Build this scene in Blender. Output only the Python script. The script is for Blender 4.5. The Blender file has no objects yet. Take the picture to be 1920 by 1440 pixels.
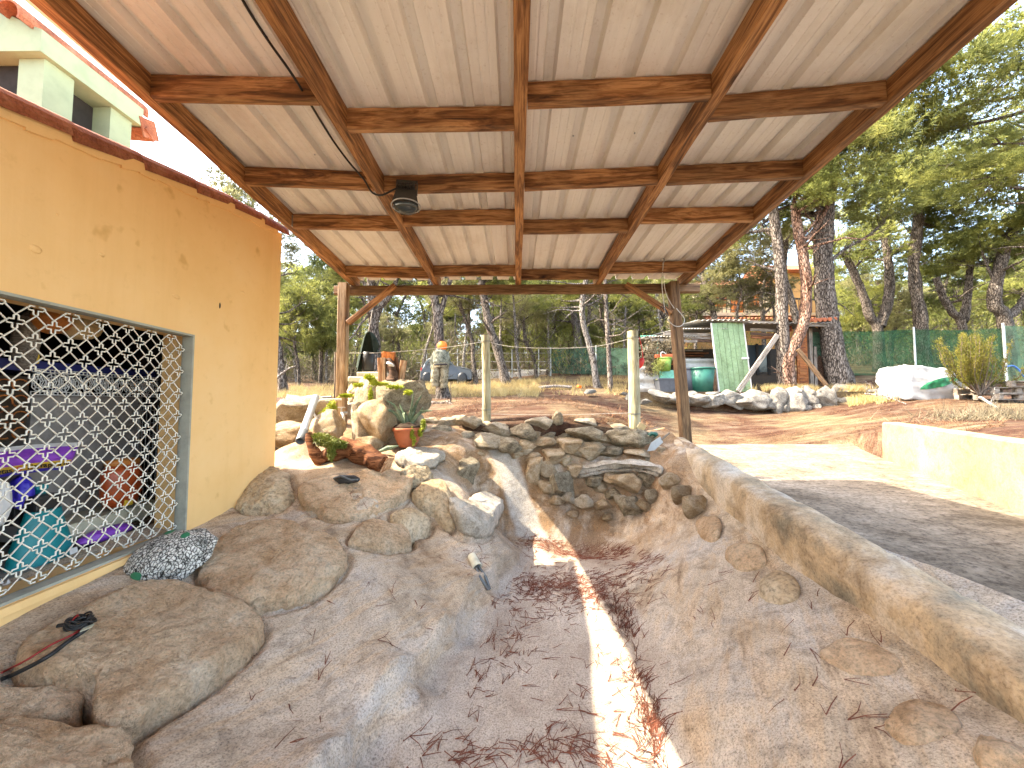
import bpy, bmesh, math, random
import numpy as np
from mathutils import Vector, Matrix, Euler

# ------------------------------------------------------------------ camera, light, exposure
scene = bpy.context.scene
COL = scene.collection
CZ = 1.40                                    # eye height over the dry pond floor
F_PX = 720.0                                 # focal length for a 1920 px wide picture
PITCH = math.radians(3.02)
YAW = math.radians(0.6)
cam_d = bpy.data.cameras.new('camera')
cam = bpy.data.objects.new('camera', cam_d)
COL.objects.link(cam)
cam_d.sensor_width = 36.0
cam_d.lens = 36.0 * F_PX / 1920.0
cam_d.clip_start = 0.02
cam_d.clip_end = 2000
cam.location = (0, 0, CZ)
cam.rotation_euler = (math.pi / 2 + PITCH, 0, YAW)
scene.camera = cam

SUN_DIR = Vector((0.88, -0.01, -1.0)).normalized()      # the way the light travels
elev = math.asin(-SUN_DIR.z)
world = bpy.data.worlds.new('World')
scene.world = world
world.use_nodes = True
wn = world.node_tree
wn.nodes.clear()
sky = wn.nodes.new('ShaderNodeTexSky')
sky.sky_type = 'NISHITA'
sky.sun_disc = False
sky.sun_elevation = elev
sky.sun_rotation = math.atan2(-SUN_DIR.x, -SUN_DIR.y)
sky.air_density = 1.0
sky.dust_density = 3.0
sky.ozone_density = 1.0
bg = wn.nodes.new('ShaderNodeBackground')
bg.inputs['Strength'].default_value = 0.15
wo = wn.nodes.new('ShaderNodeOutputWorld')
wn.links.new(sky.outputs[0], bg.inputs[0])
wn.links.new(bg.outputs[0], wo.inputs[0])
sun_d = bpy.data.lights.new('sun', 'SUN')
sun_d.energy = 2.0
sun_d.angle = math.radians(0.5)
sun_d.color = (1.0, 0.94, 0.84)
sun = bpy.data.objects.new('sun', sun_d)
COL.objects.link(sun)
sun.rotation_euler = SUN_DIR.to_track_quat('-Z', 'Y').to_euler()
vs = scene.view_settings
vs.view_transform = 'Standard'
vs.look = 'None'
vs.gamma = 1.0
vs.use_curve_mapping = False
vs.exposure = 3.25
vs.use_white_balance = True
vs.white_balance_temperature = 7300
vs.white_balance_tint = 10
scene.cycles.max_bounces = 12
scene.cycles.diffuse_bounces = 10
scene.cycles.transparent_max_bounces = 16

random.seed(7)
RNG = np.random.default_rng(7)
ROT = Euler((math.pi / 2 + PITCH, 0, YAW)).to_matrix()


def ray(px, py):
    return ROT @ Vector(((px - 960.0) / F_PX, (720.0 - py) / F_PX, -1.0))


def P(px, py, Y):
    d = ray(px, py)
    t = Y / d.y
    return Vector((d.x * t, Y, CZ + d.z * t))


def PX(px, py, X):
    d = ray(px, py)
    t = X / d.x
    return Vector((X, d.y * t, CZ + d.z * t))


def PZ(px, py, z):
    d = ray(px, py)
    t = (z - CZ) / d.z
    return Vector((d.x * t, d.y * t, z))


# ------------------------------------------------------------------ noise
_perm = np.random.default_rng(3).permutation(256)
_perm = np.concatenate([_perm, _perm, _perm])
_grad = np.random.default_rng(5).normal(size=(256, 3))
_grad /= np.linalg.norm(_grad, axis=1)[:, None]


def pnoise(p):
    p = np.asarray(p, float)
    i = np.floor(p).astype(int)
    f = p - i
    i &= 255
    u = f * f * f * (f * (f * 6 - 15) + 10)
    out = 0
    for dx in (0, 1):
        wx = u[:, 0] if dx else 1 - u[:, 0]
        for dy in (0, 1):
            wy = u[:, 1] if dy else 1 - u[:, 1]
            for dz in (0, 1):
                wz = u[:, 2] if dz else 1 - u[:, 2]
                h = _perm[_perm[_perm[(i[:, 0] + dx) & 255] + ((i[:, 1] + dy) & 255)] + ((i[:, 2] + dz) & 255)]
                g = _grad[h]
                out = out + wx * wy * wz * (g[:, 0] * (f[:, 0] - dx) + g[:, 1] * (f[:, 1] - dy) + g[:, 2] * (f[:, 2] - dz))
    return out


def fbm(p, octaves=4, gain=0.5):
    p = np.asarray(p, float)
    a, s, out = 1.0, 1.0, 0
    for _ in range(octaves):
        out = out + a * pnoise(p * s + 17.3 * s)
        a *= gain
        s *= 2.03
    return out


class TPS:
    """smooth surface through (x, y, z) control points"""

    def __init__(self, pts, smooth=0.0):
        p = np.array(pts, float)
        self.xy = p[:, :2]
        n = len(p)
        K = self._u(self.xy, self.xy) + np.eye(n) * smooth
        A = np.zeros((n + 3, n + 3))
        A[:n, :n] = K
        A[:n, n] = 1
        A[:n, n + 1:] = self.xy
        A[n:, :n] = A[:n, n:].T
        b = np.zeros(n + 3)
        b[:n] = p[:, 2]
        self.w = np.linalg.solve(A, b)

    @staticmethod
    def _u(a, b):
        r2 = ((a[:, None, :] - b[None, :, :]) ** 2).sum(-1)
        return np.where(r2 > 1e-12, 0.5 * r2 * np.log(r2 + 1e-12), 0)

    def __call__(self, x, y):
        q = np.stack([np.ravel(x), np.ravel(y)], -1).astype(float)
        n = len(self.xy)
        z = self._u(q, self.xy) @ self.w[:n] + self.w[n] + q @ self.w[n + 1:]
        return z.reshape(np.shape(x))


# ------------------------------------------------------------------ objects and meshes
def tag(o, label=None, cat=None, group=None, kind=None):
    if label:
        o['label'] = label
    if cat:
        o['category'] = cat
    if group:
        o['group'] = group
    if kind:
        o['kind'] = kind
    return o


def thing(name, label, cat, loc=(0, 0, 0), group=None):
    o = bpy.data.objects.new(name, None)
    o.empty_display_size = 0.1
    COL.objects.link(o)
    o.location = loc
    return tag(o, label, cat, group)


def world_loc(o):
    v = Vector(o.location) if o.type == 'EMPTY' else Vector((0, 0, 0))
    return v


def attach(o, parent):
    if parent is not None:
        o.parent = parent
        m = Matrix.Identity(4)
        q = parent
        chain = []
        while q is not None:
            chain.append(q)
            q = q.parent
        for q in reversed(chain):
            m = m @ q.matrix_parent_inverse @ q.matrix_basis
        o.matrix_parent_inverse = m.inverted()


def mesh_obj(name, me, mat, parent=None, matrix=None):
    o = bpy.data.objects.new(name, me)
    COL.objects.link(o)
    if mat is not None and not me.materials:
        me.materials.append(mat)
    if matrix is not None:
        o.matrix_basis = matrix
    attach(o, parent)
    return o


def np_mesh(name, V, Fc, smooth=False):
    me = bpy.data.meshes.new(name)
    V = np.asarray(V, float)
    if isinstance(Fc, np.ndarray):
        k = Fc.shape[1]
        me.vertices.add(len(V))
        me.vertices.foreach_set('co', V.ravel())
        me.loops.add(Fc.size)
        me.loops.foreach_set('vertex_index', Fc.ravel().astype(np.int32))
        me.polygons.add(len(Fc))
        me.polygons.foreach_set('loop_start', np.arange(0, Fc.size, k, dtype=np.int32))
        me.update(calc_edges=True)
    else:
        me.from_pydata([tuple(v) for v in V], [], Fc)
        me.update()
    if smooth:
        me.polygons.foreach_set('use_smooth', np.ones(len(me.polygons), dtype=bool))
    return me


class MB:
    def __init__(self):
        self.v, self.f, self.s = [], [], []

    def add(self, verts, faces, smooth=False):
        n = len(self.v)
        self.v += [tuple(p) for p in verts]
        self.f += [tuple(i + n for i in f) for f in faces]
        self.s += [smooth] * len(faces)
        return self

    def box(self, c, size, rot=None, bev=0.0):
        sx, sy, sz = size[0] / 2, size[1] / 2, size[2] / 2
        c = Vector(c)
        R = rot if isinstance(rot, Matrix) else (Euler(rot).to_matrix() if rot else Matrix.Identity(3))
        if bev <= 0:
            vs_ = [(-sx, -sy, -sz), (sx, -sy, -sz), (sx, sy, -sz), (-sx, sy, -sz), (-sx, -sy, sz), (sx, -sy, sz), (sx, sy, sz), (-sx, sy, sz)]
            fs = [(0, 3, 2, 1), (4, 5, 6, 7), (0, 1, 5, 4), (1, 2, 6, 5), (2, 3, 7, 6), (3, 0, 4, 7)]
            return self.add([c + R @ Vector(p) for p in vs_], fs)
        b = min(bev, sx * .9, sy * .9, sz * .9)
        bm = bmesh.new()
        bmesh.ops.create_cube(bm, size=1.0)
        for v in bm.verts:
            v.co = Vector((v.co.x * 2 * sx, v.co.y * 2 * sy, v.co.z * 2 * sz))
        bmesh.ops.bevel(bm, geom=bm.edges[:], offset=b, segments=2, affect='EDGES', profile=.5)
        bm.verts.index_update()
        self.add([c + R @ v.co for v in bm.verts], [[v.index for v in f.verts] for f in bm.faces], False)
        bm.free()
        return self

    def tube(self, path, r, sides=6, cap=True, smooth=True):
        path = [Vector(p) for p in path]
        n = len(path)
        rs = r if isinstance(r, (list, tuple)) else [r] * n
        vs_, fs = [], []
        up = None
        for i, p in enumerate(path):
            d = (path[min(i + 1, n - 1)] - path[max(i - 1, 0)])
            if d.length < 1e-9:
                d = Vector((0, 0, 1))
            d.normalize()
            if up is None:
                up = d.orthogonal().normalized()
            else:
                up = up - d * up.dot(d)
                if up.length < 1e-6:
                    up = d.orthogonal()
                up.normalize()
            b = d.cross(up)
            for k in range(sides):
                a = 2 * math.pi * k / sides
                vs_.append(p + (up * math.cos(a) + b * math.sin(a)) * rs[i])
        for i in range(n - 1):
            for k in range(sides):
                k2 = (k + 1) % sides
                fs.append((i * sides + k, i * sides + k2, (i + 1) * sides + k2, (i + 1) * sides + k))
        self.add(vs_, fs, smooth)
        if cap:
            self.add(vs_[:sides], [tuple(reversed(range(sides)))])
            self.add(vs_[-sides:], [tuple(range(sides))])
        return self

    def lathe(self, prof, c=(0, 0, 0), sides=20, rot=None, sx=1, sy=1, smooth=True):
        R = Euler(rot).to_matrix() if rot else Matrix.Identity(3)
        c = Vector(c)
        vs_, fs = [], []
        for r, z in prof:
            for k in range(sides):
                a = 2 * math.pi * k / sides
                vs_.append(c + R @ Vector((r * math.cos(a) * sx, r * math.sin(a) * sy, z)))
        for i in range(len(prof) - 1):
            for k in range(sides):
                k2 = (k + 1) % sides
                fs.append((i * sides + k, i * sides + k2, (i + 1) * sides + k2, (i + 1) * sides + k))
        return self.add(vs_, fs, smooth)

    def prism(self, poly, ext):
        """polygon of 3-D points swept along the vector ext"""
        n = len(poly)
        a = [Vector(p) for p in poly]
        b = [p + Vector(ext) for p in a]
        fs = [tuple(reversed(range(n))), tuple(range(n, 2 * n))]
        fs += [(i, (i + 1) % n, n + (i + 1) % n, n + i) for i in range(n)]
        return self.add(a + b, fs)

    def build(self, name, mat, parent=None, matrix=None):
        me = bpy.data.meshes.new(name)
        me.from_pydata(self.v, [], self.f)
        me.update()
        if any(self.s):
            me.polygons.foreach_set('use_smooth', self.s)
        return mesh_obj(name, me, mat, parent, matrix)


def frame_matrix(p0, p1, up=(0, 0, 1)):
    p0, p1 = Vector(p0), Vector(p1)
    x = (p1 - p0).normalized()
    u = Vector(up)
    u = (u - x * u.dot(x)).normalized()
    y = u.cross(x)
    return Matrix((x, y, u)).transposed().to_4x4() @ Matrix.Identity(4), p0


def beam(name, p0, p1, w, h, mat, parent=None, up=(0, 0, 1), ch=0.006, wob=0.002):
    """a sawn timber: local x runs along it so that the grain does too"""
    M, o0 = frame_matrix(p0, p1, up)
    L = (Vector(p1) - Vector(p0)).length
    a, b = w / 2, h / 2
    ch = min(ch, a * .6, b * .6)
    sec = [(-a + ch, -b), (a - ch, -b), (a, -b + ch), (a, b - ch), (a - ch, b), (-a + ch, b), (-a, b - ch), (-a, -b + ch)]
    n = max(2, int(L / .25))
    vs_, fs = [], []
    for i in range(n + 1):
        dy, dz = random.uniform(-wob, wob), random.uniform(-wob, wob)
        for (y, z) in sec:
            vs_.append((L * i / n, y + dy, z + dz))
    for i in range(n):
        for k in range(8):
            k2 = (k + 1) % 8
            fs.append((i * 8 + k, i * 8 + k2, (i + 1) * 8 + k2, (i + 1) * 8 + k))
    fs += [tuple(reversed(range(8))), tuple(n * 8 + k for k in range(8))]
    me = bpy.data.meshes.new(name)
    me.from_pydata(vs_, [], fs)
    me.update()
    return mesh_obj(name, me, mat, parent, Matrix.Translation(o0) @ M)


def ico(sub):
    bm = bmesh.new()
    bmesh.ops.create_icosphere(bm, subdivisions=sub, radius=1.0)
    bm.verts.index_update()
    V = np.array([v.co[:] for v in bm.verts])
    Fc = np.array([[v.index for v in f.verts] for f in bm.faces])
    bm.free()
    return V, Fc


ICO = {k: ico(k) for k in (1, 2, 3, 4, 5)}


def rock_mesh(seed, sub=4, cuts=9, rough=.10, fine=.03):
    r = np.random.default_rng(seed)
    V, Fc = ICO[sub]
    V = V.copy()
    for _ in range(cuts):
        n = r.normal(size=3)
        n /= np.linalg.norm(n)
        h = r.uniform(.42, .82)
        d = V @ n - h
        V -= np.outer(np.clip(d, 0, None) * .96, n)
    nn = V / np.linalg.norm(V, axis=1)[:, None]
    off = r.uniform(0, 60, 3)
    V = V + nn * (fbm(V * 1.6 + off, 3)[:, None] * rough * 2 + fbm(V * 7 + off, 3)[:, None] * fine * 1.6)
    V /= np.abs(V).max(0)
    return np_mesh('rock', V, Fc, True)


# ------------------------------------------------------------------ materials
def srgb(r, g, b):
    f = lambda c: (c / 255 / 12.92) if c / 255 <= .04045 else ((c / 255 + .055) / 1.055) ** 2.4
    return (f(r), f(g), f(b), 1)


def c4(c):
    return (c[0], c[1], c[2], 1)


class Nodes:
    def __init__(self, name):
        self.m = bpy.data.materials.new(name)
        self.m.use_nodes = True
        self.t = self.m.node_tree
        self.b = self.t.nodes['Principled BSDF']
        self.out = self.t.nodes['Material Output']

    def n(self, kind, **kw):
        x = self.t.nodes.new(kind)
        for k, v in kw.items():
            setattr(x, k, v)
        return x

    def l(self, a, b):
        self.t.links.new(a, b)

    def coords(self, kind='Object', scale=(1, 1, 1), rand=True):
        if kind == 'World':
            src = self.n('ShaderNodeNewGeometry').outputs['Position']
        else:
            src = self.n('ShaderNodeTexCoord').outputs[kind]
            if rand:
                oi = self.n('ShaderNodeObjectInfo')
                mul = self.n('ShaderNodeMath', operation='MULTIPLY')
                mul.inputs[1].default_value = 37.0
                self.l(oi.outputs['Random'], mul.inputs[0])
                add = self.n('ShaderNodeVectorMath', operation='ADD')
                self.l(src, add.inputs[0])
                self.l(mul.outputs[0], add.inputs[1])
                src = add.outputs[0]
        mp = self.n('ShaderNodeMapping')
        mp.inputs['Scale'].default_value = scale
        self.l(src, mp.inputs['Vector'])
        return mp.outputs[0]

    def noise(self, vec, scale, detail=6, rough=.6, dist=0.0):
        x = self.n('ShaderNodeTexNoise')
        x.inputs['Scale'].default_value = scale
        x.inputs['Detail'].default_value = detail
        x.inputs['Roughness'].default_value = rough
        x.inputs['Distortion'].default_value = dist
        self.l(vec, x.inputs['Vector'])
        return x.outputs['Fac']

    def ramp(self, fac, stops):
        x = self.n('ShaderNodeValToRGB')
        e = x.color_ramp.elements
        while len(e) > 1:
            e.remove(e[-1])
        e[0].position = stops[0][0]
        e[0].color = c4(stops[0][1])
        for p, c in stops[1:]:
            k = e.new(p)
            k.color = c4(c)
        self.l(fac, x.inputs[0])
        return x.outputs[0]

    def mix(self, fac, a, b, mode='MIX'):
        x = self.n('ShaderNodeMix', data_type='RGBA', blend_type=mode)
        if isinstance(fac, (int, float)):
            x.inputs[0].default_value = fac
        else:
            self.l(fac, x.inputs[0])
        for s, i in ((a, 6), (b, 7)):
            if isinstance(s, tuple):
                x.inputs[i].default_value = c4(s)
            else:
                self.l(s, x.inputs[i])
        return x.outputs[2]

    def vary(self, col, amount):
        """each object a little lighter or darker"""
        oi = self.n('ShaderNodeObjectInfo')
        mr = self.n('ShaderNodeMapRange')
        mr.inputs[3].default_value = 1 - amount
        mr.inputs[4].default_value = 1 + amount
        self.l(oi.outputs['Random'], mr.inputs[0])
        x = self.n('ShaderNodeHueSaturation')
        self.l(mr.outputs[0], x.inputs['Value'])
        self.l(col, x.inputs['Color'])
        return x.outputs[0]

    def bump(self, h, strength=.4, dist=.01, prev=None):
        x = self.n('ShaderNodeBump')
        x.inputs['Strength'].default_value = strength
        x.inputs['Distance'].default_value = dist
        self.l(h, x.inputs['Height'])
        if prev is not None:
            self.l(prev, x.inputs['Normal'])
        return x.outputs[0]

    def done(self, col, rough=.8, normal=None, spec=.3, metal=0):
        if isinstance(col, tuple):
            self.b.inputs['Base Color'].default_value = c4(col)
        else:
            self.l(col, self.b.inputs['Base Color'])
        self.b.inputs['Roughness'].default_value = rough
        self.b.inputs['Specular IOR Level'].default_value = spec
        self.b.inputs['Metallic'].default_value = metal
        if normal is not None:
            self.l(normal, self.b.inputs['Normal'])
        return self.m


def m_wood(name, dark, mid, light, rough=.55, vary=.2, stretch=14, spec=.35, contrast=1.0, axis='x'):
    N = Nodes(name)
    ax = (lambda a, b: (a, b, b)) if axis == 'x' else (lambda a, b: (b, b, a))
    v = N.coords('Object', ax(1.2, stretch))
    f = N.noise(v, 2.2, 8, .62, .9)
    v2 = N.coords('Object', ax(2.5, stretch * 5))
    f2 = N.noise(v2, 2.0, 4, .6, .3)
    v3 = N.coords('Object', (1, 1, 1))
    f3 = N.noise(v3, 2.6, 3, .5)
    c = N.ramp(f, [(.30, dark), (.46, mid), (.58, light), (.72, mid)])
    g = N.ramp(f2, [(.36, (.35, .3, .26)), (.52, (1, 1, 1))])
    c = N.mix(.75 * contrast, c, g, 'MULTIPLY')
    st = N.ramp(f3, [(.40, (.55, .5, .45)), (.6, (1.1, 1.05, 1))])
    c = N.mix(.55, c, st, 'MULTIPLY')
    c = N.vary(c, vary)
    return N.done(c, rough, N.bump(f2, .35, .004), spec)


def m_stone(name, stops, scale=3.0, speck=.55, rough=.9, vary=.12, coords='Object', bump=.5, fine=90, pit=True, streak=None, spec=.2, distance=.01):
    N = Nodes(name)
    v = N.coords(coords)
    f = N.noise(v, scale, 9, .68, .4)
    c = N.ramp(f, stops)
    fs = N.noise(v, fine, 4, .75)
    sp = N.ramp(fs, [(.36, (.32, .29, .26)), (.47, (.9, .88, .86)), (.60, (1.2, 1.18, 1.14))])
    c = N.mix(speck, c, sp, 'MULTIPLY')
    f2 = N.noise(v, scale * 5, 7, .7, .6)
    c = N.mix(.6, c, N.ramp(f2, [(.33, (.45, .4, .36)), (.5, (1, .98, .96)), (.7, (1.1, 1.07, 1.02))]), 'MULTIPLY')
    h = f2
    if pit:
        vo = N.n('ShaderNodeTexVoronoi')
        vo.inputs['Scale'].default_value = scale * 9
        N.l(v, vo.inputs['Vector'])
        pc = N.ramp(vo.outputs['Distance'], [(.08, (.35, .31, .27)), (.2, (1, 1, 1))])
        c = N.mix(.3, c, pc, 'MULTIPLY')
    if streak:
        vv = N.coords(coords, streak, False) if coords != 'World' else N.coords('World', streak)
        f4 = N.noise(vv, 2.0, 6, .65, .4)
        c = N.mix(.65, c, N.ramp(f4, [(.32, (.5, .46, .43)), (.5, (1, 1, 1)), (.7, (1.12, 1.08, 1.05))]), 'MULTIPLY')
    if vary:
        c = N.vary(c, vary)
    nb = N.bump(h, bump, distance * 2)
    nb = N.bump(fs, bump * .8, distance * .5, nb)
    return N.done(c, rough, nb, spec)


def m_plain(name, col, rough=.6, spec=.4, metal=0, noise=.25, scale=14, bump=.12, vary=.05, coords='Object', trans=0):
    N = Nodes(name)
    v = N.coords(coords)
    f = N.noise(v, scale, 7, .65)
    d = tuple(max(0, x * (1 - noise)) for x in col[:3])
    e = tuple(min(1, x * (1 + noise * .5)) for x in col[:3])
    c = N.ramp(f, [(.32, d), (.5, tuple(col[:3])), (.7, e)])
    if vary:
        c = N.vary(c, vary)
    if trans:
        N.b.inputs['Transmission Weight'].default_value = trans
    return N.done(c, rough, N.bump(N.noise(v, scale * 5, 4), bump, .004), spec, metal)


def m_leaf(name, stops, scale=.8, trans=.3, vary=.22):
    N = Nodes(name)
    v = N.coords('World')
    f = N.noise(v, scale, 4, .7)
    c = N.ramp(f, stops)
    f2 = N.noise(v, scale * 14, 2, .5)
    c = N.mix(.5, c, N.ramp(f2, [(.35, (.6, .6, .55)), (.65, (1.25, 1.2, 1.1))]), 'MULTIPLY')
    c = N.vary(c, vary)
    N.done(c, .6, None, .25)
    tr = N.n('ShaderNodeBsdfTranslucent')
    N.l(c, tr.inputs[0])
    ms = N.n('ShaderNodeMixShader')
    ms.inputs[0].default_value = trans
    N.l(N.b.outputs[0], ms.inputs[1])
    N.l(tr.outputs[0], ms.inputs[2])
    N.l(ms.outputs[0], N.out.inputs[0])
    return N.m


def m_bark(name, dark, light, warm):
    N = Nodes(name)
    v = N.coords('World', (1, 1, .28))
    vo = N.n('ShaderNodeTexVoronoi', feature='DISTANCE_TO_EDGE')
    vo.inputs['Scale'].default_value = 22
    nz = N.noise(v, 7, 5, .7)
    av = N.n('ShaderNodeVectorMath', operation='MULTIPLY_ADD')
    N.l(nz, av.inputs[0])
    av.inputs[1].default_value = (.12, .12, .12)
    N.l(v, av.inputs[2])
    N.l(av.outputs[0], vo.inputs['Vector'])
    c = N.ramp(nz, [(.3, dark), (.5, light), (.68, warm)])
    cr = N.ramp(vo.outputs['Distance'], [(.02, (.12, .1, .09)), (.16, (1, 1, 1))])
    c = N.mix(.9, c, cr, 'MULTIPLY')
    c = N.vary(c, .15)
    nb = N.bump(cr, .9, .03)
    return N.done(c, .95, nb, .1)


M = {}
M['rafter'] = m_wood('stained_pine', (.045, .018, .007), (.26, .115, .04), (.48, .25, .10), .55, .22)
M['blocking'] = m_wood('stained_pine_board', (.045, .019, .008), (.27, .12, .042), (.52, .29, .13), .55, .3, 9)
M['post'] = m_wood('weathered_post', (.10, .055, .025), (.30, .19, .095), (.42, .31, .19), .75, .12, 16)
M['post_dark'] = m_wood('weathered_brown_post', (.05, .026, .012), (.17, .096, .045), (.28, .17, .085), .75, .12, 16)
M['stake'] = m_wood('grey_green_stake', (.15, .13, .07), (.36, .33, .21), (.50, .47, .33), .85, .1, 16, .2, .7, 'z')
M['grey_wood'] = m_wood('grey_old_wood', (.07, .06, .05), (.22, .19, .16), (.36, .32, .27), .9, .2, 16, .1)
M['orange_wood'] = m_wood('orange_door_wood', (.12, .03, .008), (.36, .105, .02), (.5, .18, .04), .5, .12, 12)
M['pink_wood'] = m_wood('split_pine', (.25, .10, .04), (.45, .24, .12), (.62, .44, .28), .7, .15, 12)
M['drift'] = m_wood('red_driftwood', (.03, .012, .006), (.15, .055, .022), (.30, .13, .06), .8, .1, 12, .15)
M['red_bark'] = m_wood('dark_bark_wood', (.02, .012, .008), (.09, .05, .032), (.17, .1, .065), .9, .1, 8)
M['sheet'] = None


def m_sheet():
    N = Nodes('cream_steel_sheet')
    v = N.coords('World', (9, .5, 9))
    f = N.noise(v, 1.3, 7, .65)
    v2 = N.coords('World')
    f2 = N.noise(v2, 2.2, 8, .7)
    c = N.ramp(f, [(.3, (.73, .70, .65)), (.52, (.82, .795, .75)), (.72, (.85, .83, .79))])
    c = N.mix(.5, c, N.ramp(f2, [(.30, (.72, .66, .58)), (.5, (1, 1, 1))]), 'MULTIPLY')
    f3 = N.noise(v2, 55, 3, .6)
    c = N.mix(.25, c, N.ramp(f3, [(.30, (.5, .4, .3)), (.4, (1, 1, 1))]), 'MULTIPLY')
    return N.done(c, .42, N.bump(f2, .08, .01), .4)


M['sheet'] = m_sheet()


def m_ochre():
    N = Nodes('ochre_render')
    v = N.coords('World')
    f = N.noise(v, 1.3, 8, .62)
    c = N.ramp(f, [(.3, (.81, .51, .21)), (.5, (.85, .56, .25)), (.72, (.87, .60, .295))])
    f2 = N.noise(v, 14, 5, .7)
    c = N.mix(.22, c, N.ramp(f2, [(.28, (.7, .62, .5)), (.42, (1, 1, 1))]), 'MULTIPLY')
    f4 = N.noise(v, 5.5, 3, .5)
    c = N.mix(.6, c, N.ramp(f4, [(.26, (.72, .6, .42)), (.33, (1, 1, 1))]), 'MULTIPLY')
    vd = N.coords('World', (2, 5.5, .5))
    c = N.mix(.13, c, N.ramp(N.noise(vd, 1.1, 6, .7), [(.36, (.78, .7, .58)), (.5, (1, 1, 1))]), 'MULTIPLY')
    # bleached band low on the wall, where it has been splashed for years
    f3 = N.noise(v, 70, 4, .6)
    nb = N.bump(f2, .10, .01)
    nb = N.bump(f3, .22, .002, nb)
    return N.done(c, .85, nb, .2)


M['ochre'] = m_ochre()
M['pale_green'] = m_plain('pale_green_render', (.25, .31, .20), .85, .2, 0, .12, 6, .15)
M['black_void'] = m_plain('flat_black', (.03, .028, .025), .9, .1)  # carries the dark of interiors in its colour; also black shed posts
M['frame_grey'] = m_plain('grey_green_paint', (.36, .37, .31), .7, .3, 0, .22, 9, .2)
M['wire'] = m_plain('cream_painted_wire', (.80, .77, .66), .55, .4, 0, .15, 20, .1)
M['terracotta'] = m_stone('terracotta', [(.3, (.18, .055, .03)), (.5, (.32, .115, .06)), (.7, (.42, .2, .12))], 6, .5, .85, .15)
M['mortar'] = m_stone('pale_mortar', [(.3, (.3, .26, .2)), (.6, (.5, .45, .37))], 8, .4)
M['concrete'] = m_stone('basin_concrete', [(.26, (.24, .18, .12)), (.42, (.45, .365, .265)), (.53, (.56, .49, .39)), (.64, (.54, .51, .46)), (.8, (.66, .62, .55))], 1.5, .95, .92, 0, 'World', .7, 130, False, (3.6, .9, 3.0), .2, .007)
def m_concrete():
    N = Nodes('basin_concrete')
    v = N.coords('World')
    at = N.n('ShaderNodeAttribute')
    at.attribute_name = 'finish'
    sp = N.n('ShaderNodeSeparateColor')
    N.l(at.outputs['Color'], sp.inputs[0])
    floor_m, chute_m = sp.outputs[0], sp.outputs[1]
    f = N.noise(v, 1.7, 9, .7, .5)
    c = N.ramp(f, [(.28, (.27, .205, .145)), (.42, (.46, .385, .295)), (.52, (.55, .475, .385)), (.62, (.53, .49, .44)), (.76, (.62, .575, .51))])
    # trowel and run-off streaks along the bank
    rt = N.n('ShaderNodeMapping')
    rt.inputs['Rotation'].default_value = (0, 0, math.radians(33))
    N.l(v, rt.inputs['Vector'])
    st = N.n('ShaderNodeMapping')
    st.inputs['Scale'].default_value = (4.6, .55, 4.6)
    N.l(rt.outputs[0], st.inputs['Vector'])
    f1 = N.noise(st.outputs[0], 1.5, 8, .72, .35)
    c = N.mix(.85, c, N.ramp(f1, [(.32, (.56, .45, .36)), (.43, (1.06, .95, .82)), (.52, (.90, .89, .88)), (.60, (1.10, 1.07, 1.03)), (.72, (.86, .85, .86))]), 'MULTIPLY')
    f2 = N.noise(v, 9, 8, .72, .7)
    c = N.mix(.55, c, N.ramp(f2, [(.36, (.45, .40, .36)), (.5, (1, .98, .96)), (.66, (1.15, 1.12, 1.08))]), 'MULTIPLY')
    # smoother grey-pink screed on the floor, scratched in places
    cf = N.ramp(N.noise(v, 2.2, 8, .68, .4), [(.30, (.34, .265, .205)), (.46, (.47, .395, .32)), (.58, (.52, .45, .375)), (.74, (.62, .57, .5))])
    sc = N.n('ShaderNodeMapping')
    sc.inputs['Scale'].default_value = (9, .9, 9)
    N.l(v, sc.inputs['Vector'])
    cf = N.mix(.5, cf, N.ramp(N.noise(sc.outputs[0], 3.0, 5, .6, 1.2), [(.63, (1, 1, 1)), (.68, (1.5, 1.48, 1.44))]), 'MULTIPLY')
    c = N.mix(floor_m, c, cf)
    # leaf mould collected at the head of the pond
    sep = N.n('ShaderNodeSeparateXYZ')
    N.l(v, sep.inputs[0])
    mr = N.n('ShaderNodeMapRange')
    mr.inputs[1].default_value = 3.0
    mr.inputs[2].default_value = 4.1
    N.l(sep.outputs[1], mr.inputs[0])
    ml = N.n('ShaderNodeMath', operation='MULTIPLY')
    N.l(mr.outputs[0], ml.inputs[0])
    N.l(N.ramp(N.noise(v, 3.0, 7, .7, .5), [(.36, (0, 0, 0)), (.54, (1, 1, 1))]), ml.inputs[1])
    c = N.mix(ml.outputs[0], c, N.mix(1.0, c, (.56, .44, .33), 'MULTIPLY'))
    # water chute without mould, lightened in colour where the sun falls
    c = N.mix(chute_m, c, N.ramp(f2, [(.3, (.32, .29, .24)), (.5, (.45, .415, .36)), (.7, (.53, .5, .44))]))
    f3 = N.noise(v, 130, 4, .8)
    c = N.mix(.8, c, N.ramp(f3, [(.37, (.34, .31, .28)), (.47, (.92, .9, .88)), (.60, (1.22, 1.2, 1.16))]), 'MULTIPLY')
    nb = N.bump(f1, .6, .03)
    nb = N.bump(f2, .7, .010, nb)
    nb = N.bump(f3, .8, .005, nb)
    return N.done(c, .93, nb, .15)


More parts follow.
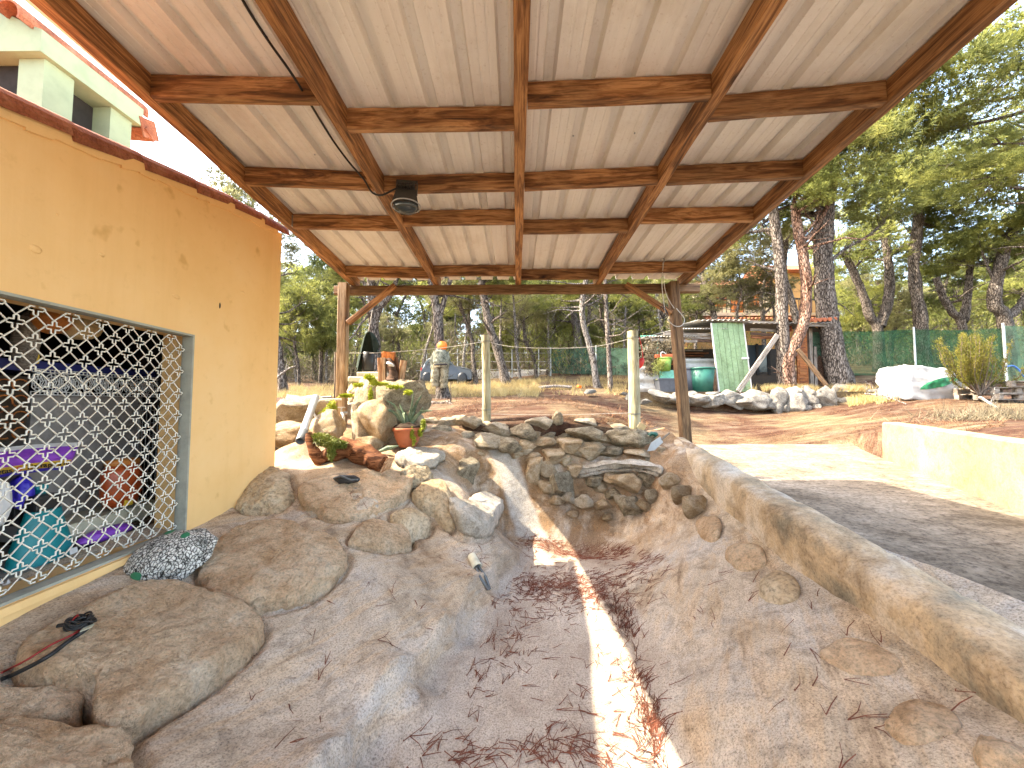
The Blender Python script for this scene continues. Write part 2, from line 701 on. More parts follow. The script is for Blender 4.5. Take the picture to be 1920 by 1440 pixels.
M['concrete'] = m_concrete()
M['slab'] = m_stone('warm_limestone', [(.28, (.48, .28, .14)), (.44, (.72, .50, .31)), (.58, (.82, .63, .43)), (.76, (.86, .74, .58))], 4.6, .42, .92, .08, 'Object', 1.0, 85, True, None, .2, .028)
M['slab_grey'] = m_stone('grey_limestone', [(.28, (.2, .17, .13)), (.46, (.44, .4, .33)), (.6, (.6, .55, .47)), (.76, (.68, .64, .56))], 3.0, .55, .92, .1, 'Object', 1.0, 80, True, None, .2, .02)
M['rock'] = m_stone('weathered_rock', [(.26, (.19, .15, .10)), (.42, (.45, .37, .26)), (.56, (.62, .54, .41)), (.72, (.68, .63, .52))], 2.2, .75, .93, .2, 'Object', .9, 38, True, None, .2, .03)
M['rock_lichen'] = m_stone('dark_lichened_rock', [(.28, (.11, .09, .06)), (.44, (.34, .28, .19)), (.58, (.54, .47, .34)), (.74, (.66, .6, .48))], 3.4, .85, .93, .12, 'Object', .9, 34, True, None, .2, .03)
M['rock_tan'] = m_stone('tan_rock', [(.28, (.30, .19, .10)), (.44, (.52, .38, .23)), (.58, (.64, .52, .36)), (.74, (.70, .63, .5))], 2.0, .65, .93, .15, 'Object', .85, 40, True, None, .2, .03)
M['wall_cap'] = m_stone('ochre_stained_wall', [(.30, (.13, .115, .085)), (.40, (.27, .225, .16)), (.47, (.48, .355, .22)), (.55, (.56, .47, .36)), (.68, (.62, .57, .49))], 1.1, .5, .9, 0, 'World', .5, 80, False, (1.0, 2.2, 4.0))
M['yellow_wall'] = m_stone('pale_yellow_render', [(.3, (.21, .18, .095)), (.5, (.255, .23, .135)), (.7, (.30, .28, .19))], 1.3, .4, .9, 0, 'World', .35, 45, False)
M['patio'] = m_stone('raked_concrete', [(.3, (.11, .085, .058)), (.5, (.215, .175, .13)), (.7, (.29, .245, .19))], 1.6, .8, .95, 0, 'World', .8, 26, False, (1.2, 7.0, 1))
M['terrace'] = m_stone('terrace_stone', [(.3, (.08, .075, .065)), (.46, (.26, .245, .215)), (.6, (.37, .355, .31)), (.76, (.45, .43, .39))], 3.0, .8, .93, .15, 'Object', .9, 30, True, None, .2, .03)


def m_ground():
    N = Nodes('needle_strewn_earth')
    v = N.coords('World')
    f = N.noise(v, .55, 8, .65)
    vs_ = N.coords('World', (.55, 2.4, 1))
    f1 = N.noise(vs_, 2.0, 8, .75, .5)
    c = N.ramp(f1, [(.32, (.036, .017, .011)), (.45, (.074, .036, .023)), (.54, (.105, .066, .044)), (.63, (.15, .115, .082)), (.76, (.20, .17, .13))])
    cg = N.ramp(f1, [(.3, (.075, .048, .026)), (.5, (.15, .11, .064)), (.7, (.23, .185, .115))])
    c = N.mix(N.ramp(f, [(.46, (0, 0, 0)), (.60, (1, 1, 1))]), c, cg)
    f2 = N.noise(v, 34, 4, .8)
    c = N.mix(.8, c, N.ramp(f2, [(.36, (.35, .3, .28)), (.5, (.95, .93, .9)), (.64, (1.25, 1.2, 1.12))]), 'MULTIPLY')
    nb = N.bump(f1, .7, .05)
    nb = N.bump(f2, .8, .015, nb)
    return N.done(c, .95, nb, .1)


M['ground'] = m_ground()
M['bark'] = m_bark('grey_pine_bark', (.085, .068, .055), (.21, .175, .145), (.28, .235, .20))
M['bark_red'] = m_bark('reddish_pine_bark', (.11, .055, .036), (.26, .155, .11), (.33, .25, .20))
M['bark_pale'] = m_bark('pale_dead_bark', (.2, .17, .14), (.36, .32, .28), (.45, .41, .37))
M['twig'] = m_plain('bare_twig', (.16, .12, .09), .95, .1, 0, .3, 3, .1, .25)
M['needle_green'] = m_leaf('pine_foliage', [(.3, (.10, .122, .042)), (.46, (.205, .23, .07)), (.6, (.345, .36, .105)), (.74, (.46, .45, .16))], trans=.5)
M['needle_dark'] = m_leaf('dark_pine_foliage', [(.3, (.045, .06, .02)), (.5, (.095, .115, .035)), (.7, (.18, .20, .06))], trans=.48)  # darker green leaf colour of some of the pines
M['needle_olive'] = m_leaf('olive_foliage', [(.3, (.14, .14, .065)), (.5, (.26, .255, .12)), (.7, (.40, .38, .2))], trans=.48)
M['bush'] = m_leaf('rosemary_foliage', [(.3, (.07, .08, .012)), (.5, (.16, .15, .02)), (.7, (.27, .22, .04))], 3)
M['moss'] = m_leaf('yellow_green_moss', [(.3, (.14, .17, .012)), (.5, (.30, .34, .03)), (.7, (.44, .46, .07))], 9, .2)
M['moss_dark'] = m_leaf('olive_moss', [(.3, (.07, .09, .012)), (.5, (.16, .18, .03)), (.7, (.25, .26, .06))], 9, .2)
M['litter'] = m_plain('fallen_needle', (.15, .050, .028), .75, .2, 0, .5, 30, .05, .1, 'World')
M['litter_yard'] = m_leaf('dry_needle_litter', [(.3, (.11, .04, .018)), (.5, (.25, .12, .06)), (.7, (.42, .28, .15))], 6, .15)
M['straw'] = m_leaf('straw_grass', [(.3, (.30, .21, .085)), (.5, (.47, .36, .16)), (.7, (.6, .5, .27))], 2, .25)
M['scrub'] = m_leaf('brown_scrub', [(.3, (.07, .058, .036)), (.5, (.15, .125, .08)), (.7, (.25, .21, .15))], 1.2, .2)
M['black_plastic'] = m_plain('black_plastic', (.022, .022, .022), .45, .5)
M['lamp_body'] = m_plain('dark_lamp_casting', (.035, .03, .026), .5, .5)
M['steel'] = m_plain('galvanised_steel', (.46, .47, .47), .38, .5, .8, .15, 20)
M['grey_pipe'] = m_plain('grey_pipe', (.38, .40, .40), .4, .5, .1, .15, 20)
M['grey_pipe_dark'] = m_plain('dark_grey_pipe', (.12, .13, .13), .45, .5)
M['white_plastic'] = m_plain('white_plastic', (.72, .72, .70), .5, .4, 0, .1)
M['white_tarp'] = m_plain('white_tarpaulin', (.34, .35, .355), .5, .35, 0, .15, 5)
M['green_paint'] = m_plain('green_plastic_patch', (.02, .17, .08), .5, .4)
M['green_mesh'] = m_plain('green_shade_mesh', (.035, .115, .062), .8, .2, 0, .45, 1.8, .2, .1, 'World')
M['green_mesh_pale'] = m_plain('pale_green_shade_mesh', (.10, .185, .125), .8, .2, 0, .35, 1.8, .2, .1, 'World')
def m_net(name, col, gap):
    N = Nodes(name)
    v = N.coords('World')
    c = N.ramp(N.noise(v, 2.4, 7, .7, .6), [(.3, tuple(x * .5 for x in col)), (.5, col), (.7, tuple(x * 1.5 for x in col))])
    c = N.mix(.5, c, N.ramp(N.noise(v, 60, 3, .6), [(.36, (.45, .5, .45)), (.6, (1.2, 1.2, 1.2))]), 'MULTIPLY')
    N.done(c, .85, None, .15)
    tr = N.n('ShaderNodeBsdfTransparent')
    tl = N.n('ShaderNodeBsdfTranslucent')
    N.l(c, tl.inputs[0])
    a = N.n('ShaderNodeMixShader')
    a.inputs[0].default_value = .3
    N.l(N.b.outputs[0], a.inputs[1])
    N.l(tl.outputs[0], a.inputs[2])
    b = N.n('ShaderNodeMixShader')
    b.inputs[0].default_value = gap
    N.l(a.outputs[0], b.inputs[1])
    N.l(tr.outputs[0], b.inputs[2])
    N.l(b.outputs[0], N.out.inputs[0])
    return N.m


M['green_mesh'] = m_net('green_shade_mesh', (.03, .105, .05), .28)
M['green_mesh_pale'] = m_net('pale_green_shade_mesh', (.085, .165, .11), .24)
M['fence_steel'] = m_plain('fence_post_steel', (.5, .53, .53), .5, .4, .3)
M['bin_green'] = m_plain('dark_green_bin', (.018, .105, .075), .5, .4, 0, .3, 6)
M['bin_grey'] = m_plain('grey_bin', (.07, .075, .085), .55, .4, 0, .3, 6)
M['pot_green'] = m_plain('olive_plant_pot', (.14, .25, .04), .5, .4)
M['pot_orange'] = m_plain('orange_trough', (.42, .095, .035), .6, .3)
M['pot_terra'] = m_plain('terracotta_pot', (.36, .115, .055), .75, .3, 0, .3, 8)
M['red'] = m_plain('red_plastic', (.62, .03, .02), .45, .4)
M['mint'] = m_plain('mint_pipe', (.18, .52, .36), .5, .4)
M['teal'] = m_plain('teal_plastic', (.0, .26, .29), .4, .45, 0, .2)
M['purple'] = m_plain('purple_plastic', (.26, .06, .52), .35, .5, 0, .3, 6)
M['blue'] = m_plain('blue_plastic', (.05, .035, .52), .4, .5)
M['navy'] = m_plain('navy_plastic', (.025, .03, .16), .4, .5)
M['yellow'] = m_plain('yellow_print', (.72, .47, .05), .45, .4)
M['ink'] = m_plain('black_ink', (.02, .018, .02), .6, .2)
M['orange'] = m_plain('orange_plastic', (.85, .17, .012), .5, .4, 0, .2)
M['red_jar'] = m_plain('red_orange_jar', (.45, .08, .02), .35, .5)
M['grey_panel'] = m_plain('grey_cabinet', (.32, .30, .28), .6, .3)
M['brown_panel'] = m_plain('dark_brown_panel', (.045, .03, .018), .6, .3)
M['cream_bag'] = m_plain('cream_bag', (.60, .45, .24), .6, .3)
M['orange_bag'] = m_plain('orange_bag', (.6, .22, .05), .45, .4)
M['cream_box'] = m_plain('cream_plastic', (.62, .58, .43), .5, .4)
M['dark_cloth'] = m_plain('dark_green_cloth', (.035, .048, .038), .9, .1, 0, .4, 8)
M['camo'] = m_stone('camouflage_cloth', [(.35, (.045, .04, .025)), (.47, (.2, .165, .1)), (.58, (.32, .28, .19)), (.7, (.12, .12, .07))], 11, .3, .95, .05, 'Object', .3, 60, False)
M['camo_green'] = m_stone('grey_green_cloth', [(.35, (.05, .055, .04)), (.5, (.19, .19, .14)), (.65, (.3, .3, .23))], 11, .3, .95, .05, 'Object', .3, 60, False)
M['shell'] = m_stone('speckled_shell', [(.36, (.06, .055, .05)), (.47, (.35, .35, .31)), (.58, (.70, .68, .62)), (.7, (.78, .76, .7))], 13, .6, .8, 0, 'Object', .8, 60, True)
def m_shell():
    N = Nodes('speckled_shell')
    v = N.coords('Object')
    nz = N.noise(v, 16, 5, .7)
    av = N.n('ShaderNodeVectorMath', operation='MULTIPLY_ADD')
    N.l(nz, av.inputs[0])
    av.inputs[1].default_value = (.05, .05, .05)
    N.l(v, av.inputs[2])
    vo = N.n('ShaderNodeTexVoronoi', feature='DISTANCE_TO_EDGE')
    vo.inputs['Scale'].default_value = 62
    N.l(av.outputs[0], vo.inputs['Vector'])
    c = N.ramp(vo.outputs['Distance'], [(.05, (.035, .033, .03)), (.14, (.62, .61, .56)), (.4, (.82, .81, .77))])
    c = N.mix(.8, c, N.ramp(N.noise(v, 9, 5, .7), [(.36, (.22, .22, .2)), (.5, (.9, .9, .88)), (.65, (1.1, 1.1, 1.08))]), 'MULTIPLY')
    return N.done(c, .75, N.bump(vo.outputs['Distance'], .8, .01), .3)


M['shell'] = m_shell()
M['green_door'] = m_stone('chalky_green_sheet', [(.3, (.16, .25, .12)), (.5, (.22, .32, .17)), (.68, (.25, .36, .21)), (.8, (.5, .56, .45))], 3, .25, .6, 0, 'Object', .2, 40, False, (1, 1, .2))
M['corrugated'] = m_plain('old_corrugated_sheet', (.40, .38, .34), .6, .4, .2, .35, 5)
M['brick_pillar'] = m_stone('pinkish_block_pillar', [(.3, (.2, .12, .09)), (.5, (.42, .29, .22)), (.7, (.55, .44, .36))], 9, .6, .9, 0, 'Object', .6, 50, False)
M['villa'] = m_plain('orange_render', (.50, .27, .10), .85, .2, 0, .15, .8, .1, .05, 'World')
M['villa_cream'] = m_plain('cream_render', (.52, .42, .28), .85, .2, 0, .15, .8, .1, .05, 'World')
M['car'] = m_plain('dusty_silver_paint', (.095, .105, .115), .35, .5, .3, .2, 2)
M['glass_dark'] = m_plain('dark_glass', (.03, .04, .045), .12, .6, 0, .1)
M['agave'] = m_leaf('grey_green_leaf', [(.3, (.10, .16, .10)), (.5, (.20, .27, .18)), (.7, (.32, .38, .27))], 12, .15)
M['soil'] = m_plain('dark_soil', (.05, .035, .025), .95, .1, 0, .5, 30, .6)
M['rope'] = m_plain('pale_rope', (.55, .52, .46), .8, .2)
M['cable'] = m_plain('black_cable', (.018, .018, .018), .5, .4)
M['cable_red'] = m_plain('red_cable', (.30, .02, .015), .5, .4)
M['tape'] = m_plain('pale_tape', (.5, .5, .38), .5, .4)
M['white_stone'] = m_plain('whitewashed_block', (.62, .60, .56), .9, .2, 0, .25, 3)

# ------------------------------------------------------------------ terrain heights (world z)
def rel(pts):
    return [(x, y, z + CZ) for x, y, z in pts]


def pk(px, py, Y):
    q = P(px, py, Y)
    return (q.x, q.y, q.z)


_gp = [pk(910, 789, 5.0), pk(1190, 803, 4.95), pk(700, 795, 5.2), pk(540, 752, 6.5), pk(530, 742, 12), pk(826, 751, 10.5),
       pk(1118, 723, 14), pk(700, 718, 16), pk(760, 724, 18), pk(940, 719, 15.5), pk(1145, 732, 13), pk(1050, 760, 8.5),
       pk(1450, 768, 11.6), pk(1300, 764, 11.6), pk(1640, 742, 12.2), pk(1750, 746, 10), pk(1860, 752, 9.5), pk(1800, 785, 7.5),
       pk(1620, 705, 15), pk(1900, 712, 14.5), pk(1050, 700, 20), pk(1240, 790, 6.6), pk(640, 715, 22)]
_gp += rel([(2.6, 6.0, -.50), (2.1, 4.9, -.6), (3.4, 7.6, -.80), (5.8, 7.6, -.74), (5.5, 4.0, -.38), (6.6, 6.3, -.34), (8.5, 4, -.4), (7, 2.5, -.45),
            (-4, 6, 0.0), (-8, 8, .15), (-12, 16, .9), (0, 30, 2.6), (-20, 30, 2.2), (20, 30, 3.0), (12, 20, 2.0), (25, 15, 1.8), (0, 60, 5), (50, 60, 6), (-50, 60, 4),
            (90, 110, 7), (-90, 110, 6), (0, 120, 8), (60, 10, 2), (-60, 10, 0), (60, -60, -1), (-60, -60, -2), (0, -60, -2.5), (0, -12, -1.5), (10, -5, -1.0),
            (-10, -5, -1.0), (-6, 0, -.9), (2, 3, -1.3), (2, 0, -1.5), (4, 0, -1.4), (6, -1, -.9), (15, 5, .0), (-90, 60, 3), (120, -20, 0), (-120, -20, -1), (3.0, 3.6, -1.2)])
GROUND = TPS(_gp, .02)


def patio_z(x, y):
    return CZ - .86 + .06 * (y - 6.0)


def wall_inner(y):
    return 1.300 + .105 * y


def wall_top(y):
    return CZ - .41 - .105 * (4.4 - np.clip(y, .9, 9)) 


def ground_z(x, y):
    x, y = np.asarray(x, float), np.asarray(y, float)
    z = GROUND(x, y)
    # sunk under the pond
    inside = (x > -2.3) & (x < wall_inner(y) + .25) & (y < 4.78) & (y > -2.0)
    z = np.where(inside, np.minimum(z, CZ - 1.7), z)
    # sunk under the paved yard
    xr = 5.8 - (6.2 - y) * .46
    ins = (x > wall_inner(y) + .1) & (x < xr + .12) & (y < 7.5) & (y > -6)
    z = np.where(ins, np.minimum(z, patio_z(x, y) - .06), z)
    # under the house
    return z


def gz(x, y):
    return float(ground_z(np.array([x]), np.array([y]))[0])


def grid_mesh(xs, ys, zf, noise=None):
    X, Y = np.meshgrid(xs, ys)
    Z = zf(X, Y)
    if noise is not None:
        Z = Z + noise(X, Y)
    V = np.stack([X.ravel(), Y.ravel(), Z.ravel()], -1)
    nx, ny = len(xs), len(ys)
    i = np.arange(nx * ny).reshape(ny, nx)
    Fc = np.stack([i[:-1, :-1].ravel(), i[:-1, 1:].ravel(), i[1:, 1:].ravel(), i[1:, :-1].ravel()], -1)
    return V, Fc, Z


def gnoise(X, Y):
    p = np.stack([X.ravel(), Y.ravel(), np.zeros(X.size)], -1)
    amp = np.clip((Y.ravel() - 4) / 10, .25, 1)
    return ((fbm(p * .7, 3) * .06 + fbm(p * 3.1 + 5, 3) * .02) * amp).reshape(X.shape)


def spaced(a, b, fine0, fine1, n_out, step):
    mid = np.arange(fine0, fine1, step)
    lo = fine0 - np.geomspace(step, fine0 - a, n_out)[::-1]
    hi = fine1 + np.geomspace(step, b - fine1, n_out)
    return np.concatenate([lo, mid, hi])


xs = spaced(-400, 400, -9, 15, 26, .12)
ys = spaced(-300, 500, -3, 18, 26, .12)
V, Fc, _ = grid_mesh(xs, ys, ground_z, gnoise)
g = mesh_obj('ground', np_mesh('ground', V, Fc, True), M['ground'])
tag(g, kind='structure')

# paved yard on the right, below the pond wall
ys = np.arange(-6, 7.56, .06)
t = np.linspace(0, 1, 70)
T, Yg = np.meshgrid(t, ys)
x0, x1 = wall_inner(Yg) + .16, 5.8 - (6.2 - Yg) * .46
Xg = x0 + (x1 - x0) * T
ends = fbm(np.stack([Xg.ravel() * 1.4, np.zeros(Xg.size), np.zeros(Xg.size)], -1), 3).reshape(Xg.shape) * .25 * (Yg > 7)
Zg = patio_z(Xg, Yg) + fbm(np.stack([Xg.ravel() * .8, Yg.ravel() * .8, np.zeros(Xg.size)], -1), 3).reshape(Xg.shape) * .012
V = np.stack([Xg.ravel(), (Yg + ends).ravel(), Zg.ravel()], -1)
ii = np.arange(V.shape[0]).reshape(T.shape)
Fc = np.stack([ii[:-1, :-1].ravel(), ii[:-1, 1:].ravel(), ii[1:, 1:].ravel(), ii[1:, :-1].ravel()], -1)
tag(mesh_obj('patio', np_mesh('patio', V, Fc, True), M['patio']), kind='structure')

# ------------------------------------------------------------------ dry pond basin
_bp = []


def bz(px, py, z):
    q = PZ(px, py, z + CZ)
    _bp.append((q.x, q.y, q.z))


for a in [(700, 1440, -1.4), (900, 1440, -1.4), (1100, 1440, -1.4), (1265, 1440, -1.39), (900, 1270, -1.4), (1050, 1250, -1.4), (1190, 1250, -1.39), (980, 1140, -1.39), (1110, 1130, -1.38),
          (1010, 1060, -1.37), (1110, 1050, -1.36), (1010, 1015, -1.35), (1140, 1005, -1.34),
          # left ledge and bank
          (590, 1440, -1.23), (720, 1290, -1.235), (790, 1190, -1.23), (870, 1110, -1.23), (650, 1440, -1.255), (772, 1285, -1.265), (838, 1190, -1.27), (915, 1110, -1.29),
          (700, 1440 - 6, -1.395), (812, 1290, -1.395), (875, 1195, -1.395), (945, 1115, -1.385), (975, 1050, -1.36),
          (560, 1300, -1.2), (640, 1180, -1.12), (740, 1100, -1.08), (800, 1060, -1.1), (860, 1060, -1.17), (700, 1030, -.99), (760, 990, -.95), (830, 1010, -1.06),
          (420, 1330, -1.16), (480, 1230, -1.1), (520, 1160, -1.06), (300, 1400, -1.14), (200, 1360, -1.12), (100, 1440, -1.05), (0, 1340, -1.0), (0, 1240, -.93), (120, 1160, -.90), (240, 1090, -.88),
          (450, 1110, -.99), (380, 1060, -.90), (560, 1090, -1.0), (640, 1010, -.88), (390, 1000, -.82), (500, 975, -.83), (620, 980, -.84),
          # upper shelf against the house
          (430, 975, -.80), (420, 945, -.74), (460, 900, -.63), (510, 870, -.53), (620, 950, -.76), (720, 960, -.82), (640, 900, -.62), (740, 890, -.63), (580, 860, -.53), (680, 850, -.52), (560, 840, -.47),
          (800, 930, -.80), (830, 960, -.92), (790, 900, -.68), (780, 860, -.54), (870, 920, -.82), (890, 1000, -1.05), (930, 990, -1.14), (905, 1040, -1.18), (955, 1020, -1.3),
          (1220, 815, -.36), (900, 802, -.30), (1000, 802, -.31), (1100, 806, -.32),
          # right bank and foot of the wall
          (1240, 880, -.68), (1270, 905, -.76), (1340, 950, -.84), (1420, 1000, -.86), (1560, 1090, -.88), (1700, 1180, -.87), (1900, 1300, -.88),
          (1215, 940, -1.0), (1240, 985, -1.12), (1290, 1000, -1.06), (1350, 1050, -1.03), (1420, 1110, -1.03), (1220, 1060, -1.25), (1290, 1130, -1.18), (1380, 1220, -1.14), (1480, 1200, -1.03), (1520, 1330, -1.06),
          (1180, 1130, -1.33), (1270, 1290, -1.30), (1360, 1440, -1.28), (1330, 1330, -1.22), (1480, 1440, -1.12), (1680, 1330, -.99), (1800, 1420, -.95), (1680, 1440, -1.02), (1215, 1180, -1.35), (1180, 1060, -1.33)]:
    bz(*a)
_bp += rel([(x, y, z) for x, y, z in [(-.08, 3.92, -1.30), (.15, 4.05, -1.33), (.45, 4.10, -1.33), (.8, 4.10, -1.33), (1.08, 3.95, -1.28), (-.14, 4.15, -.95), (.15, 4.25, -1.0), (.45, 4.28, -1.0), (.8, 4.28, -1.02), (1.2, 4.15, -.95),
    (-.22, 4.38, -.62), (.15, 4.44, -.66), (.45, 4.46, -.66), (.8, 4.46, -.68), (1.3, 4.36, -.62), (-.28, 4.56, -.48), (.2, 4.62, -.5), (.6, 4.64, -.5), (1.0, 4.64, -.5), (1.45, 4.55, -.47), (-.55, 4.2, -.52), (-.6, 4.5, -.42), (-.52, 3.95, -.86), (-.36, 4.18, -.86), (-.34, 4.02, -1.04), (1.5, 4.0, -.62),
    (-.6, .9, -1.4), (0, .6, -1.4), (.5, .9, -1.4), (0, -.8, -1.4), (.6, -.8, -1.38), (-.7, -.8, -1.38), (.9, .5, -1.24), (1.3, .4, -.95), (1.25, -.8, -.98),
                                      (-1.3, .6, -1.1), (-1.9, .6, -.98), (-1.3, -.8, -1.15), (-1.9, -.8, -1.0), (-2.15, 4.6, -.25), (-1.5, 4.7, -.28), (-.8, 4.75, -.28), (0, 4.85, -.3), (.8, 4.9, -.33), (1.5, 4.85, -.38),
                                      (-2.15, 3.9, -.36), (-1.7, 3.9, -.42), (-1.1, 4.2, -.42), (1.72, 4.5, -.42), (-1.5, 4.2, -.36)]])
_seen, _bpp = [], []
for p in _bp:                                     # thin out points that fall on top of each other
    if all((p[0] - q[0]) ** 2 + (p[1] - q[1]) ** 2 > .0025 for q in _seen):
        _seen.append(p)
        _bpp.append(p)
BASIN = TPS(_bpp, .004)


def house_x(y):
    return -2.12 - (y - 3.4) * .05


LIP = [(-.78, .4), (-.70, 1.0)] + [tuple(PZ(a_, b_, CZ - 1.39)[:2]) for a_, b_ in ((672, 1440), (760, 1325), (812, 1265), (868, 1185), (925, 1115), (968, 1060))]


def basin_fn(X, Y):
    Z = BASIN(X, Y)
    p = np.stack([X.ravel(), Y.ravel(), np.zeros(X.size)], -1)
    # ripples in the trowelled concrete run with the bank
    d = np.stack([X.ravel() * 2.2 + Y.ravel() * .9, Y.ravel() * .35 - X.ravel() * .2, np.zeros(X.size)], -1)
    flat = np.clip((Z.ravel() - (CZ - 1.37)) / .08, .12, 1)
    n = fbm(d * 1.7, 3) * .014 + fbm(p * 9 + 3, 3) * .004 + fbm(p * 34 + 9, 2) * .0022
    Z = Z + (n * flat).reshape(Z.shape)
    # broken lip where the bank meets the flat floor
    x, y = X.ravel() + fbm(p * 3.2 + 40, 3) * .05 + fbm(p * 14 + 2, 2) * .012, Y.ravel()
    ed = np.full(x.shape, 9.0)
    sg = np.ones(x.shape)
    for (ax, ay), (bx_, by_) in zip(LIP[:-1], LIP[1:]):
        dx, dy = bx_ - ax, by_ - ay
        t_ = np.clip(((x - ax) * dx + (y - ay) * dy) / (dx * dx + dy * dy), 0, 1)
        ddx, ddy = x - ax - t_ * dx, y - ay - t_ * dy
        d_ = np.hypot(ddx, ddy)
        m_ = d_ < ed
        ed = np.where(m_, d_, ed)
        sg = np.where(m_, np.sign(dx * (y - ay) - dy * (x - ax)), sg)
    s_ = ed * sg
    st_ = np.clip(s_ / .024, 0, 1)
    st_ = st_ * st_ * (3 - 2 * st_)
    fade = np.exp(-np.clip(s_, 0, None) / .20)
    endf = np.clip((4.0 - y) / .8, 0, 1)
    Z = Z + ((.095 + fbm(p * 5 + 60, 3) * .03) * st_ * fade * endf - .012 * (s_ > -.1) * (s_ < 0) * endf).reshape(Z.shape)
    basin_fn.side = s_.reshape(Z.shape)
    return Z


bxs = np.arange(-2.32, 1.86, .018)
bys = np.arange(-1.3, 4.95, .018)
BV, BF, BZ = grid_mesh(bxs, bys, basin_fn)
basin_me = np_mesh('pond_basin', BV, BF, True)
fin = np.zeros((len(BV), 4), np.float32)
_sd = basin_fn.side.ravel()
fin[:, 0] = np.clip((.005 - _sd) / .03, 0, 1) * np.clip((CZ - 1.315 + fbm(BV * 4, 3) * .02 - BV[:, 2]) / .03, 0, 1)
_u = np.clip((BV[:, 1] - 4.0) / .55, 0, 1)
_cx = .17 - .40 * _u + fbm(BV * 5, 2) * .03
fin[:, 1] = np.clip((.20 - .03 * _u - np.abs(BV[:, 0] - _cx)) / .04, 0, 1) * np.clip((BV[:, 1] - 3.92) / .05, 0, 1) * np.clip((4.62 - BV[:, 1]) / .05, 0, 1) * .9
fin[:, 3] = 1
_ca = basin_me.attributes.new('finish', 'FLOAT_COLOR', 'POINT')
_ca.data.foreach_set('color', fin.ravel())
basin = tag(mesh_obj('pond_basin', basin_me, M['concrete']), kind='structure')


def basin_z(x, y):
    fx = np.clip((np.asarray(x, float) - bxs[0]) / .018, 0, len(bxs) - 1.001)
    fy = np.clip((np.asarray(y, float) - bys[0]) / .018, 0, len(bys) - 1.001)
    ix, iy = fx.astype(int), fy.astype(int)
    u, v = fx - ix, fy - iy
    return (BZ[iy, ix] * (1 - u) * (1 - v) + BZ[iy, ix + 1] * u * (1 - v) + BZ[iy + 1, ix] * (1 - u) * v + BZ[iy + 1, ix + 1] * u * v)


def any_z(x, y):
    x, y = np.asarray(x, float), np.asarray(y, float)
    zb = basin_z(x, y)
    inb = (x > bxs[0]) & (x < wall_inner(y)) & (y > bys[0]) & (y < 4.85)
    zg = ground_z(x, y)
    xr = 5.8 - (6.2 - y) * .46
    inp = (x > wall_inner(y) + .2) & (x < xr) & (y < 7.5)
    return np.where(inb, zb, np.where(inp, patio_z(x, y), zg))


_T = np.concatenate([np.arange(.6, 8, .008), np.geomspace(8, 60, 500)])


def hit(px, py):
    d = ray(px, py)
    k = _T / d.y
    x, y, z = d.x * k, _T, CZ + d.z * k
    s = any_z(x, y)
    w = np.nonzero(z <= s)[0]
    i = w[0] if len(w) else len(_T) - 1
    return Vector((x[i], y[i], s[i]))


# ------------------------------------------------------------------ low rendered wall along the pond
n_seg = 90
yy = np.linspace(-1.4, 4.55, n_seg)
sec = []
for k, y in enumerate(yy):
    xi, zt = wall_inner(y), wall_top(y)
    w = .27 - .02 * max(0, y - 2.5)
    base = CZ - 1.75
    row = [(xi + .03, base), (xi + .015, zt - .26), (xi, zt - .075), (xi + .012, zt - .028), (xi + .045, zt - .004), (xi + w * .5, zt + .008), (xi + w - .045, zt - .002), (xi + w - .01, zt - .03), (xi + w, zt - .09), (xi + w, base)]
    sec.append([(x, y, z) for x, z in row])
# finer along the section
dense = []
for row in sec:
    pts = [Vector(p) for p in row]
    outp = []
    for a, b in zip(pts[:-1], pts[1:]):
        m = max(1, int((b - a).length / .035))
        outp += [a.lerp(b, q / m) for q in range(m)]
    outp.append(pts[-1])
    dense.append(outp)
m = min(len(r_) for r_ in dense)
dense = [[r_[int(q * (len(r_) - 1) / (m - 1))] for q in range(m)] for r_ in dense]
V = np.array([[p[:] for p in r_] for r_ in dense])
pn = V.reshape(-1, 3)
pn = pn + np.stack([fbm(pn * 3.3, 3) * .016 + fbm(pn * 14, 2) * .004, np.zeros(len(pn)), fbm(pn * 3.0 + 7, 3) * .014 + fbm(pn * 14 + 3, 2) * .004], -1)
ii = np.arange(len(pn)).reshape(n_seg, m)
Fc = [list(f) for f in np.stack([ii[:-1, :-1].ravel(), ii[1:, :-1].ravel(), ii[1:, 1:].ravel(), ii[:-1, 1:].ravel()], -1)]
Fc.append(list(ii[-1, :]))
Fc.append(list(reversed(ii[0, :])))
pond_wall = mesh_obj('pond_wall', np_mesh('pond_wall', pn, [tuple(int(q) for q in f) for f in Fc], True), M['wall_cap'])
tag(pond_wall, 'low rounded wall stained ochre along the right side of the dry pond', 'wall')

# pale yellow retaining wall on the right
a0, a1 = Vector((5.80, 6.20)), Vector((3.6, 1.45))
ds = (a1 - a0).normalized()
nrm = Vector((ds.y, -ds.x))
if nrm.x < 0:
    nrm = -nrm
rows = []
L = (a1 - a0).length
ns = 70
for k in range(ns + 1):
    s = k / ns
    q = a0 + (a1 - a0) * s
    zt = CZ - .28 - .085 * s * 1.35
    r_ = []
    for off, z in [(0.0, CZ - 1.6), (0.01, zt - .5), (0.015, zt - .3), (.02, zt - .15), (.025, zt - .02), (.045, zt), (.12, zt + .004), (.21, zt), (.24, zt - .02), (.24, CZ - 1.4)]:
        r_.append((q.x + nrm.x * off, q.y + nrm.y * off, z))
    rows.append(r_)
V = np.array(rows)
pn = V.reshape(-1, 3)
pn = pn + np.stack([fbm(pn * 2.3, 3) * .012, np.zeros(len(pn)), fbm(pn * 2.5 + 7, 3) * .01], -1)
ii = np.arange(len(pn)).reshape(ns + 1, -1)
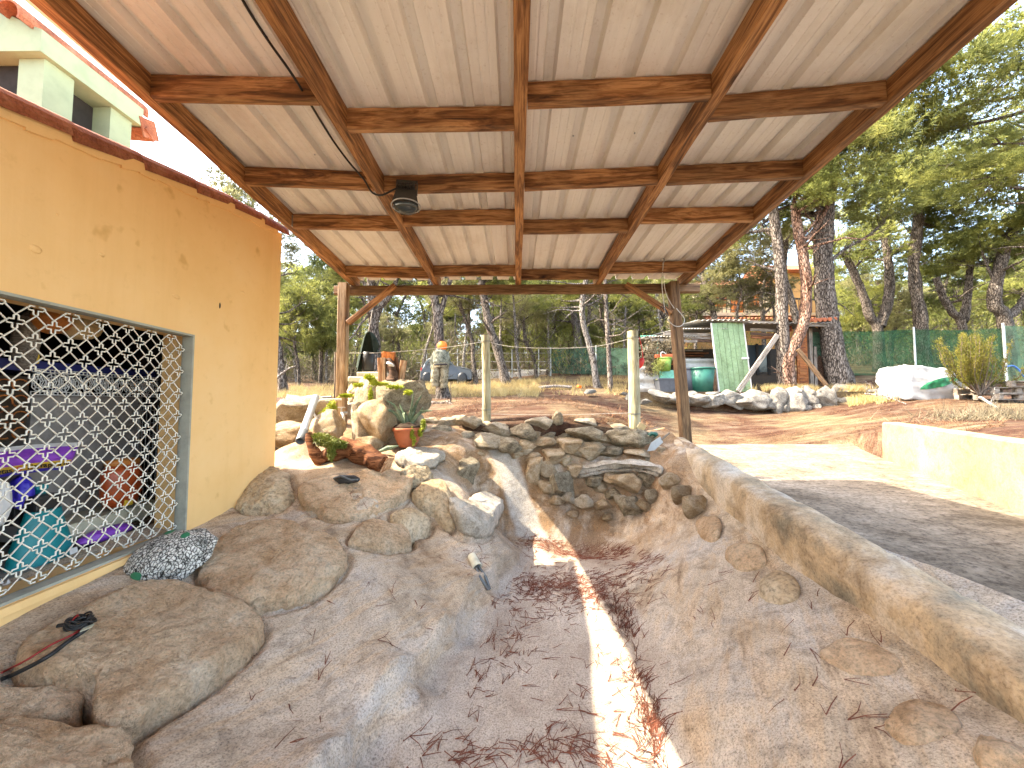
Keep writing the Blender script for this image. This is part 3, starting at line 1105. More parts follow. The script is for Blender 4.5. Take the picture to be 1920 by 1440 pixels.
Fc = [tuple(int(q) for q in f) for f in np.stack([ii[:-1, :-1].ravel(), ii[:-1, 1:].ravel(), ii[1:, 1:].ravel(), ii[1:, :-1].ravel()], -1)]
Fc += [tuple(int(q) for q in reversed(ii[0, :])), tuple(int(q) for q in ii[-1, :])]
tag(mesh_obj('garden_wall', np_mesh('garden_wall', pn, Fc, False), M['yellow_wall']), 'sunlit pale yellow low wall bounding the paved yard', 'wall')

# ------------------------------------------------------------------ house on the left
house = thing('house', 'ochre rendered house with a wire-screened window and terracotta verge tiles', 'house', (-2.12, 3.4, CZ - .5))
WY0, WY1, WZ0, WZ1 = .85, 2.43, CZ - .795, CZ + .445          # window opening


def verge(y):                                                # top of the wall
    pts = [(-2.2, .55), (1.49, 1.16), (1.93, 1.265), (2.74, 1.44), (3.1, 1.50), (3.4, 1.545)]
    ys_ = [p[0] for p in pts]
    return CZ + float(np.interp(y, ys_, [p[1] for p in pts]))


def wall_quads(mb, y0, y1, zlo, zhi, n):
    ysx = np.linspace(y0, y1, n + 1)
    for a, b in zip(ysx[:-1], ysx[1:]):
        lo = lambda y: zlo if not callable(zlo) else zlo(y)
        hi = lambda y: zhi if not callable(zhi) else zhi(y)
        x0_, x1_ = house_x(a), house_x(b)
        mb.prism([(x0_, a, lo(a)), (x1_, b, lo(b)), (x1_, b, hi(b)), (x0_, a, hi(a))], (-.2, 0, 0))


mb = MB()
wall_quads(mb, -2.2, WY0, CZ - 2.2, verge, 6)
wall_quads(mb, WY0, WY1, CZ - 2.2, WZ0, 4)
wall_quads(mb, WY0, WY1, WZ1, verge, 8)
wall_quads(mb, WY1, 3.37, CZ - 2.2, verge, 5)
# rounded corner and the gable end behind it
xc = house_x(3.37)
arc = [(xc - .03 + .03 * math.cos(a), 3.37 + .03 * math.sin(a)) for a in np.linspace(0, math.pi / 2, 5)]
zc = verge(3.4)
mb.prism([(x, y, CZ - 2.2) for x, y in arc] + [(xc - .2, 3.4, CZ - 2.2), (xc - .2, 3.37, CZ - 2.2)], (0, 0, zc - CZ + 2.2))
mb.prism([(xc - .2, 3.40, CZ - 2.2), (-6.5, 3.40, CZ - 2.2), (-6.5, 3.40, CZ + 1.2), (xc - .2, 3.40, zc)], (0, -.18, 0))
mb.build('wall', M['ochre'], house)

# roof behind the wall: a sheet falling away to the left
mb = MB()
for a, b in ((-2.2, 1.49), (1.49, 2.74), (2.74, 3.36)):
    mb.add([(house_x(a) - .205, a, verge(a) - .03), (house_x(b) - .205, b, verge(b) - .03), (-6.5, b, verge(b) - .5), (-6.5, a, verge(a) - .5)], [(0, 1, 2, 3)])
roof = mb.build('roof', M['terracotta'], house)
# thin mortar line and half-round tiles along the verge
mb = MB()
for a, b in zip(np.linspace(-.6, 3.3, 40)[:-1], np.linspace(-.6, 3.3, 40)[1:]):
    h1, h2 = random.uniform(.018, .04), random.uniform(.018, .04)
    mb.prism([(house_x(a) + .012, a, verge(a) - h1), (house_x(b) + .012, b, verge(b) - h2), (house_x(b) + .012, b, verge(b) + .035), (house_x(a) + .012, a, verge(a) + .035)], (-.2, 0, 0))
mb.build('mortar_line', M['ochre'], house)
ty = -.5
k = 0
tile_me = None
while ty < 3.3:
    L = .40
    mb = MB()
    ns = 7
    for end, (yy0, rr) in enumerate(((0, .085), (L, .070))):
        pass
    outer = [[(.085 * (1 - .16 * s) * math.cos(a), L * s, .085 * (1 - .16 * s) * math.sin(a)) for a in np.linspace(-.25, math.pi + .25, 11)] for s in (0, .5, 1)]
    inner = [[(.068 * (1 - .16 * s) * math.cos(a), L * s, .068 * (1 - .16 * s) * math.sin(a)) for a in np.linspace(-.25, math.pi + .25, 11)] for s in (0, .5, 1)]
    for grid, flip in ((outer, False), (inner, True)):
        for i in range(2):
            for j in range(10):
                q = [grid[i][j], grid[i][j + 1], grid[i + 1][j + 1], grid[i + 1][j]]
                mb.add(q[::-1] if flip else q, [(0, 1, 2, 3)], True)
    for i in (0, 2):
        for j in range(10):
            mb.add([outer[i][j], outer[i][j + 1], inner[i][j + 1], inner[i][j]], [(0, 1, 2, 3)])
    sl = math.atan2(verge(ty + .3) - verge(ty), .3)
    mt = Matrix.Translation((house_x(ty) - .055 + random.uniform(-.008, .008), ty, verge(ty) + .018)) @ Euler((sl + .05, random.uniform(-.05, .05), .05 + random.uniform(-.03, .03))).to_matrix().to_4x4()
    if tile_me is None:
        tl = mb.build('verge_tile', M['terracotta'], roof, mt)
        tile_me = tl.data
    else:
        mesh_obj('verge_tile', tile_me, M['terracotta'], roof, mt)
    ty += .36

# window lining, sill and the woven wire screen
fr = MB()
xw = lambda y: house_x(y)
for (ya, yb, za, zb) in ((WY1 - .012, WY1 + .0, WZ0, WZ1), (WY0, WY0 + .012, WZ0, WZ1)):
    ym = (ya + yb) / 2
    fr.box((xw(ym) - .030, ym, (za + zb) / 2), (.07, abs(yb - ya), zb - za))
for (za, zb) in ((WZ1 - .012, WZ1), (WZ0, WZ0 + .012)):
    fr.prism([(xw(WY0) + .005, WY0 + .012, za), (xw(WY1) + .005, WY1 - .012, za), (xw(WY1) + .005, WY1 - .012, zb), (xw(WY0) + .005, WY0 + .012, zb)], (-.07, 0, 0))
fr.build('window_frame', M['frame_grey'], house)
sl = MB()
sl.prism([(xw(WY0) + .026, WY0 - .02, WZ0 - .035), (xw(WY1) + .026, WY1 + .02, WZ0 - .035), (xw(WY1) + .022, WY1 + .02, WZ0 - .004), (xw(WY0) + .022, WY0 - .02, WZ0 - .004)], (-.06, 0, 0))
sl.build('window_sill', M['ochre'], house)

screen = thing('window_screen', 'cream woven wire screen filling the window of the ochre house', 'wire screen', (house_x(2) - .1, 2, WZ0))
ptch, arm, hw = .138, .031, .0085
y_a, y_b, z_a, z_b = WY0 + .015, WY1 - .015, WZ0 + .015, WZ1 - .015


def scr(u, w, dx=0.0):
    return Vector((house_x(u) - .048 + dx, u, w))


nrow = int((z_b - z_a) / (ptch / 2)) + 2
for r_ in range(-1, nrow):
    zc_ = z_a + r_ * ptch / 2 + .02
    offs = (r_ % 2) * ptch / 2
    for upper in (True, False):
        sgn = 1 if upper else -1
        path = []
        u = y_a - ptch + offs
        while u < y_b + ptch:
            # over one arm of the plus at this knot
            path += [(u - arm, 0), (u - arm + .006, hw), (u - hw, hw), (u - hw, arm - .006), (u, arm), (u + hw, arm - .006), (u + hw, hw), (u + arm - .006, hw), (u + arm, 0)]
            # out to the tip of the knot in the next row and back
            path += [(u + ptch / 2, ptch / 2 - arm)]
            u += ptch
        pts3 = []
        run = []
        for (uu, ww) in path:
            z = zc_ + sgn * ww
            if y_a <= uu <= y_b and z_a <= z <= z_b:
                run.append(scr(uu, z, .0022 * sgn))
            else:
                if len(run) > 2:
                    pts3.append(run)
                run = []
        if len(run) > 2:
            pts3.append(run)
        pts3 = sorted(pts3, key=len)[-1:] if upper is None else pts3
        if pts3:
            for run in pts3:
                mb = MB()
                mb.tube(run, .0038, 5, True, True)
                mb.build('wire', M['wire'], screen)

# room behind the screen
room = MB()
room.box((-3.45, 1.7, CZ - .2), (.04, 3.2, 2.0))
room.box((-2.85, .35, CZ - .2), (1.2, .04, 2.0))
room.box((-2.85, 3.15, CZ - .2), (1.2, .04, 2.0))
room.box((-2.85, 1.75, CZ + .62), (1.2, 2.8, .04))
room.build('room_wall', M['black_void'], house)  # walls near black: the gloom of the room put into their colour
fl = MB()
fl.box((-2.87, 1.75, CZ - .83), (1.16, 2.76, .05))
fl.build('window_shelf', M['grey_panel'], house)

# chimney stack seen over the wall
chx = -2.92
ch = MB()
yA, yB = 2.24, 2.78
zb0, zb1 = CZ + 1.2, CZ + 2.14
for (ya, yb, xa, xb) in ((yA, yA + .16, chx, chx - .16), (yB - .15, yB, chx, chx - .16), (yA, yA + .11, chx - .62, chx - .42), (yB - .11, yB, chx - .62, chx - .42)):
    ch.box(((xa + xb) / 2, (ya + yb) / 2, (zb0 + zb1) / 2), (abs(xa - xb), yb - ya, zb1 - zb0))
ch.box((chx - .31, (yA + yB) / 2, zb0 - .12), (.66, yB - yA + .04, .24))
# sloped hood: end gables and an eave board
ch.prism([(chx + .035, yA - .05, zb1 + .002), (chx - .66, yA - .05, zb1 + .002), (chx - .60, yA - .05, zb1 + .16), (chx - .31, yA - .05, zb1 + .30), (chx - .02, yA - .05, zb1 + .16), (chx + .035, yA - .05, zb1 + .14)], (0, yB - yA + .10, 0))
chim = ch.build('chimney', M['pale_green'], house)
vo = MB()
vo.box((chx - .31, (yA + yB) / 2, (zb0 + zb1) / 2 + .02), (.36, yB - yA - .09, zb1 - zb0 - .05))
vo.build('dark_fill', M['black_void'], chim)  # solid block filling the openings, their darkness put into its colour
for xx, zz, tl_ in ((chx - .10, zb1 + .215, .42), (chx - .31, zb1 + .32, 0), (chx - .52, zb1 + .215, -.42)):
    mb = MB()
    n = 11
    for rr, fl_ in ((.09, False), (.075, True)):
        for j in range(n - 1):
            a_, b_ = math.pi * j / (n - 1), math.pi * (j + 1) / (n - 1)
            q = [(rr * math.cos(a_), 0, rr * math.sin(a_)), (rr * math.cos(b_), 0, rr * math.sin(b_)), (rr * math.cos(b_), .8, rr * math.sin(b_)), (rr * math.cos(a_), .8, rr * math.sin(a_))]
            mb.add(q[::-1] if fl_ else q, [(0, 1, 2, 3)], True)
    for y_ in (0, .8):
        for j in range(n - 1):
            a_, b_ = math.pi * j / (n - 1), math.pi * (j + 1) / (n - 1)
            mb.add([(.09 * math.cos(a_), y_, .09 * math.sin(a_)), (.09 * math.cos(b_), y_, .09 * math.sin(b_)), (.075 * math.cos(b_), y_, .075 * math.sin(b_)), (.075 * math.cos(a_), y_, .075 * math.sin(a_))], [(0, 1, 2, 3)])
    mb.build('roof_tile', M['terracotta'], chim, Matrix.Translation((xx, yA - .12, zz - .04)) @ Euler((0, tl_, 0)).to_matrix().to_4x4())
mb = MB()
mb.box((chx - .05, yB + .09, zb1 - .02), (.2, .10, .03), (-.5, 0, .15))
mb.box((chx + .035, yB + .10, zb1 + .02), (.012, .13, .14), (.35, 0, 0))
mb.build('broken_tile', M['terracotta'], chim)

# ------------------------------------------------------------------ pergola
pergola = thing('pergola', 'timber pergola roofed with cream corrugated steel over the dry pond', 'pergola', (0, 4.6, CZ - .3))


def raf_b(y):                                   # underside of the rafters
    return CZ + 1.475 + (4.6 - y) * .0375


RW, RH = .070, .122
raf = []
Y0, Y1 = -1.6, 4.80
for (xn, xf) in ((-1.895, -2.015), (-1.0, -.985), (.025, .028), (1.04, 1.012), (1.955, 2.065)):
    k = (xf - xn) / 3.1
    xa, xb = xn + (Y0 - 1.5) * k, xn + (Y1 - 1.5) * k
    raf.append((xn, k))
    beam('rafter', (xa, Y0, raf_b(Y0) + RH / 2), (xb, Y1, raf_b(Y1) + RH / 2), RW, RH, M['rafter'], pergola, wob=.003)


def raf_x(i, y):
    xn, k = raf[i]
    return xn + (y - 1.5) * k


def board_y(px, py):
    y = 2.0
    for _ in range(8):
        d = ray(px, py)
        t_ = (raf_b(y) + RH - CZ) / d.z
        y = d.y * t_
    return y


BAYS = {0: [(240, 138, 585, 145), (425, 311, 690, 322), (525, 400, 720, 404), (640, 497, 790, 501)],
        1: [(640, 201, 960, 197), (700, 328, 960, 322), (790, 394, 960, 391), (810, 497, 960, 496)],
        2: [(985, 152, 1345, 136), (985, 322, 1240, 310), (985, 411, 1180, 408), (985, 504, 1125, 503)],
        3: [(1340, 180, 1700, 148), (1260, 310, 1530, 297), (1210, 390, 1430, 386), (1150, 491, 1310, 488)]}
for bay, rows in BAYS.items():
    for (pa, ya_, pb, yb_) in rows:
        y0, y1 = board_y(pa, ya_), board_y(pb, yb_)
        xa, xb = raf_x(bay, y0) + RW / 2 + .001, raf_x(bay + 1, y1) - RW / 2 - .001
        beam('blocking_board', (xa, y0 + .022, raf_b(y0) + RH / 2 - .002), (xb, y1 + .022, raf_b(y1) + RH / 2 - .002), .050, RH + .0, M['blocking'], pergola, wob=.002)
    for yy0 in (.75, -.4):
        yv = yy0 + .1 * (bay % 2)
        beam('blocking_board', (raf_x(bay, yv) + RW / 2 + .001, yv, raf_b(yv) + RH / 2), (raf_x(bay + 1, yv) - RW / 2 - .001, yv, raf_b(yv) + RH / 2), .044, RH, M['blocking'], pergola)

# rear beam, posts and braces
beam('rear_beam', (-2.26, 4.71, CZ + 1.418), (2.26, 4.71, CZ + 1.43), .085, .105, M['post_dark'], pergola, wob=.003)
beam('post', (-2.098, 4.60, CZ - .45), (-2.098, 4.60, CZ + 1.472), .105, .105, M['post'], pergola, up=(0, 1, 0))
beam('post', (2.045, 4.60, CZ - 1.0), (1.90, 4.60, CZ + 1.474), .11, .11, M['post_dark'], pergola, up=(0, 1, 0))
beam('brace', (-2.03, 4.575, CZ + .98), (-1.48, 4.625, CZ + 1.455), .05, .085, M['rafter'], pergola, up=(0, 1, 0))
beam('brace', (1.86, 4.575, CZ + 1.09), (1.34, 4.625, CZ + 1.46), .05, .085, M['rafter'], pergola, up=(0, 1, 0))
mb = MB()
mb.box((raf_x(0, 3.25) + .036, 3.22, raf_b(3.2) + .05), (.006, .05, .1))
mb.box((raf_x(0, 3.25) + .05, 3.222, raf_b(3.2) + .05), (.03, .006, .09))
mb.build('angle_bracket', M['steel'], pergola)


# corrugated sheets; ribs stand up on top, so from below they are grooves
def sheet(name, xa, xb, dz):
    prof = []
    x = xa
    pitch = .207
    while x < xb - .01:
        e = min(x + pitch, xb)
        for fx, fz in ((0, 0), (.046, 0), (.049, .0022), (.056, .0022), (.059, 0), (.094, 0), (.097, .0022), (.104, .0022), (.107, 0), (.138, 0), (.149, .044), (.194, .044), (.207, 0)):
            if x + fx <= xb + .001:
                prof.append((x + fx, fz))
        x = e
    ysx = np.linspace(-1.75, 4.84, 20)
    V_, F_ = [], []
    for y in ysx:
        zb = raf_b(y) + RH + .003 + dz
        for (px_, pz_) in prof:
            V_.append((px_, y, zb + pz_ + random.uniform(-.0006, .0006)))
        for (px_, pz_) in prof:
            V_.append((px_, y, zb + pz_ + .0012))
    n = len(prof)
    for i in range(len(ysx) - 1):
        for j in range(n - 1):
            a = i * 2 * n + j
            b = (i + 1) * 2 * n + j
            F_.append((a, b, b + 1, a + 1))
            F_.append((a + n, a + n + 1, b + n + 1, b + n))
    me = np_mesh(name, V_, F_)
    return mesh_obj(name, me, M['sheet'], pergola)


sheet('roof_sheet', -2.09, -1.03, .0)
sheet('roof_sheet', -1.06, .03, .003)
sheet('roof_sheet', .0, 1.10, .0)
sheet('roof_sheet', 1.07, 2.14, .003)
# screws through the sheets into the boards
mb = MB()
for (px_, py_) in ((500, 70), (1040, 330), (1075, 255), (590, 290), (1190, 250), (845, 395), (800, 470)):
    y = board_y(px_, py_)
    d = ray(px_, py_)
    mb.lathe([(.0, -.004), (.005, -.003), (.006, .003)], (d.x * y / d.y, y, raf_b(y) + RH), 6)
mb.build('screw_tip', M['steel'], pergola)

# scars and chips in the render of the house wall
for (px_, py_, w_, h_) in ((66, 467, 26, 16), (190, 478, 12, 7), (330, 556, 16, 8), (412, 573, 2.4, 11), (455, 549, 10, 6), (108, 402, 5, 5)):
    x_ = -2.05
    for _ in range(6):
        q = PX(px_, py_, x_)
        x_ = house_x(q.y)
    s_ = abs(PX(px_ + 1, py_, x_).y - q.y)
    V_, Fc_ = ICO[3]
    V_ = V_ + (fbm(V_ * 2.6 + px_, 3) * .35)[:, None] * V_
    mesh_obj('plaster_scar', np_mesh('plaster_scar', V_ * np.array([.006, w_ * s_ / 2, h_ * q.y / F_PX / 2]), Fc_, True), M['ink'] if w_ < 5 else M['ochre'], house, Matrix.Translation(q))

# ------------------------------------------------------------------ stones
ROCKS = [rock_mesh(100 + k, 4, 13 + k % 6, .06 + .012 * (k % 3), .022) for k in range(10)]
ROCK_MATS = {}


def rock_var(k, mat):
    key = (k, mat.name)
    if key not in ROCK_MATS:
        me = ROCKS[k].copy()
        me.name = 'stone'
        me.materials.clear()
        me.materials.append(mat)
        ROCK_MATS[key] = me
    return ROCK_MATS[key]


def stone(px, py, w, h, parent, mat='rock', Y=None, depth=None, k=None, roll=0.0, name='stone', label=None, sink=0.0):
    """a boulder whose outline is about w by h picture pixels at distance Y"""
    if Y is None:
        Y = hit(px, min(py + h * .35, 1439)).y + .02
    c = P(px, py, Y)
    s = Y / F_PX
    rx, rz = w * s * .5 * 1.08, h * s * .5 * 1.08
    ry = (depth if depth else max(.6 * rx, .8 * rz, .05))
    k = RNG.integers(0, 10) if k is None else k
    mt = Matrix.Translation(c - Vector((0, 0, sink))) @ Euler((random.uniform(-.15, .15), roll, random.uniform(-.25, .25))).to_matrix().to_4x4() @ Matrix.Diagonal((rx, ry, rz, 1))
    if random.random() < .5:
        mt = mt @ Matrix.Diagonal((-1, 1, 1, 1)) @ Matrix.Diagonal((1, -1, 1, 1))
    o = bpy.data.objects.new(name, rock_var(int(k), M[mat]))
    COL.objects.link(o)
    attach(o, parent)
    o.matrix_basis = mt
    if label:
        o['label'] = label
    return o


def catmull(pts, n):
    pts = [Vector(p) for p in pts]
    m = len(pts)
    out = []
    for i in range(n):
        t_ = i / n * m
        k = int(t_)
        u = t_ - k
        p0, p1, p2, p3 = pts[(k - 1) % m], pts[k % m], pts[(k + 1) % m], pts[(k + 2) % m]
        out.append(.5 * ((2 * p1) + (p2 - p0) * u + (2 * p0 - 5 * p1 + 4 * p2 - p3) * u * u + (3 * p1 - p0 - 3 * p2 + p3) * u ** 3))
    return out


def hit_off(px, py, h):
    d = ray(px, py)
    k = _T / d.y
    x, y, z = d.x * k, _T, CZ + d.z * k
    s = any_z(x, y) + h
    w = np.nonzero(z <= s)[0]
    i = w[0] if len(w) else len(_T) - 1
    return Vector((x[i], y[i], s[i]))


RINGS = []


def slab(outline, parent, mat='slab', h=.05, thick=.12, flat=.6, dome=.02, name='stone', label=None, seed=0, zfix=None, rough=1.0):
    """flat stone: outline traced on the bank, real thickness, worn edge"""
    pts = [hit_off(px, py, h) if zfix is None else PZ(px, py, CZ + zfix) for px, py in outline]
    c = sum(pts, Vector()) / len(pts)
    # best plane, so that the top is flatter than the bank below it
    A = np.array([[p.x - c.x, p.y - c.y, 1] for p in pts])
    sol = np.linalg.lstsq(A, np.array([p.z for p in pts]), rcond=None)[0]
    n = 96
    ring = catmull([(p.x, p.y, 0) for p in pts], n)
    if parent is basin and thick >= .16:
        RINGS.append(np.array([q[:2] for q in ring]))
    prof = [(0.0, 0, 1), (.12, 0, 1), (.24, 0, 1), (.36, 0, 1), (.48, 0, 1), (.6, 0, 1), (.70, 0, 1), (.79, 0, 1), (.86, -.0005, 1), (.915, -.002, 1), (.955, -.006, 1), (.98, -.013, 1), (.995, -.026, 1), (1.0, -.045, 1), (1.0, -.075, 1), (.99, -.6, 0), (.95, -1.0, 0)]
    V_ = []
    for (s, dz, isabs) in prof:
        for q in ring:
            x, y = c.x + (q.x - c.x) * s, c.y + (q.y - c.y) * s
            zpl = sol[0] * (x - c.x) + sol[1] * (y - c.y) + sol[2]
            V_.append((x, y, zpl + dome * (1 - s * s) + (dz if isabs else dz * thick)))
    V_ = np.array(V_)
    o3 = V_ + seed * 7.7
    r = np.linalg.norm(V_[:, :2] - np.array([c.x, c.y]), axis=1)[:, None]
    rad = (V_[:, :2] - np.array([c.x, c.y])) / np.maximum(r, .02)
    size = max((max(p.x for p in pts) - min(p.x for p in pts)), .1)
    k = min(1.0, size / .5) * rough
    V_[:, 2] += fbm(o3 * 3.6, 4) * .030 * k + (-np.abs(fbm(o3 * 8 + 3, 3)) * .018 + fbm(o3 * 17, 4, .65) * .011) * k
    V_[:, :2] += rad * (fbm(o3 * 5 + 4, 5, .62) * .055 * k + fbm(o3 * 30 + 1, 2) * .008 * k)[:, None] * np.clip(r / np.maximum(r.max() * .5, .01), 0, 1)
    m = len(prof)
    ii = np.arange(m * n).reshape(m, n)
    jj = np.roll(ii, -1, 1)
    F_ = [tuple(int(q) for q in f) for f in np.stack([ii[:-1].ravel(), ii[1:].ravel(), jj[1:].ravel(), jj[:-1].ravel()], -1)]
    F_.append(tuple(int(q) for q in ii[-1]))
    area = sum(ring[i].x * ring[(i + 1) % n].y - ring[(i + 1) % n].x * ring[i].y for i in range(n))
    if area < 0:
        F_ = [f[::-1] for f in F_]
    me = np_mesh(name, V_ - np.array(c[:]), F_, True)
    bm = bmesh.new()
    bm.from_mesh(me)
    bmesh.ops.remove_doubles(bm, verts=bm.verts[:], dist=.0004)
    bmesh.ops.recalc_face_normals(bm, faces=bm.faces[:])
    bm.to_mesh(me)
    bm.free()
    o = mesh_obj(name, me, M[mat], None)
    o.location = c
    if parent is not None:
        mw = Matrix.Translation(c)
        attach(o, parent)
        o.matrix_basis = mw
    if label:
        o['label'] = label
    return o


# flat stones let into the left bank
slab([(30, 1215), (62, 1172), (130, 1140), (235, 1100), (330, 1092), (430, 1118), (487, 1146), (468, 1188), (398, 1244), (325, 1294), (250, 1336), (190, 1340), (172, 1308), (160, 1284), (118, 1264), (60, 1246)], basin, 'slab', .085, .2, dome=.0, seed=1, label='largest flat pinkish stone below the window')
slab([(398, 1012), (440, 990), (520, 974), (590, 984), (636, 1004), (649, 1022), (640, 1050), (610, 1080), (560, 1104), (480, 1118), (420, 1112), (386, 1086), (378, 1042)], basin, 'slab', .08, .2, dome=.008, seed=2, label='oval domed stone beside the stone turtle')
slab([(560, 925), (590, 895), (650, 878), (715, 874), (774, 880), (772, 904), (748, 934), (700, 950), (640, 958), (590, 948)], basin, 'slab', .055, .25, dome=.002, seed=3, label='broad shelf stone under the driftwood')
slab([(443, 915), (470, 884), (515, 872), (540, 890), (548, 920), (530, 944), (490, 952), (452, 944)], basin, 'rock_tan', .035, .2, dome=.06, seed=4)
slab([(-70, 1345), (0, 1348), (120, 1362), (228, 1362), (250, 1400), (258, 1470), (100, 1520), (-80, 1520)], basin, 'slab', .065, .2, dome=.0, seed=5, label='pale stone in the bottom corner of the bank')
slab([(-60, 1288), (50, 1284), (130, 1290), (160, 1316), (130, 1342), (20, 1332), (-60, 1330)], basin, 'slab', .03, .2, dome=.002, seed=6)
slab([(655, 1004), (690, 974), (735, 976), (765, 990), (770, 1012), (735, 1020), (700, 1016)], basin, 'slab', .05, .2, dome=.03, seed=7)
slab([(735, 960), (772, 954), (806, 968), (803, 986), (770, 996), (742, 986)], basin, 'rock_tan', .05, .2, dome=.03, seed=8)
slab([(776, 915), (798, 899), (830, 903), (850, 932), (856, 964), (838, 976), (812, 955), (788, 935)], basin, 'rock_tan', .06, .25, dome=.05, seed=9)
slab([(842, 934), (868, 921), (910, 919), (940, 932), (942, 950), (920, 968), (882, 974), (852, 962)], basin, 'slab_grey', .15, .16, dome=.015, seed=10, label='thick round grey stepping stone on the bank')
slab([(740, 846), (770, 837), (815, 838), (834, 848), (826, 860), (790, 864), (750, 858)], basin, 'slab_grey', .10, .09, dome=.01, seed=11, label='flat stone carrying the flowerpot')
slab([(746, 886), (764, 872), (796, 870), (813, 884), (806, 898), (776, 903), (754, 898)], basin, 'rock_lichen', .06, .12, dome=.03, seed=12)
slab([(1078, 868), (1112, 859), (1180, 857), (1234, 861), (1238, 872), (1192, 880), (1122, 886), (1084, 882)], basin, 'slab_grey', .18, .10, dome=.01, seed=13, label='overhanging ledge stone at the head of the pond')
slab([(1530, 1225), (1570, 1196), (1640, 1205), (1690, 1238), (1660, 1262), (1590, 1258)], basin, 'slab', .012, .12, dome=.012, seed=14)
slab([(1650, 1345), (1700, 1312), (1770, 1322), (1800, 1360), (1740, 1392), (1680, 1385)], basin, 'slab', .016, .12, dome=.015, seed=15)
slab([(1830, 1380), (1880, 1345), (1960, 1370), (1980, 1420), (1900, 1440), (1840, 1420)], basin, 'slab', .016, .12, dome=.015, seed=16)
for a in [(1255, 905, 42, 36), (1282, 926, 54, 36), (1306, 948, 62, 44)]:
    stone(*a, basin, 'rock_tan')
for o_, a, sd in (('slab', [(1305, 975), (1335, 966), (1352, 978), (1350, 1002), (1332, 1012), (1312, 998)], 17), ('slab', [(1360, 1032), (1390, 1016), (1425, 1022), (1438, 1048), (1408, 1066), (1372, 1058)], 18), ('rock_tan', [(1422, 1092), (1455, 1070), (1492, 1084), (1500, 1112), (1465, 1128), (1430, 1118)], 19)):
    slab(a, basin, o_, .022, .12, dome=.035, seed=sd)

# open joints round the flat stones
for rg in RINGS:
    lo, hi_ = rg.min(0) - .05, rg.max(0) + .05
    w_ = np.nonzero((BV[:, 0] > lo[0]) & (BV[:, 0] < hi_[0]) & (BV[:, 1] > lo[1]) & (BV[:, 1] < hi_[1]))[0]
    q_ = BV[w_, :2] + np.stack([fbm(BV[w_] * 9, 3), fbm(BV[w_] * 9 + 20, 3)], -1) * .02
    d_ = np.sqrt(((q_[:, None, :] - rg[None, :, :]) ** 2).sum(-1)).min(1)
    BV[w_, 2] -= .045 * np.clip(1 - d_ / (.040 + fbm(BV[w_] * 6 + 9, 2) * .02), 0, 1) ** .7
basin.data.vertices.foreach_set('co', BV.ravel())
basin.data.update()
BZ[:, :] = BV[:, 2].reshape(BZ.shape)
bpy.context.view_layer.update()
DG = bpy.context.evaluated_depsgraph_get()


def real_hit(px, py):
    d = ray(px, py).normalized()
    ok, loc, *_ = scene.ray_cast(DG, Vector((0, 0, CZ)) + d * .3, d)
    return loc if ok else hit(px, py)


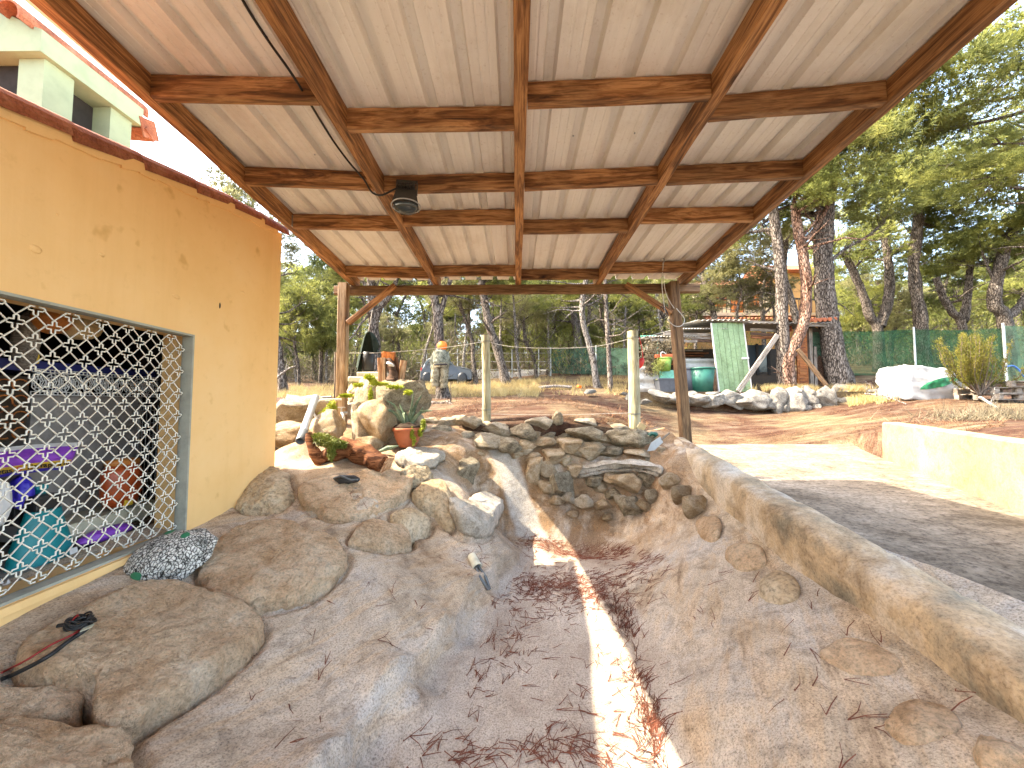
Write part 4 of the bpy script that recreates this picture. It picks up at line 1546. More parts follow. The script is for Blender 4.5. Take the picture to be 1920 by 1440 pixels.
# stones bedded in the crest and face of the bank at the far end
CREST = [(812, 796, 40, 26, 'rock', 4.95), (838, 793, 42, 24, 'rock', 4.9), (859, 786, 42, 20, 'rock', 5.0), (886, 793, 56, 28, 'rock', 4.85), (912, 800, 40, 20, 'rock', 4.9), (933, 803, 52, 34, 'rock', 4.8), (960, 800, 30, 20, 'rock', 4.95),
         (981, 812, 56, 34, 'rock_lichen', 4.75), (1015, 798, 60, 30, 'rock', 4.9), (1046, 791, 22, 40, 'rock_lichen', 4.85), (1070, 802, 34, 18, 'rock', 4.95), (1094, 793, 46, 26, 'rock', 4.95), (1102, 815, 80, 34, 'rock_lichen', 4.75),
         (1125, 800, 40, 16, 'rock', 4.95), (1154, 800, 50, 20, 'rock', 4.95), (1170, 819, 92, 42, 'rock_lichen', 4.72), (1205, 824, 60, 34, 'rock_lichen', 4.65), (1030, 815, 46, 22, 'rock', 4.85),
         (832, 817, 54, 38, 'rock_lichen', 4.65), (873, 822, 34, 26, 'rock', 4.65), (914, 832, 80, 38, 'rock', 4.55), (948, 834, 62, 42, 'rock_lichen', 4.58), (984, 838, 44, 26, 'rock_tan', 4.6), (1020, 832, 50, 26, 'rock_tan', 4.68),
         (1072, 833, 60, 34, 'rock_tan', 4.64), (1041, 852, 52, 30, 'rock_tan', 4.54), (1108, 841, 68, 30, 'rock_tan', 4.6), (1150, 846, 50, 22, 'rock_lichen', 4.55), (1000, 858, 34, 22, 'rock_tan', 4.5), (855, 848, 60, 30, 'rock_lichen', 4.5), (805, 823, 36, 34, 'rock', 4.6),
         (800, 846, 44, 30, 'rock', 4.35), 
         # face of the bank
         (1002, 880, 38, 58, 'rock_tan', 4.38), (1022, 912, 34, 30, 'rock_tan', 4.30), (1054, 910, 54, 62, 'rock_lichen', 4.34), (1030, 886, 40, 40, 'rock_tan', 4.42), (1095, 943, 38, 32, 'rock', 4.18), (1177, 950, 44, 54, 'rock_lichen', 4.05), (1128, 916, 40, 24, 'rock_tan', 4.32),
         (1180, 906, 70, 44, 'rock_tan', 4.24), (1220, 900, 44, 50, 'rock_lichen', 4.15), (862, 888, 70, 60, 'rock_lichen', 4.12), (830, 880, 50, 40, 'rock_lichen', 4.15),
         (1218, 928, 26, 30, 'rock', 3.95), (1150, 925, 30, 22, 'rock_lichen', 4.2), (1080, 880, 44, 30, 'rock_tan', 4.44), (1250, 870, 40, 30, 'rock_lichen', 4.25), (1075, 965, 26, 14, 'rock_tan', 4.12), (1140, 968, 24, 14, 'rock_tan', 4.1),
         (870, 842, 30, 18, 'rock', 4.5), (892, 850, 34, 16, 'rock_tan', 4.45), (1000, 816, 34, 20, 'rock_tan', 4.8), (965, 850, 40, 20, 'rock_tan', 4.52), (1058, 818, 40, 22, 'rock', 4.82), (1133, 822, 40, 24, 'rock_tan', 4.72), (1190, 850, 50, 22, 'rock_tan', 4.45), (1060, 862, 34, 22, 'rock_tan', 4.5),
         (1045, 940, 30, 20, 'rock_tan', 4.2), (1115, 900, 40, 26, 'rock_lichen', 4.36), (1155, 900, 44, 30, 'rock_tan', 4.3), (1065, 935, 24, 24, 'rock', 4.2), (1200, 880, 30, 24, 'rock_lichen', 4.3), (1205, 945, 30, 26, 'rock_tan', 3.98), (1130, 945, 30, 20, 'rock_tan', 4.14), (1160, 935, 26, 22, 'rock', 4.12),
         (848, 905, 50, 36, 'rock_lichen', 4.02), (822, 900, 34, 30, 'rock_tan', 4.0), (800, 870, 40, 26, 'rock_lichen', 4.15), (868, 866, 40, 24, 'rock', 4.28), (1242, 845, 40, 26, 'rock_tan', 4.4), (1225, 862, 30, 20, 'rock_lichen', 4.35), (990, 845, 26, 18, 'rock', 4.56), (1085, 850, 30, 16, 'rock', 4.54)]
for (px, py, w, h, mt, Y) in CREST:
    stone(px, py, w, h, basin, mt, Y, depth=max(.08, .5 * w * Y / F_PX))

# ------------------------------------------------------------------ rockery by the left post
rk = thing('rockery', 'pile of big boulders heaped round the left pergola post', 'rockery', P(690, 830, 4.2))
for a in [(548, 772, 84, 56, 'rock', 4.55), (602, 762, 74, 46, 'rock', 4.75), (640, 770, 50, 44, 'rock', 4.95), (540, 818, 92, 62, 'rock_tan', 4.05), (590, 812, 50, 40, 'rock_tan', 4.2),
          (618, 800, 78, 62, 'rock_tan', 4.06), (684, 772, 78, 132, 'rock', 4.22), (716, 800, 84, 96, 'rock_tan', 4.12), (690, 834, 58, 44, 'rock_tan', 3.98), (738, 752, 122, 76, 'rock_lichen', 4.36), (786, 742, 40, 62, 'rock_lichen', 4.5),
          (668, 735, 56, 40, 'rock', 4.5), (700, 760, 60, 80, 'rock', 4.4), (780, 790, 40, 44, 'rock', 4.5), (755, 800, 60, 50, 'rock_lichen', 4.6), (652, 840, 50, 34, 'rock_tan', 4.02), (560, 750, 50, 24, 'rock', 4.9), (735, 872, 24, 34, 'rock', 3.78), (580, 842, 60, 26, 'rock_tan', 4.0)]:
    px, py, w, h, mt, Y = a
    stone(px, py, w, h, rk, mt, Y, depth=.55 * min(w, h) * Y / F_PX + .04, k=None if w < 100 else 3)
mb = MB()
mb.box(P(690, 712, 4.55), (.40, .22, .06), (.05, .03, .1), .012)
mb.build('coping_slab', M['cream_box'], rk)

# ------------------------------------------------------------------ stone turtle
tb = real_hit(318, 1082)
tc = P(314, 1046, tb.y + .05)
turtle = thing('stone_turtle', 'black and white speckled stone turtle shell with green patches leaning below the window', 'garden ornament', tc)
tw = .172
tm = Matrix.Translation(tc) @ Euler((math.radians(44), math.radians(-16), math.radians(16))).to_matrix().to_4x4()
nu, nv = 40, 12
V_, F_ = [], []
for j in range(nv + 1):
    a = math.pi / 2 * j / nv
    for i in range(nu):
        b = 2 * math.pi * i / nu
        r_ = math.sin(a) ** .85
        V_.append((r_ * math.cos(b) * tw * 1.12, r_ * math.sin(b) * tw * .80, math.cos(a) * tw * .56))
V_ = np.array(V_)
V_ += (fbm(V_ * 30, 3) * .006)[:, None]
ii = np.arange((nv + 1) * nu).reshape(nv + 1, nu)
jj = np.roll(ii, -1, 1)
F_ = np.stack([ii[:-1].ravel(), ii[1:].ravel(), jj[1:].ravel(), jj[:-1].ravel()], -1)
mesh_obj('shell', np_mesh('shell', V_, F_, True), M['shell'], turtle, tm)
V_, nr = [], 5
for j, (s, z) in enumerate(((.96, .008), (1.06, .004), (1.16, -.008), (1.16, -.020), (.95, -.022))):
    for i in range(nu):
        b = 2 * math.pi * i / nu
        w = s * (1 + .035 * math.sin(b * 9) * (j in (2, 3)) + .10 * max(0, math.cos(b - 3.6)) ** 6 * (j in (2, 3)))
        V_.append((w * math.cos(b) * tw * 1.12, w * math.sin(b) * tw * .80, z))
V_ = np.array(V_)
V_ += (fbm(V_ * 26, 3) * .005)[:, None]
ii = np.arange(nr * nu).reshape(nr, nu)
jj = np.roll(ii, -1, 1)
F_ = [tuple(int(q) for q in f) for f in np.stack([ii[:-1].ravel(), ii[1:].ravel(), jj[1:].ravel(), jj[:-1].ravel()], -1)] + [tuple(int(q) for q in ii[-1][::-1])]
mesh_obj('rim', np_mesh('rim', V_, F_, True), M['shell'], turtle, tm)
for (b, a, s) in ((4.15, .95, .034), (1.5, 1.0, .028), (.55, .7, .022)):
    mb = MB()
    r_ = math.sin(a) ** .85
    cc = Vector((r_ * math.cos(b) * tw * 1.12, r_ * math.sin(b) * tw * .80, math.cos(a) * tw * .56))
    n_ = Vector((cc.x / 1.25, cc.y / .64, cc.z / .18)).normalized()
    q = n_.to_track_quat('Z', 'Y').to_matrix()
    ring_ = [cc + q @ Vector((s * math.cos(t_) * random.uniform(.8, 1.1), s * .9 * math.sin(t_), .0075 - .004)) for t_ in np.linspace(0, 2 * math.pi, 13)[:-1]]
    mb.add([cc + n_ * .011] + ring_, [(0, i + 1, (i + 1) % 12 + 1) for i in range(12)], True)
    mb.build('green_patch', M['green_paint'], turtle, tm)

# ------------------------------------------------------------------ tangle of wire with two tails
wb = real_hit(150, 1178)
wb.z += .004
bundle = thing('cable_bundle', 'small tangled coil of black and red wire lying on the big flat stone', 'cable', wb)
s = wb.y / F_PX
mb = MB()
for k in range(9):
    c_ = wb + Vector((random.uniform(-.012, .012), random.uniform(-.012, .012), .012 + random.uniform(0, .02)))
    r1, r2 = random.uniform(.030, .050), random.uniform(.022, .036)
    tx, ty = random.uniform(-.5, .5), random.uniform(-.5, .5)
    pth = [c_ + Vector((r1 * math.cos(t_), r2 * math.sin(t_), .010 * math.sin(t_ * 2 + k) + tx * r1 * math.cos(t_) * .5)) for t_ in np.linspace(0, 2 * math.pi * .97, 22)]
    mb.tube(pth, .0036, 6)
mb.build('coil', M['cable'], bundle)


def interp(pts, n):
    pts = [Vector(p) for p in pts]
    m = len(pts)
    out = []
    for q in range(n):
        t_ = q / (n - 1) * (m - 1)
        i = min(int(t_), m - 2)
        u = t_ - i
        p0, p1, p2, p3 = pts[max(i - 1, 0)], pts[i], pts[i + 1], pts[min(i + 2, m - 1)]
        out.append(.5 * ((2 * p1) + (p2 - p0) * u + (2 * p0 - 5 * p1 + 4 * p2 - p3) * u * u + (3 * p1 - p0 - 3 * p2 + p3) * u ** 3))
    return out


def on_bank(pts, h):
    out = []
    fine = interp([(a, b, 0) for a, b in pts], len(pts) * 4)
    for px, py, _ in fine:
        q = real_hit(max(px, 2), py) + Vector((0, 0, h))
        out.append(q)
    n = len(out)
    res = []
    for i in range(n - 1):
        p0, p1, p2, p3 = out[max(i - 1, 0)], out[i], out[i + 1], out[min(i + 2, n - 1)]
        for u in np.linspace(0, 1, 6)[:-1]:
            res.append(.5 * ((2 * p1) + (p2 - p0) * u + (2 * p0 - 5 * p1 + 4 * p2 - p3) * u * u + (3 * p1 - p0 - 3 * p2 + p3) * u ** 3))
    return res + [out[-1]]


mb = MB()
mb.tube(on_bank([(175, 1165), (160, 1185), (130, 1205), (90, 1235), (40, 1262), (3, 1278)], .008), .0075, 8)
mb.build('black_tail', M['cable'], bundle)
mb = MB()
mb.tube(on_bank([(160, 1172), (140, 1190), (95, 1212), (50, 1240), (3, 1264)], .005), .0034, 6)
mb.build('red_tail', M['cable_red'], bundle)
mb = MB()
mb.tube([wb + Vector((-.045, 0, .014)), wb + Vector((-.030, .018, .036)), wb + Vector((-.018, .004, .044)), wb + Vector((-.026, -.022, .020))], .0035, 6)
mb.build('red_loop', M['cable_red'], bundle)
mb = MB()
mb.tube([wb + Vector((-.05, .005, .008)), wb + Vector((-.085, -.004, .006))], .0085, 8)
mb.build('plug', M['cable'], bundle)
mb = MB()
mb.box(wb + Vector((.048, -.018, .008)), (.035, .022, .003), (.2, -.3, .4), .001)
mb.build('paper_tag', M['tape'], bundle)

# ------------------------------------------------------------------ pipe mouth with hoses on the pond bank
pm = real_hit(893, 1068)
pipe = thing('cut_pipe', 'open ended conduit with two dark hose ends poking out of the concrete bank', 'pipe', pm)
ax = Vector((.45, -.72, -.42)).normalized()
mb = MB()
c0 = pm + Vector((0, .03, .014))
mt = Matrix.Translation(c0) @ ax.to_track_quat('Z', 'Y').to_matrix().to_4x4()
mb.lathe([(.030, -.10), (.034, -.02), (.036, .012), (.029, .014), (.028, -.08)], (0, 0, 0), 20)
mb.build('sleeve', M['cream_box'], pipe, mt)
for dx, r0 in ((-.014, .011), (.013, .010)):
    mb = MB()
    a_ = c0 + ax * -.06 + Vector((dx, 0, 0))
    b_ = hit(905 + dx * 300, 1090)
    e_ = hit(917 + dx * 120, 1108)
    mb.tube([a_, c0 + ax * .02 + Vector((dx, 0, 0)), b_ + Vector((dx * .6, 0, .02)), e_ + Vector((0, 0, .012))], r0, 8)
    mb.build('hose_end', M['grey_pipe_dark'], pipe)

# dark crumpled strap on the shelf stone
bk = real_hit(650, 906)
strap = thing('pouch', 'small black crumpled strap lying on the shelf stone', 'pouch', bk)
V_, Fc_ = ICO[3]
V2 = V_ * np.array([.105, .045, .035])
V2 = V2 + (fbm(V_ * 2.2, 3) * .018)[:, None] * V_
mesh_obj('fold', np_mesh('fold', V2, Fc_, True), M['black_plastic'], strap, Matrix.Translation(bk + Vector((0, 0, .03))))
mb = MB()
mb.tube([bk + Vector((-.10, -.01, .04)), bk + Vector((-.03, -.042, .066)), bk + Vector((.05, -.04, .035)), bk + Vector((.095, -.01, .03))], .008, 6)
mb.build('buckle_band', M['grey_pipe_dark'], strap)

# ------------------------------------------------------------------ driftwood log with moss
lg = hit(640, 880)
log = thing('driftwood', 'forked reddish driftwood root lying across the shelf stone', 'driftwood', lg)


def gnarled(path, rads, name, mat, parent, sides=14, amp=.25, seed=0):
    mb = MB()
    mb.tube(path, rads, sides)
    V_ = np.array(mb.v)
    ctr = np.repeat(np.array([p[:] for p in path]), sides, axis=0)
    m_ = len(ctr)
    ctr = np.concatenate([ctr, ctr[:sides], ctr[-sides:]])[:len(V_)]
    dv = V_ - ctr
    V_ = V_ + dv * (fbm(V_ * np.array([5, 5, 5]) + seed, 3) * amp * 2)[:, None] + dv * (fbm(V_ * 22 + seed, 2) * amp * .9)[:, None]
    mb.v = [tuple(p) for p in V_]
    return mb.build(name, mat, parent)


def interp(pts, n):
    pts = [Vector(p) for p in pts]
    m = len(pts)
    out = []
    for q in range(n):
        t_ = q / (n - 1) * (m - 1)
        i = min(int(t_), m - 2)
        u = t_ - i
        p0, p1, p2, p3 = pts[max(i - 1, 0)], pts[i], pts[i + 1], pts[min(i + 2, m - 1)]
        out.append(.5 * ((2 * p1) + (p2 - p0) * u + (2 * p0 - 5 * p1 + 4 * p2 - p3) * u * u + (3 * p1 - p0 - 3 * p2 + p3) * u ** 3))
    return out


LY = 3.52
gnarled(interp([P(598, 862, LY), P(622, 852, LY + .02), P(650, 842, LY + .03), P(676, 850, LY), P(700, 862, LY - .05), P(722, 874, LY - .12)], 22), [float(q) for q in np.interp(np.linspace(0, 1, 22), [0, .2, .45, .6, .85, 1], [.05, .075, .095, .10, .085, .075])], 'trunk', M['drift'], log, 16, .3, 3)
gnarled(interp([P(606, 868, LY), P(592, 852, LY - .02), P(582, 832, LY - .02), P(577, 812, LY)], 14), [float(q) for q in np.interp(np.linspace(0, 1, 14), [0, .5, 1], [.06, .045, .022])], 'stub', M['drift'], log, 12, .3, 8)
mb = MB()
pA = P(726, 868, LY - .12)
mb.box(pA + Vector((.0, 0, -.02)), (.012, .12, .15), (.0, .5, -.3), .002)
mb.build('sawn_end', M['pink_wood'], log)


def moss_patch(name, centres, count, size, mat, parent=None, length=.02):
    V_, F_ = [], []
    n = 0
    for k in range(count):
        c, r = centres[random.randrange(len(centres))]
        d = Vector((random.gauss(0, 1), random.gauss(0, 1), random.gauss(0, 1)))
        d.normalize()
        p = Vector(c) + Vector((d.x * r[0], d.y * r[1], d.z * r[2])) * random.random() ** .4
        q = Vector((random.gauss(0, 1), random.gauss(0, 1), random.gauss(0, 1) + .3)).normalized() * length * random.uniform(.6, 1.3)
        s_ = q.orthogonal().normalized() * size * random.uniform(.6, 1.3)
        V_ += [p - s_, p + s_, p + q + s_ * .4, p + q - s_ * .4]
        F_.append((n, n + 1, n + 2, n + 3))
        n += 4
    return mesh_obj(name, np_mesh(name, np.array([v[:] for v in V_]), np.array(F_)), mat, parent)


def clump(px, py, Y, w, h, d=.06):
    s = Y / F_PX
    return (P(px, py, Y), (w * s / 2, d, h * s / 2))


mo = moss_patch('moss', [clump(608, 826, LY - .06, 34, 26), clump(625, 832, LY - .08, 40, 20), clump(598, 820, LY - .04, 20, 14), clump(622, 848, LY - .1, 12, 34, .02), clump(640, 834, LY - .06, 26, 12)], 3600, .006, M['moss_dark'])
tag(mo, 'olive green moss heaped on the driftwood root', 'moss')
by = 4.05
mo = moss_patch('moss', [clump(692, 708, by, 20, 10, .04), clump(700, 716, by, 12, 12, .04), clump(712, 720, by + .05, 36, 4, .03), clump(740, 726, by + .02, 36, 5, .03), clump(766, 736, by, 16, 8, .03), clump(672, 722, by + .02, 20, 4, .02), clump(695, 740, by - .02, 6, 30, .02), clump(694, 758, by - .02, 5, 18, .02), clump(650, 742, by, 26, 2, .01)], 3000, .006, M['moss'], None, .022)
tag(mo, 'bright yellow green moss garland draped over the tallest boulder', 'moss')
mo = moss_patch('moss', [clump(622, 766, 4.1, 18, 30, .05), clump(614, 772, 4.08, 14, 12, .05)], 900, .006, M['moss'], None, .022)
tag(mo, 'tuft of yellow green moss at the foot of the left post', 'moss')

# ------------------------------------------------------------------ flowerpot with a grey-green succulent
pc = P(764, 838, 3.96)
pot = thing('flower_pot', 'cracked terracotta pot of grey green aloe standing on a flat stone', 'flower pot', pc)
pr = .148
mb = MB()
mb.lathe([(.0, 0), (pr * .55, 0), (pr * .72, .05), (pr * .90, .12), (pr * .97, .165), (pr * 1.03, .17), (pr * 1.03, .20), (pr * .94, .20), (pr * .92, .17), (pr * .0, .165)], pc, 26)
mb.build('pot', M['pot_terra'], pot)
V_, Fc_ = ICO[3]
V2 = V_ * np.array([pr * .98, pr * .98, .055]) + (fbm(V_ * 7, 3) * .02)[:, None]
mesh_obj('soil', np_mesh('soil', V2, Fc_, False), M['soil'], pot, Matrix.Translation(pc + Vector((0, 0, .195))))
for (dx, dz, L_, cv) in ((-.20, .30, .9, .06), (-.11, .26, .9, .02), (.06, .36, 1.0, -.03), (.13, .33, 1.0, .05), (.26, .16, 1.0, .06), (-.27, .17, .9, .07), (.02, .24, .8, .0), (.20, .25, .8, -.02), (-.04, .2, .7, .05)):
    a_ = pc + Vector((dx * .1, random.uniform(-.03, .03), .22))
    b_ = a_ + Vector((dx, random.uniform(-.08, .06), dz)) * L_ * .95
    mid = a_.lerp(b_, .5) + Vector((0, 0, cv))
    path = interp([a_, mid, b_], 9)
    V_, F_ = [], []
    for i, p in enumerate(path):
        u = i / 8
        w = .020 * (1 - u) ** .6 * (1 - .25 * (u < .1)) + .0012
        side = (path[min(i + 1, 8)] - path[max(i - 1, 0)]).cross(Vector((0, 1, .2))).normalized() * .3 + Vector((0, 0, 0))
        sd = Vector((0, 1, 0)).cross((path[min(i + 1, 8)] - path[max(i - 1, 0)]).normalized()).normalized()
        V_ += [p - sd * w + Vector((0, -.006, 0)), p + Vector((0, .006, 0)), p + sd * w + Vector((0, -.006, 0)), p + Vector((0, -.002, 0)) + Vector((0, .016 * (1 - u), 0))]
    for i in range(8):
        for k in range(4):
            F_.append((i * 4 + k, i * 4 + (k + 1) % 4, i * 4 + 4 + (k + 1) % 4, i * 4 + 4 + k))
    mesh_obj('leaf', np_mesh('leaf', np.array([v[:] for v in V_]), np.array(F_), True), M['agave'], pot)
mo = moss_patch('moss_sprig', [clump(772, 812, 3.84, 5, 22, .02), clump(776, 826, 3.84, 5, 18, .02), clump(794, 796, 3.9, 8, 22, .03), clump(788, 812, 3.88, 6, 14, .02)], 700, .005, M['moss'], pot, .02)
# fallen succulent leaf beside the pot
lf = hit_off(728, 846, .04)
mb = MB()
mb.tube([lf + Vector((-.10, 0, -.01)), lf + Vector((0, -.01, .03)), lf + Vector((.10, 0, .05))], [.012, .026, .004], 6)
tag(mb.build('fallen_leaf', M['agave'], None), 'single green succulent leaf lying between driftwood and flowerpot', 'leaf')

# ------------------------------------------------------------------ steel pipe, hose and tap by the left post
pa, pb = P(563, 827, 3.50), P(592, 745, 4.25)
sp = thing('metal_pipe', 'grey metal tube leaning over the boulders beside the house corner', 'pipe', pa)
M4 = Matrix.Translation(pa) @ (pb - pa).to_track_quat('Z', 'Y').to_matrix().to_4x4()
L_ = (pb - pa).length
mb = MB()
mb.lathe([(.036, .16), (.036, L_), (.0, L_)], (0, 0, 0), 18)
mb.build('tube', M['steel'], sp, M4)
mb = MB()
mb.lathe([(.030, .12), (.031, -.004), (.037, -.004), (.040, .002), (.040, .16), (.036, .165)], (0, 0, 0), 18)
mb.build('socket', M['grey_pipe_dark'], sp, M4)
mb = MB()
mb.tube(interp([P(596, 788, 4.0), P(588, 774, 4.05), P(588, 762, 4.12), P(597, 752, 4.2), P(612, 749, 4.3), P(640, 749, 4.42)], 22), .010, 8)
tag(mb.build('hose', M['white_plastic'], None), 'thin pale hose looping from behind the left post', 'hose')
mb = MB()
mb.tube([P(600, 745, 4.7), P(622, 744, 4.62)], .012, 6)
tag(mb.build('short_pipe', M['grey_pipe_dark'], None), 'dark ribbed pipe stub behind the left post', 'pipe')
tp = P(641, 775, 4.40)
tap = thing('tap', 'chrome garden tap fixed to the foot of the left post', 'tap', tp)
mb = MB()
mb.tube([tp + Vector((0, .12, 0)), tp, tp + Vector((.03, -.04, -.005)), tp + Vector((.055, -.07, -.05)), tp + Vector((.058, -.075, -.09))], [.016, .018, .016, .014, .014], 10)
mb.build('spout', M['steel'], tap)
mb = MB()
mb.tube([tp + Vector((0, -.01, 0)), tp + Vector((0, -.01, .06))], .010, 8)
mb.box(tp + Vector((0, -.01, .068)), (.085, .016, .012), None, .003)
mb.build('handle', M['steel'], tap)
mb = MB()
mb.tube(interp([P(596, 776, 4.08), P(620, 758, 4.3), P(634, 745, 4.5), P(650, 738, 4.46), P(664, 727, 4.2)], 20), .006, 6)
tag(mb.build('cord', M['moss'], None), 'yellow green cord running past the left post to the boulder', 'cord')
# grey strip nailed along the post
beam('batten', P(627, 790, 4.60), P(629, 660, 4.60), .02, .03, M['grey_wood'], pergola, up=(0, 1, 0))

# ------------------------------------------------------------------ little wooden stable on the boulder
ny = 4.42
st = thing('wooden_shelter', 'little shelter of split planks and bark standing on the boulder', 'wooden shelter', P(735, 716, ny))
beam('plank', P(717, 716, ny - .06), P(716, 671, ny - .06), .085, .06, M['pink_wood'], st, up=(0, 1, 0), wob=.004)
beam('plank', P(752, 713, ny), P(757, 676, ny), .06, .07, M['pink_wood'], st, up=(0, 1, 0), wob=.004)
beam('plank', P(716, 667, ny + .03), P(741, 667, ny + .03), .05, .08, M['orange_wood'], st, wob=.004)
beam('plank', P(728, 676, ny + .02), P(730, 660, ny + .02), .14, .03, M['orange_wood'], st, up=(0, 1, 0), wob=.003)
beam('plank', P(742, 716, ny + .02), P(736, 672, ny + .05), .12, .05, M['red_bark'], st, up=(0, 1, 0), wob=.012)
gnarled(interp([P(736, 716, ny - .08), P(738, 700, ny - .06), P(733, 684, ny - .04), P(728, 674, ny)], 10), [.075, .07, .06, .055, .05, .05, .045, .04, .04, .03], 'bark', M['red_bark'], st, 10, .35, 2)
V_, Fc_ = ICO[2]
mesh_obj('bird_figure', np_mesh('bird_figure', V_ * np.array([.052, .02, .022]) + (fbm(V_ * 3, 2) * .006)[:, None], Fc_, True), M['white_stone'], st, Matrix.Translation(P(732, 683, ny - .12)) @ Euler((0, .45, 0)).to_matrix().to_4x4())

# dark cloth hung over a black drum, standing on a pale plinth
cy = 4.75
dr = thing('covered_drum', 'black drum half covered by a hanging dark green cloth behind the boulder', 'drum', P(692, 698, cy))
s = cy / F_PX
dc = P(690, 696, cy)
mb = MB()
mb.lathe([(.0, 0), (.065, 0), (.075, .01), (.078, .19), (.072, .20), (.072, .235), (.0, .245)], dc, 18)
mb.build('drum', M['black_plastic'], dr)
V_, F_ = [], []
nu = 26
for j in range(12):
    u = j / 11
    for i in range(nu):
        a_ = math.radians(-48 + 276 * i / (nu - 1))
        fold = 1 + .16 * math.sin(i * 1.5 + u * 2) * u + .08 * math.sin(i * 2.7)
        r_ = (.014 + .115 * u ** .55) * fold
        ln = .36 + .14 * math.cos(a_ - math.pi) + .05 * math.sin(i * 1.1)
        V_.append((dc.x + r_ * math.cos(a_), dc.y + r_ * math.sin(a_) * .9, dc.z + .50 - ln * u))
ii = np.arange(12 * nu).reshape(12, nu)
F_ = np.stack([ii[:-1, :-1].ravel(), ii[1:, :-1].ravel(), ii[1:, 1:].ravel(), ii[:-1, 1:].ravel()], -1)
mesh_obj('cloth', np_mesh('cloth', np.array(V_), F_, True), M['dark_cloth'], dr)
mb = MB()
mb.tube([dc + Vector((-.01, 0, .49)), dc + Vector((.01, .01, .60)), dc + Vector((.03, .03, .78))], .004, 5)
mb.build('hanging_cord', M['rope'], dr)
mb = MB()
mb.box(P(700, 704, cy), (.34, .2, .075), None, .012)
tag(mb.build('plinth', M['cream_box'], None), 'cream slab under the cloth-draped black drum', 'plinth')

# ------------------------------------------------------------------ floodlight and its cable
fy = 2.62
fc = P(762, 372, fy)
fl_ = thing('floodlight', 'dark cast floodlight hanging under the pergola roof', 'floodlight', fc)
rotm = Euler((math.radians(-12), 0, math.radians(8))).to_matrix()
mb = MB()
bx = [(-.080, -.045), (.080, -.045), (.095, .055), (-.095, .055)]
def fpt(x, y, z):
    return fc + rotm @ Vector((x, y, z))
mb.add([fpt(-.062, -.03, .075), fpt(.062, -.03, .075), fpt(.062, .05, .075), fpt(-.062, .05, .075), fpt(-.086, -.05, -.065), fpt(.086, -.05, -.065), fpt(.086, .06, -.065), fpt(-.086, .06, -.065)],
       [(0, 1, 2, 3), (7, 6, 5, 4), (0, 4, 5, 1), (1, 5, 6, 2), (2, 6, 7, 3), (3, 7, 4, 0)])
mb.build('housing', M['lamp_body'], fl_)
for k in range(9):
    mb = MB()
    mb.box(fpt(-.056 + .014 * k, -.04, .062), (.004, .05, .034), rotm)
    mb.build('fin', M['lamp_body'], fl_)
mb = MB()
mb.lathe([(.0, -.045), (.05, -.04), (.078, -.022), (.088, 0), (.088, .012)], fpt(0, 0, -.075), 22, None, 1, .72)
mb.build('glass', M['glass_dark'], fl_)
mb = MB()
mb.tube([fpt(.098 * math.cos(t_), -.002 + .075 * math.sin(t_), -.066) for t_ in np.linspace(0, 2 * math.pi, 28)], .005, 6)
mb.build('guard_ring', M['steel'], fl_)
mb = MB()
top = Vector((fc.x, fc.y + .06, raf_b(fc.y) + .03))
mb.box(top + Vector((-.02, 0, -.005)), (.13, .05, .008), None, .001)
mb.box(fpt(-.07, 0, .09), (.006, .03, .1), rotm)
mb.box(fpt(.07, 0, .09), (.006, .03, .1), rotm)
mb.box(fpt(0, 0, .14), (.146, .03, .006), rotm)
mb.build('bracket', M['lamp_body'], fl_)
cp = []
for (px_, py_, dz) in ((430, -60, 0), (455, 0, 0), (500, 72, 0), (548, 140, -.10), (585, 200, -.02), (622, 260, 0), (655, 305, -.1), (682, 336, -.1)):
    y = 2.0
    for _ in range(10):
        d = ray(px_, py_)
        y = d.y * ((raf_b(y) + RH - .006 + dz - CZ) / d.z)
    q = ray(px_, py_)
    cp.append(Vector((q.x * y / q.y, y, raf_b(y) + RH - .006 + dz)))
cp += [P(697, 360, 2.60), P(715, 366, 2.56), P(735, 357, 2.58), P(746, 352, 2.60)]
mb = MB()
mb.tube(interp(cp, 70), .0065, 7)
tag(mb.build('power_cable', M['cable'], None), 'black cable running along the roof sheets to the floodlight', 'cable')

# ------------------------------------------------------------------ hook and white cable on the right post
hk = P(1243, 494, 4.2)
mb = MB()
mb.tube([hk + Vector((-.02, 0, .03)), hk + Vector((-.012, 0, .055)), hk + Vector((.012, 0, .055)), hk + Vector((.018, 0, .03)), hk + Vector((0, 0, 0))], .006, 6)
tag(mb.build('hook', M['steel'], None), 'steel hook screwed into the last roof board', 'hook')
wc = thing('white_cable', 'loose white cable hanging down the right post from the hook', 'cable', P(1250, 560, 4.45))
mb = MB()
mb.tube(interp([hk, P(1244, 520, 4.38), P(1248, 548, 4.5), P(1256, 566, 4.5), P(1264, 578, 4.49)], 20), .0045, 6)
mb.build('strand', M['rope'], wc)
mb = MB()
mb.tube(interp([hk + Vector((.006, 0, 0)), P(1241, 530, 4.35), P(1245, 570, 4.48), P(1250, 595, 4.48), P(1263, 610, 4.46), P(1277, 611, 4.46), P(1283, 598, 4.5), P(1268, 578, 4.49)], 40), .0048, 6)
mb.build('strand', M['rope'], wc)
mb = MB()
for k in range(3):
    cc = P(1243 + k * 2, 583 + k * 3, 4.48)
    mb.tube([cc + Vector((.035 * math.cos(t_), .012 * math.sin(t_ * 2), .06 * math.sin(t_))) for t_ in np.linspace(0, 2 * math.pi, 18)], .0045, 5)
mb.build('knot', M['cable'], wc)

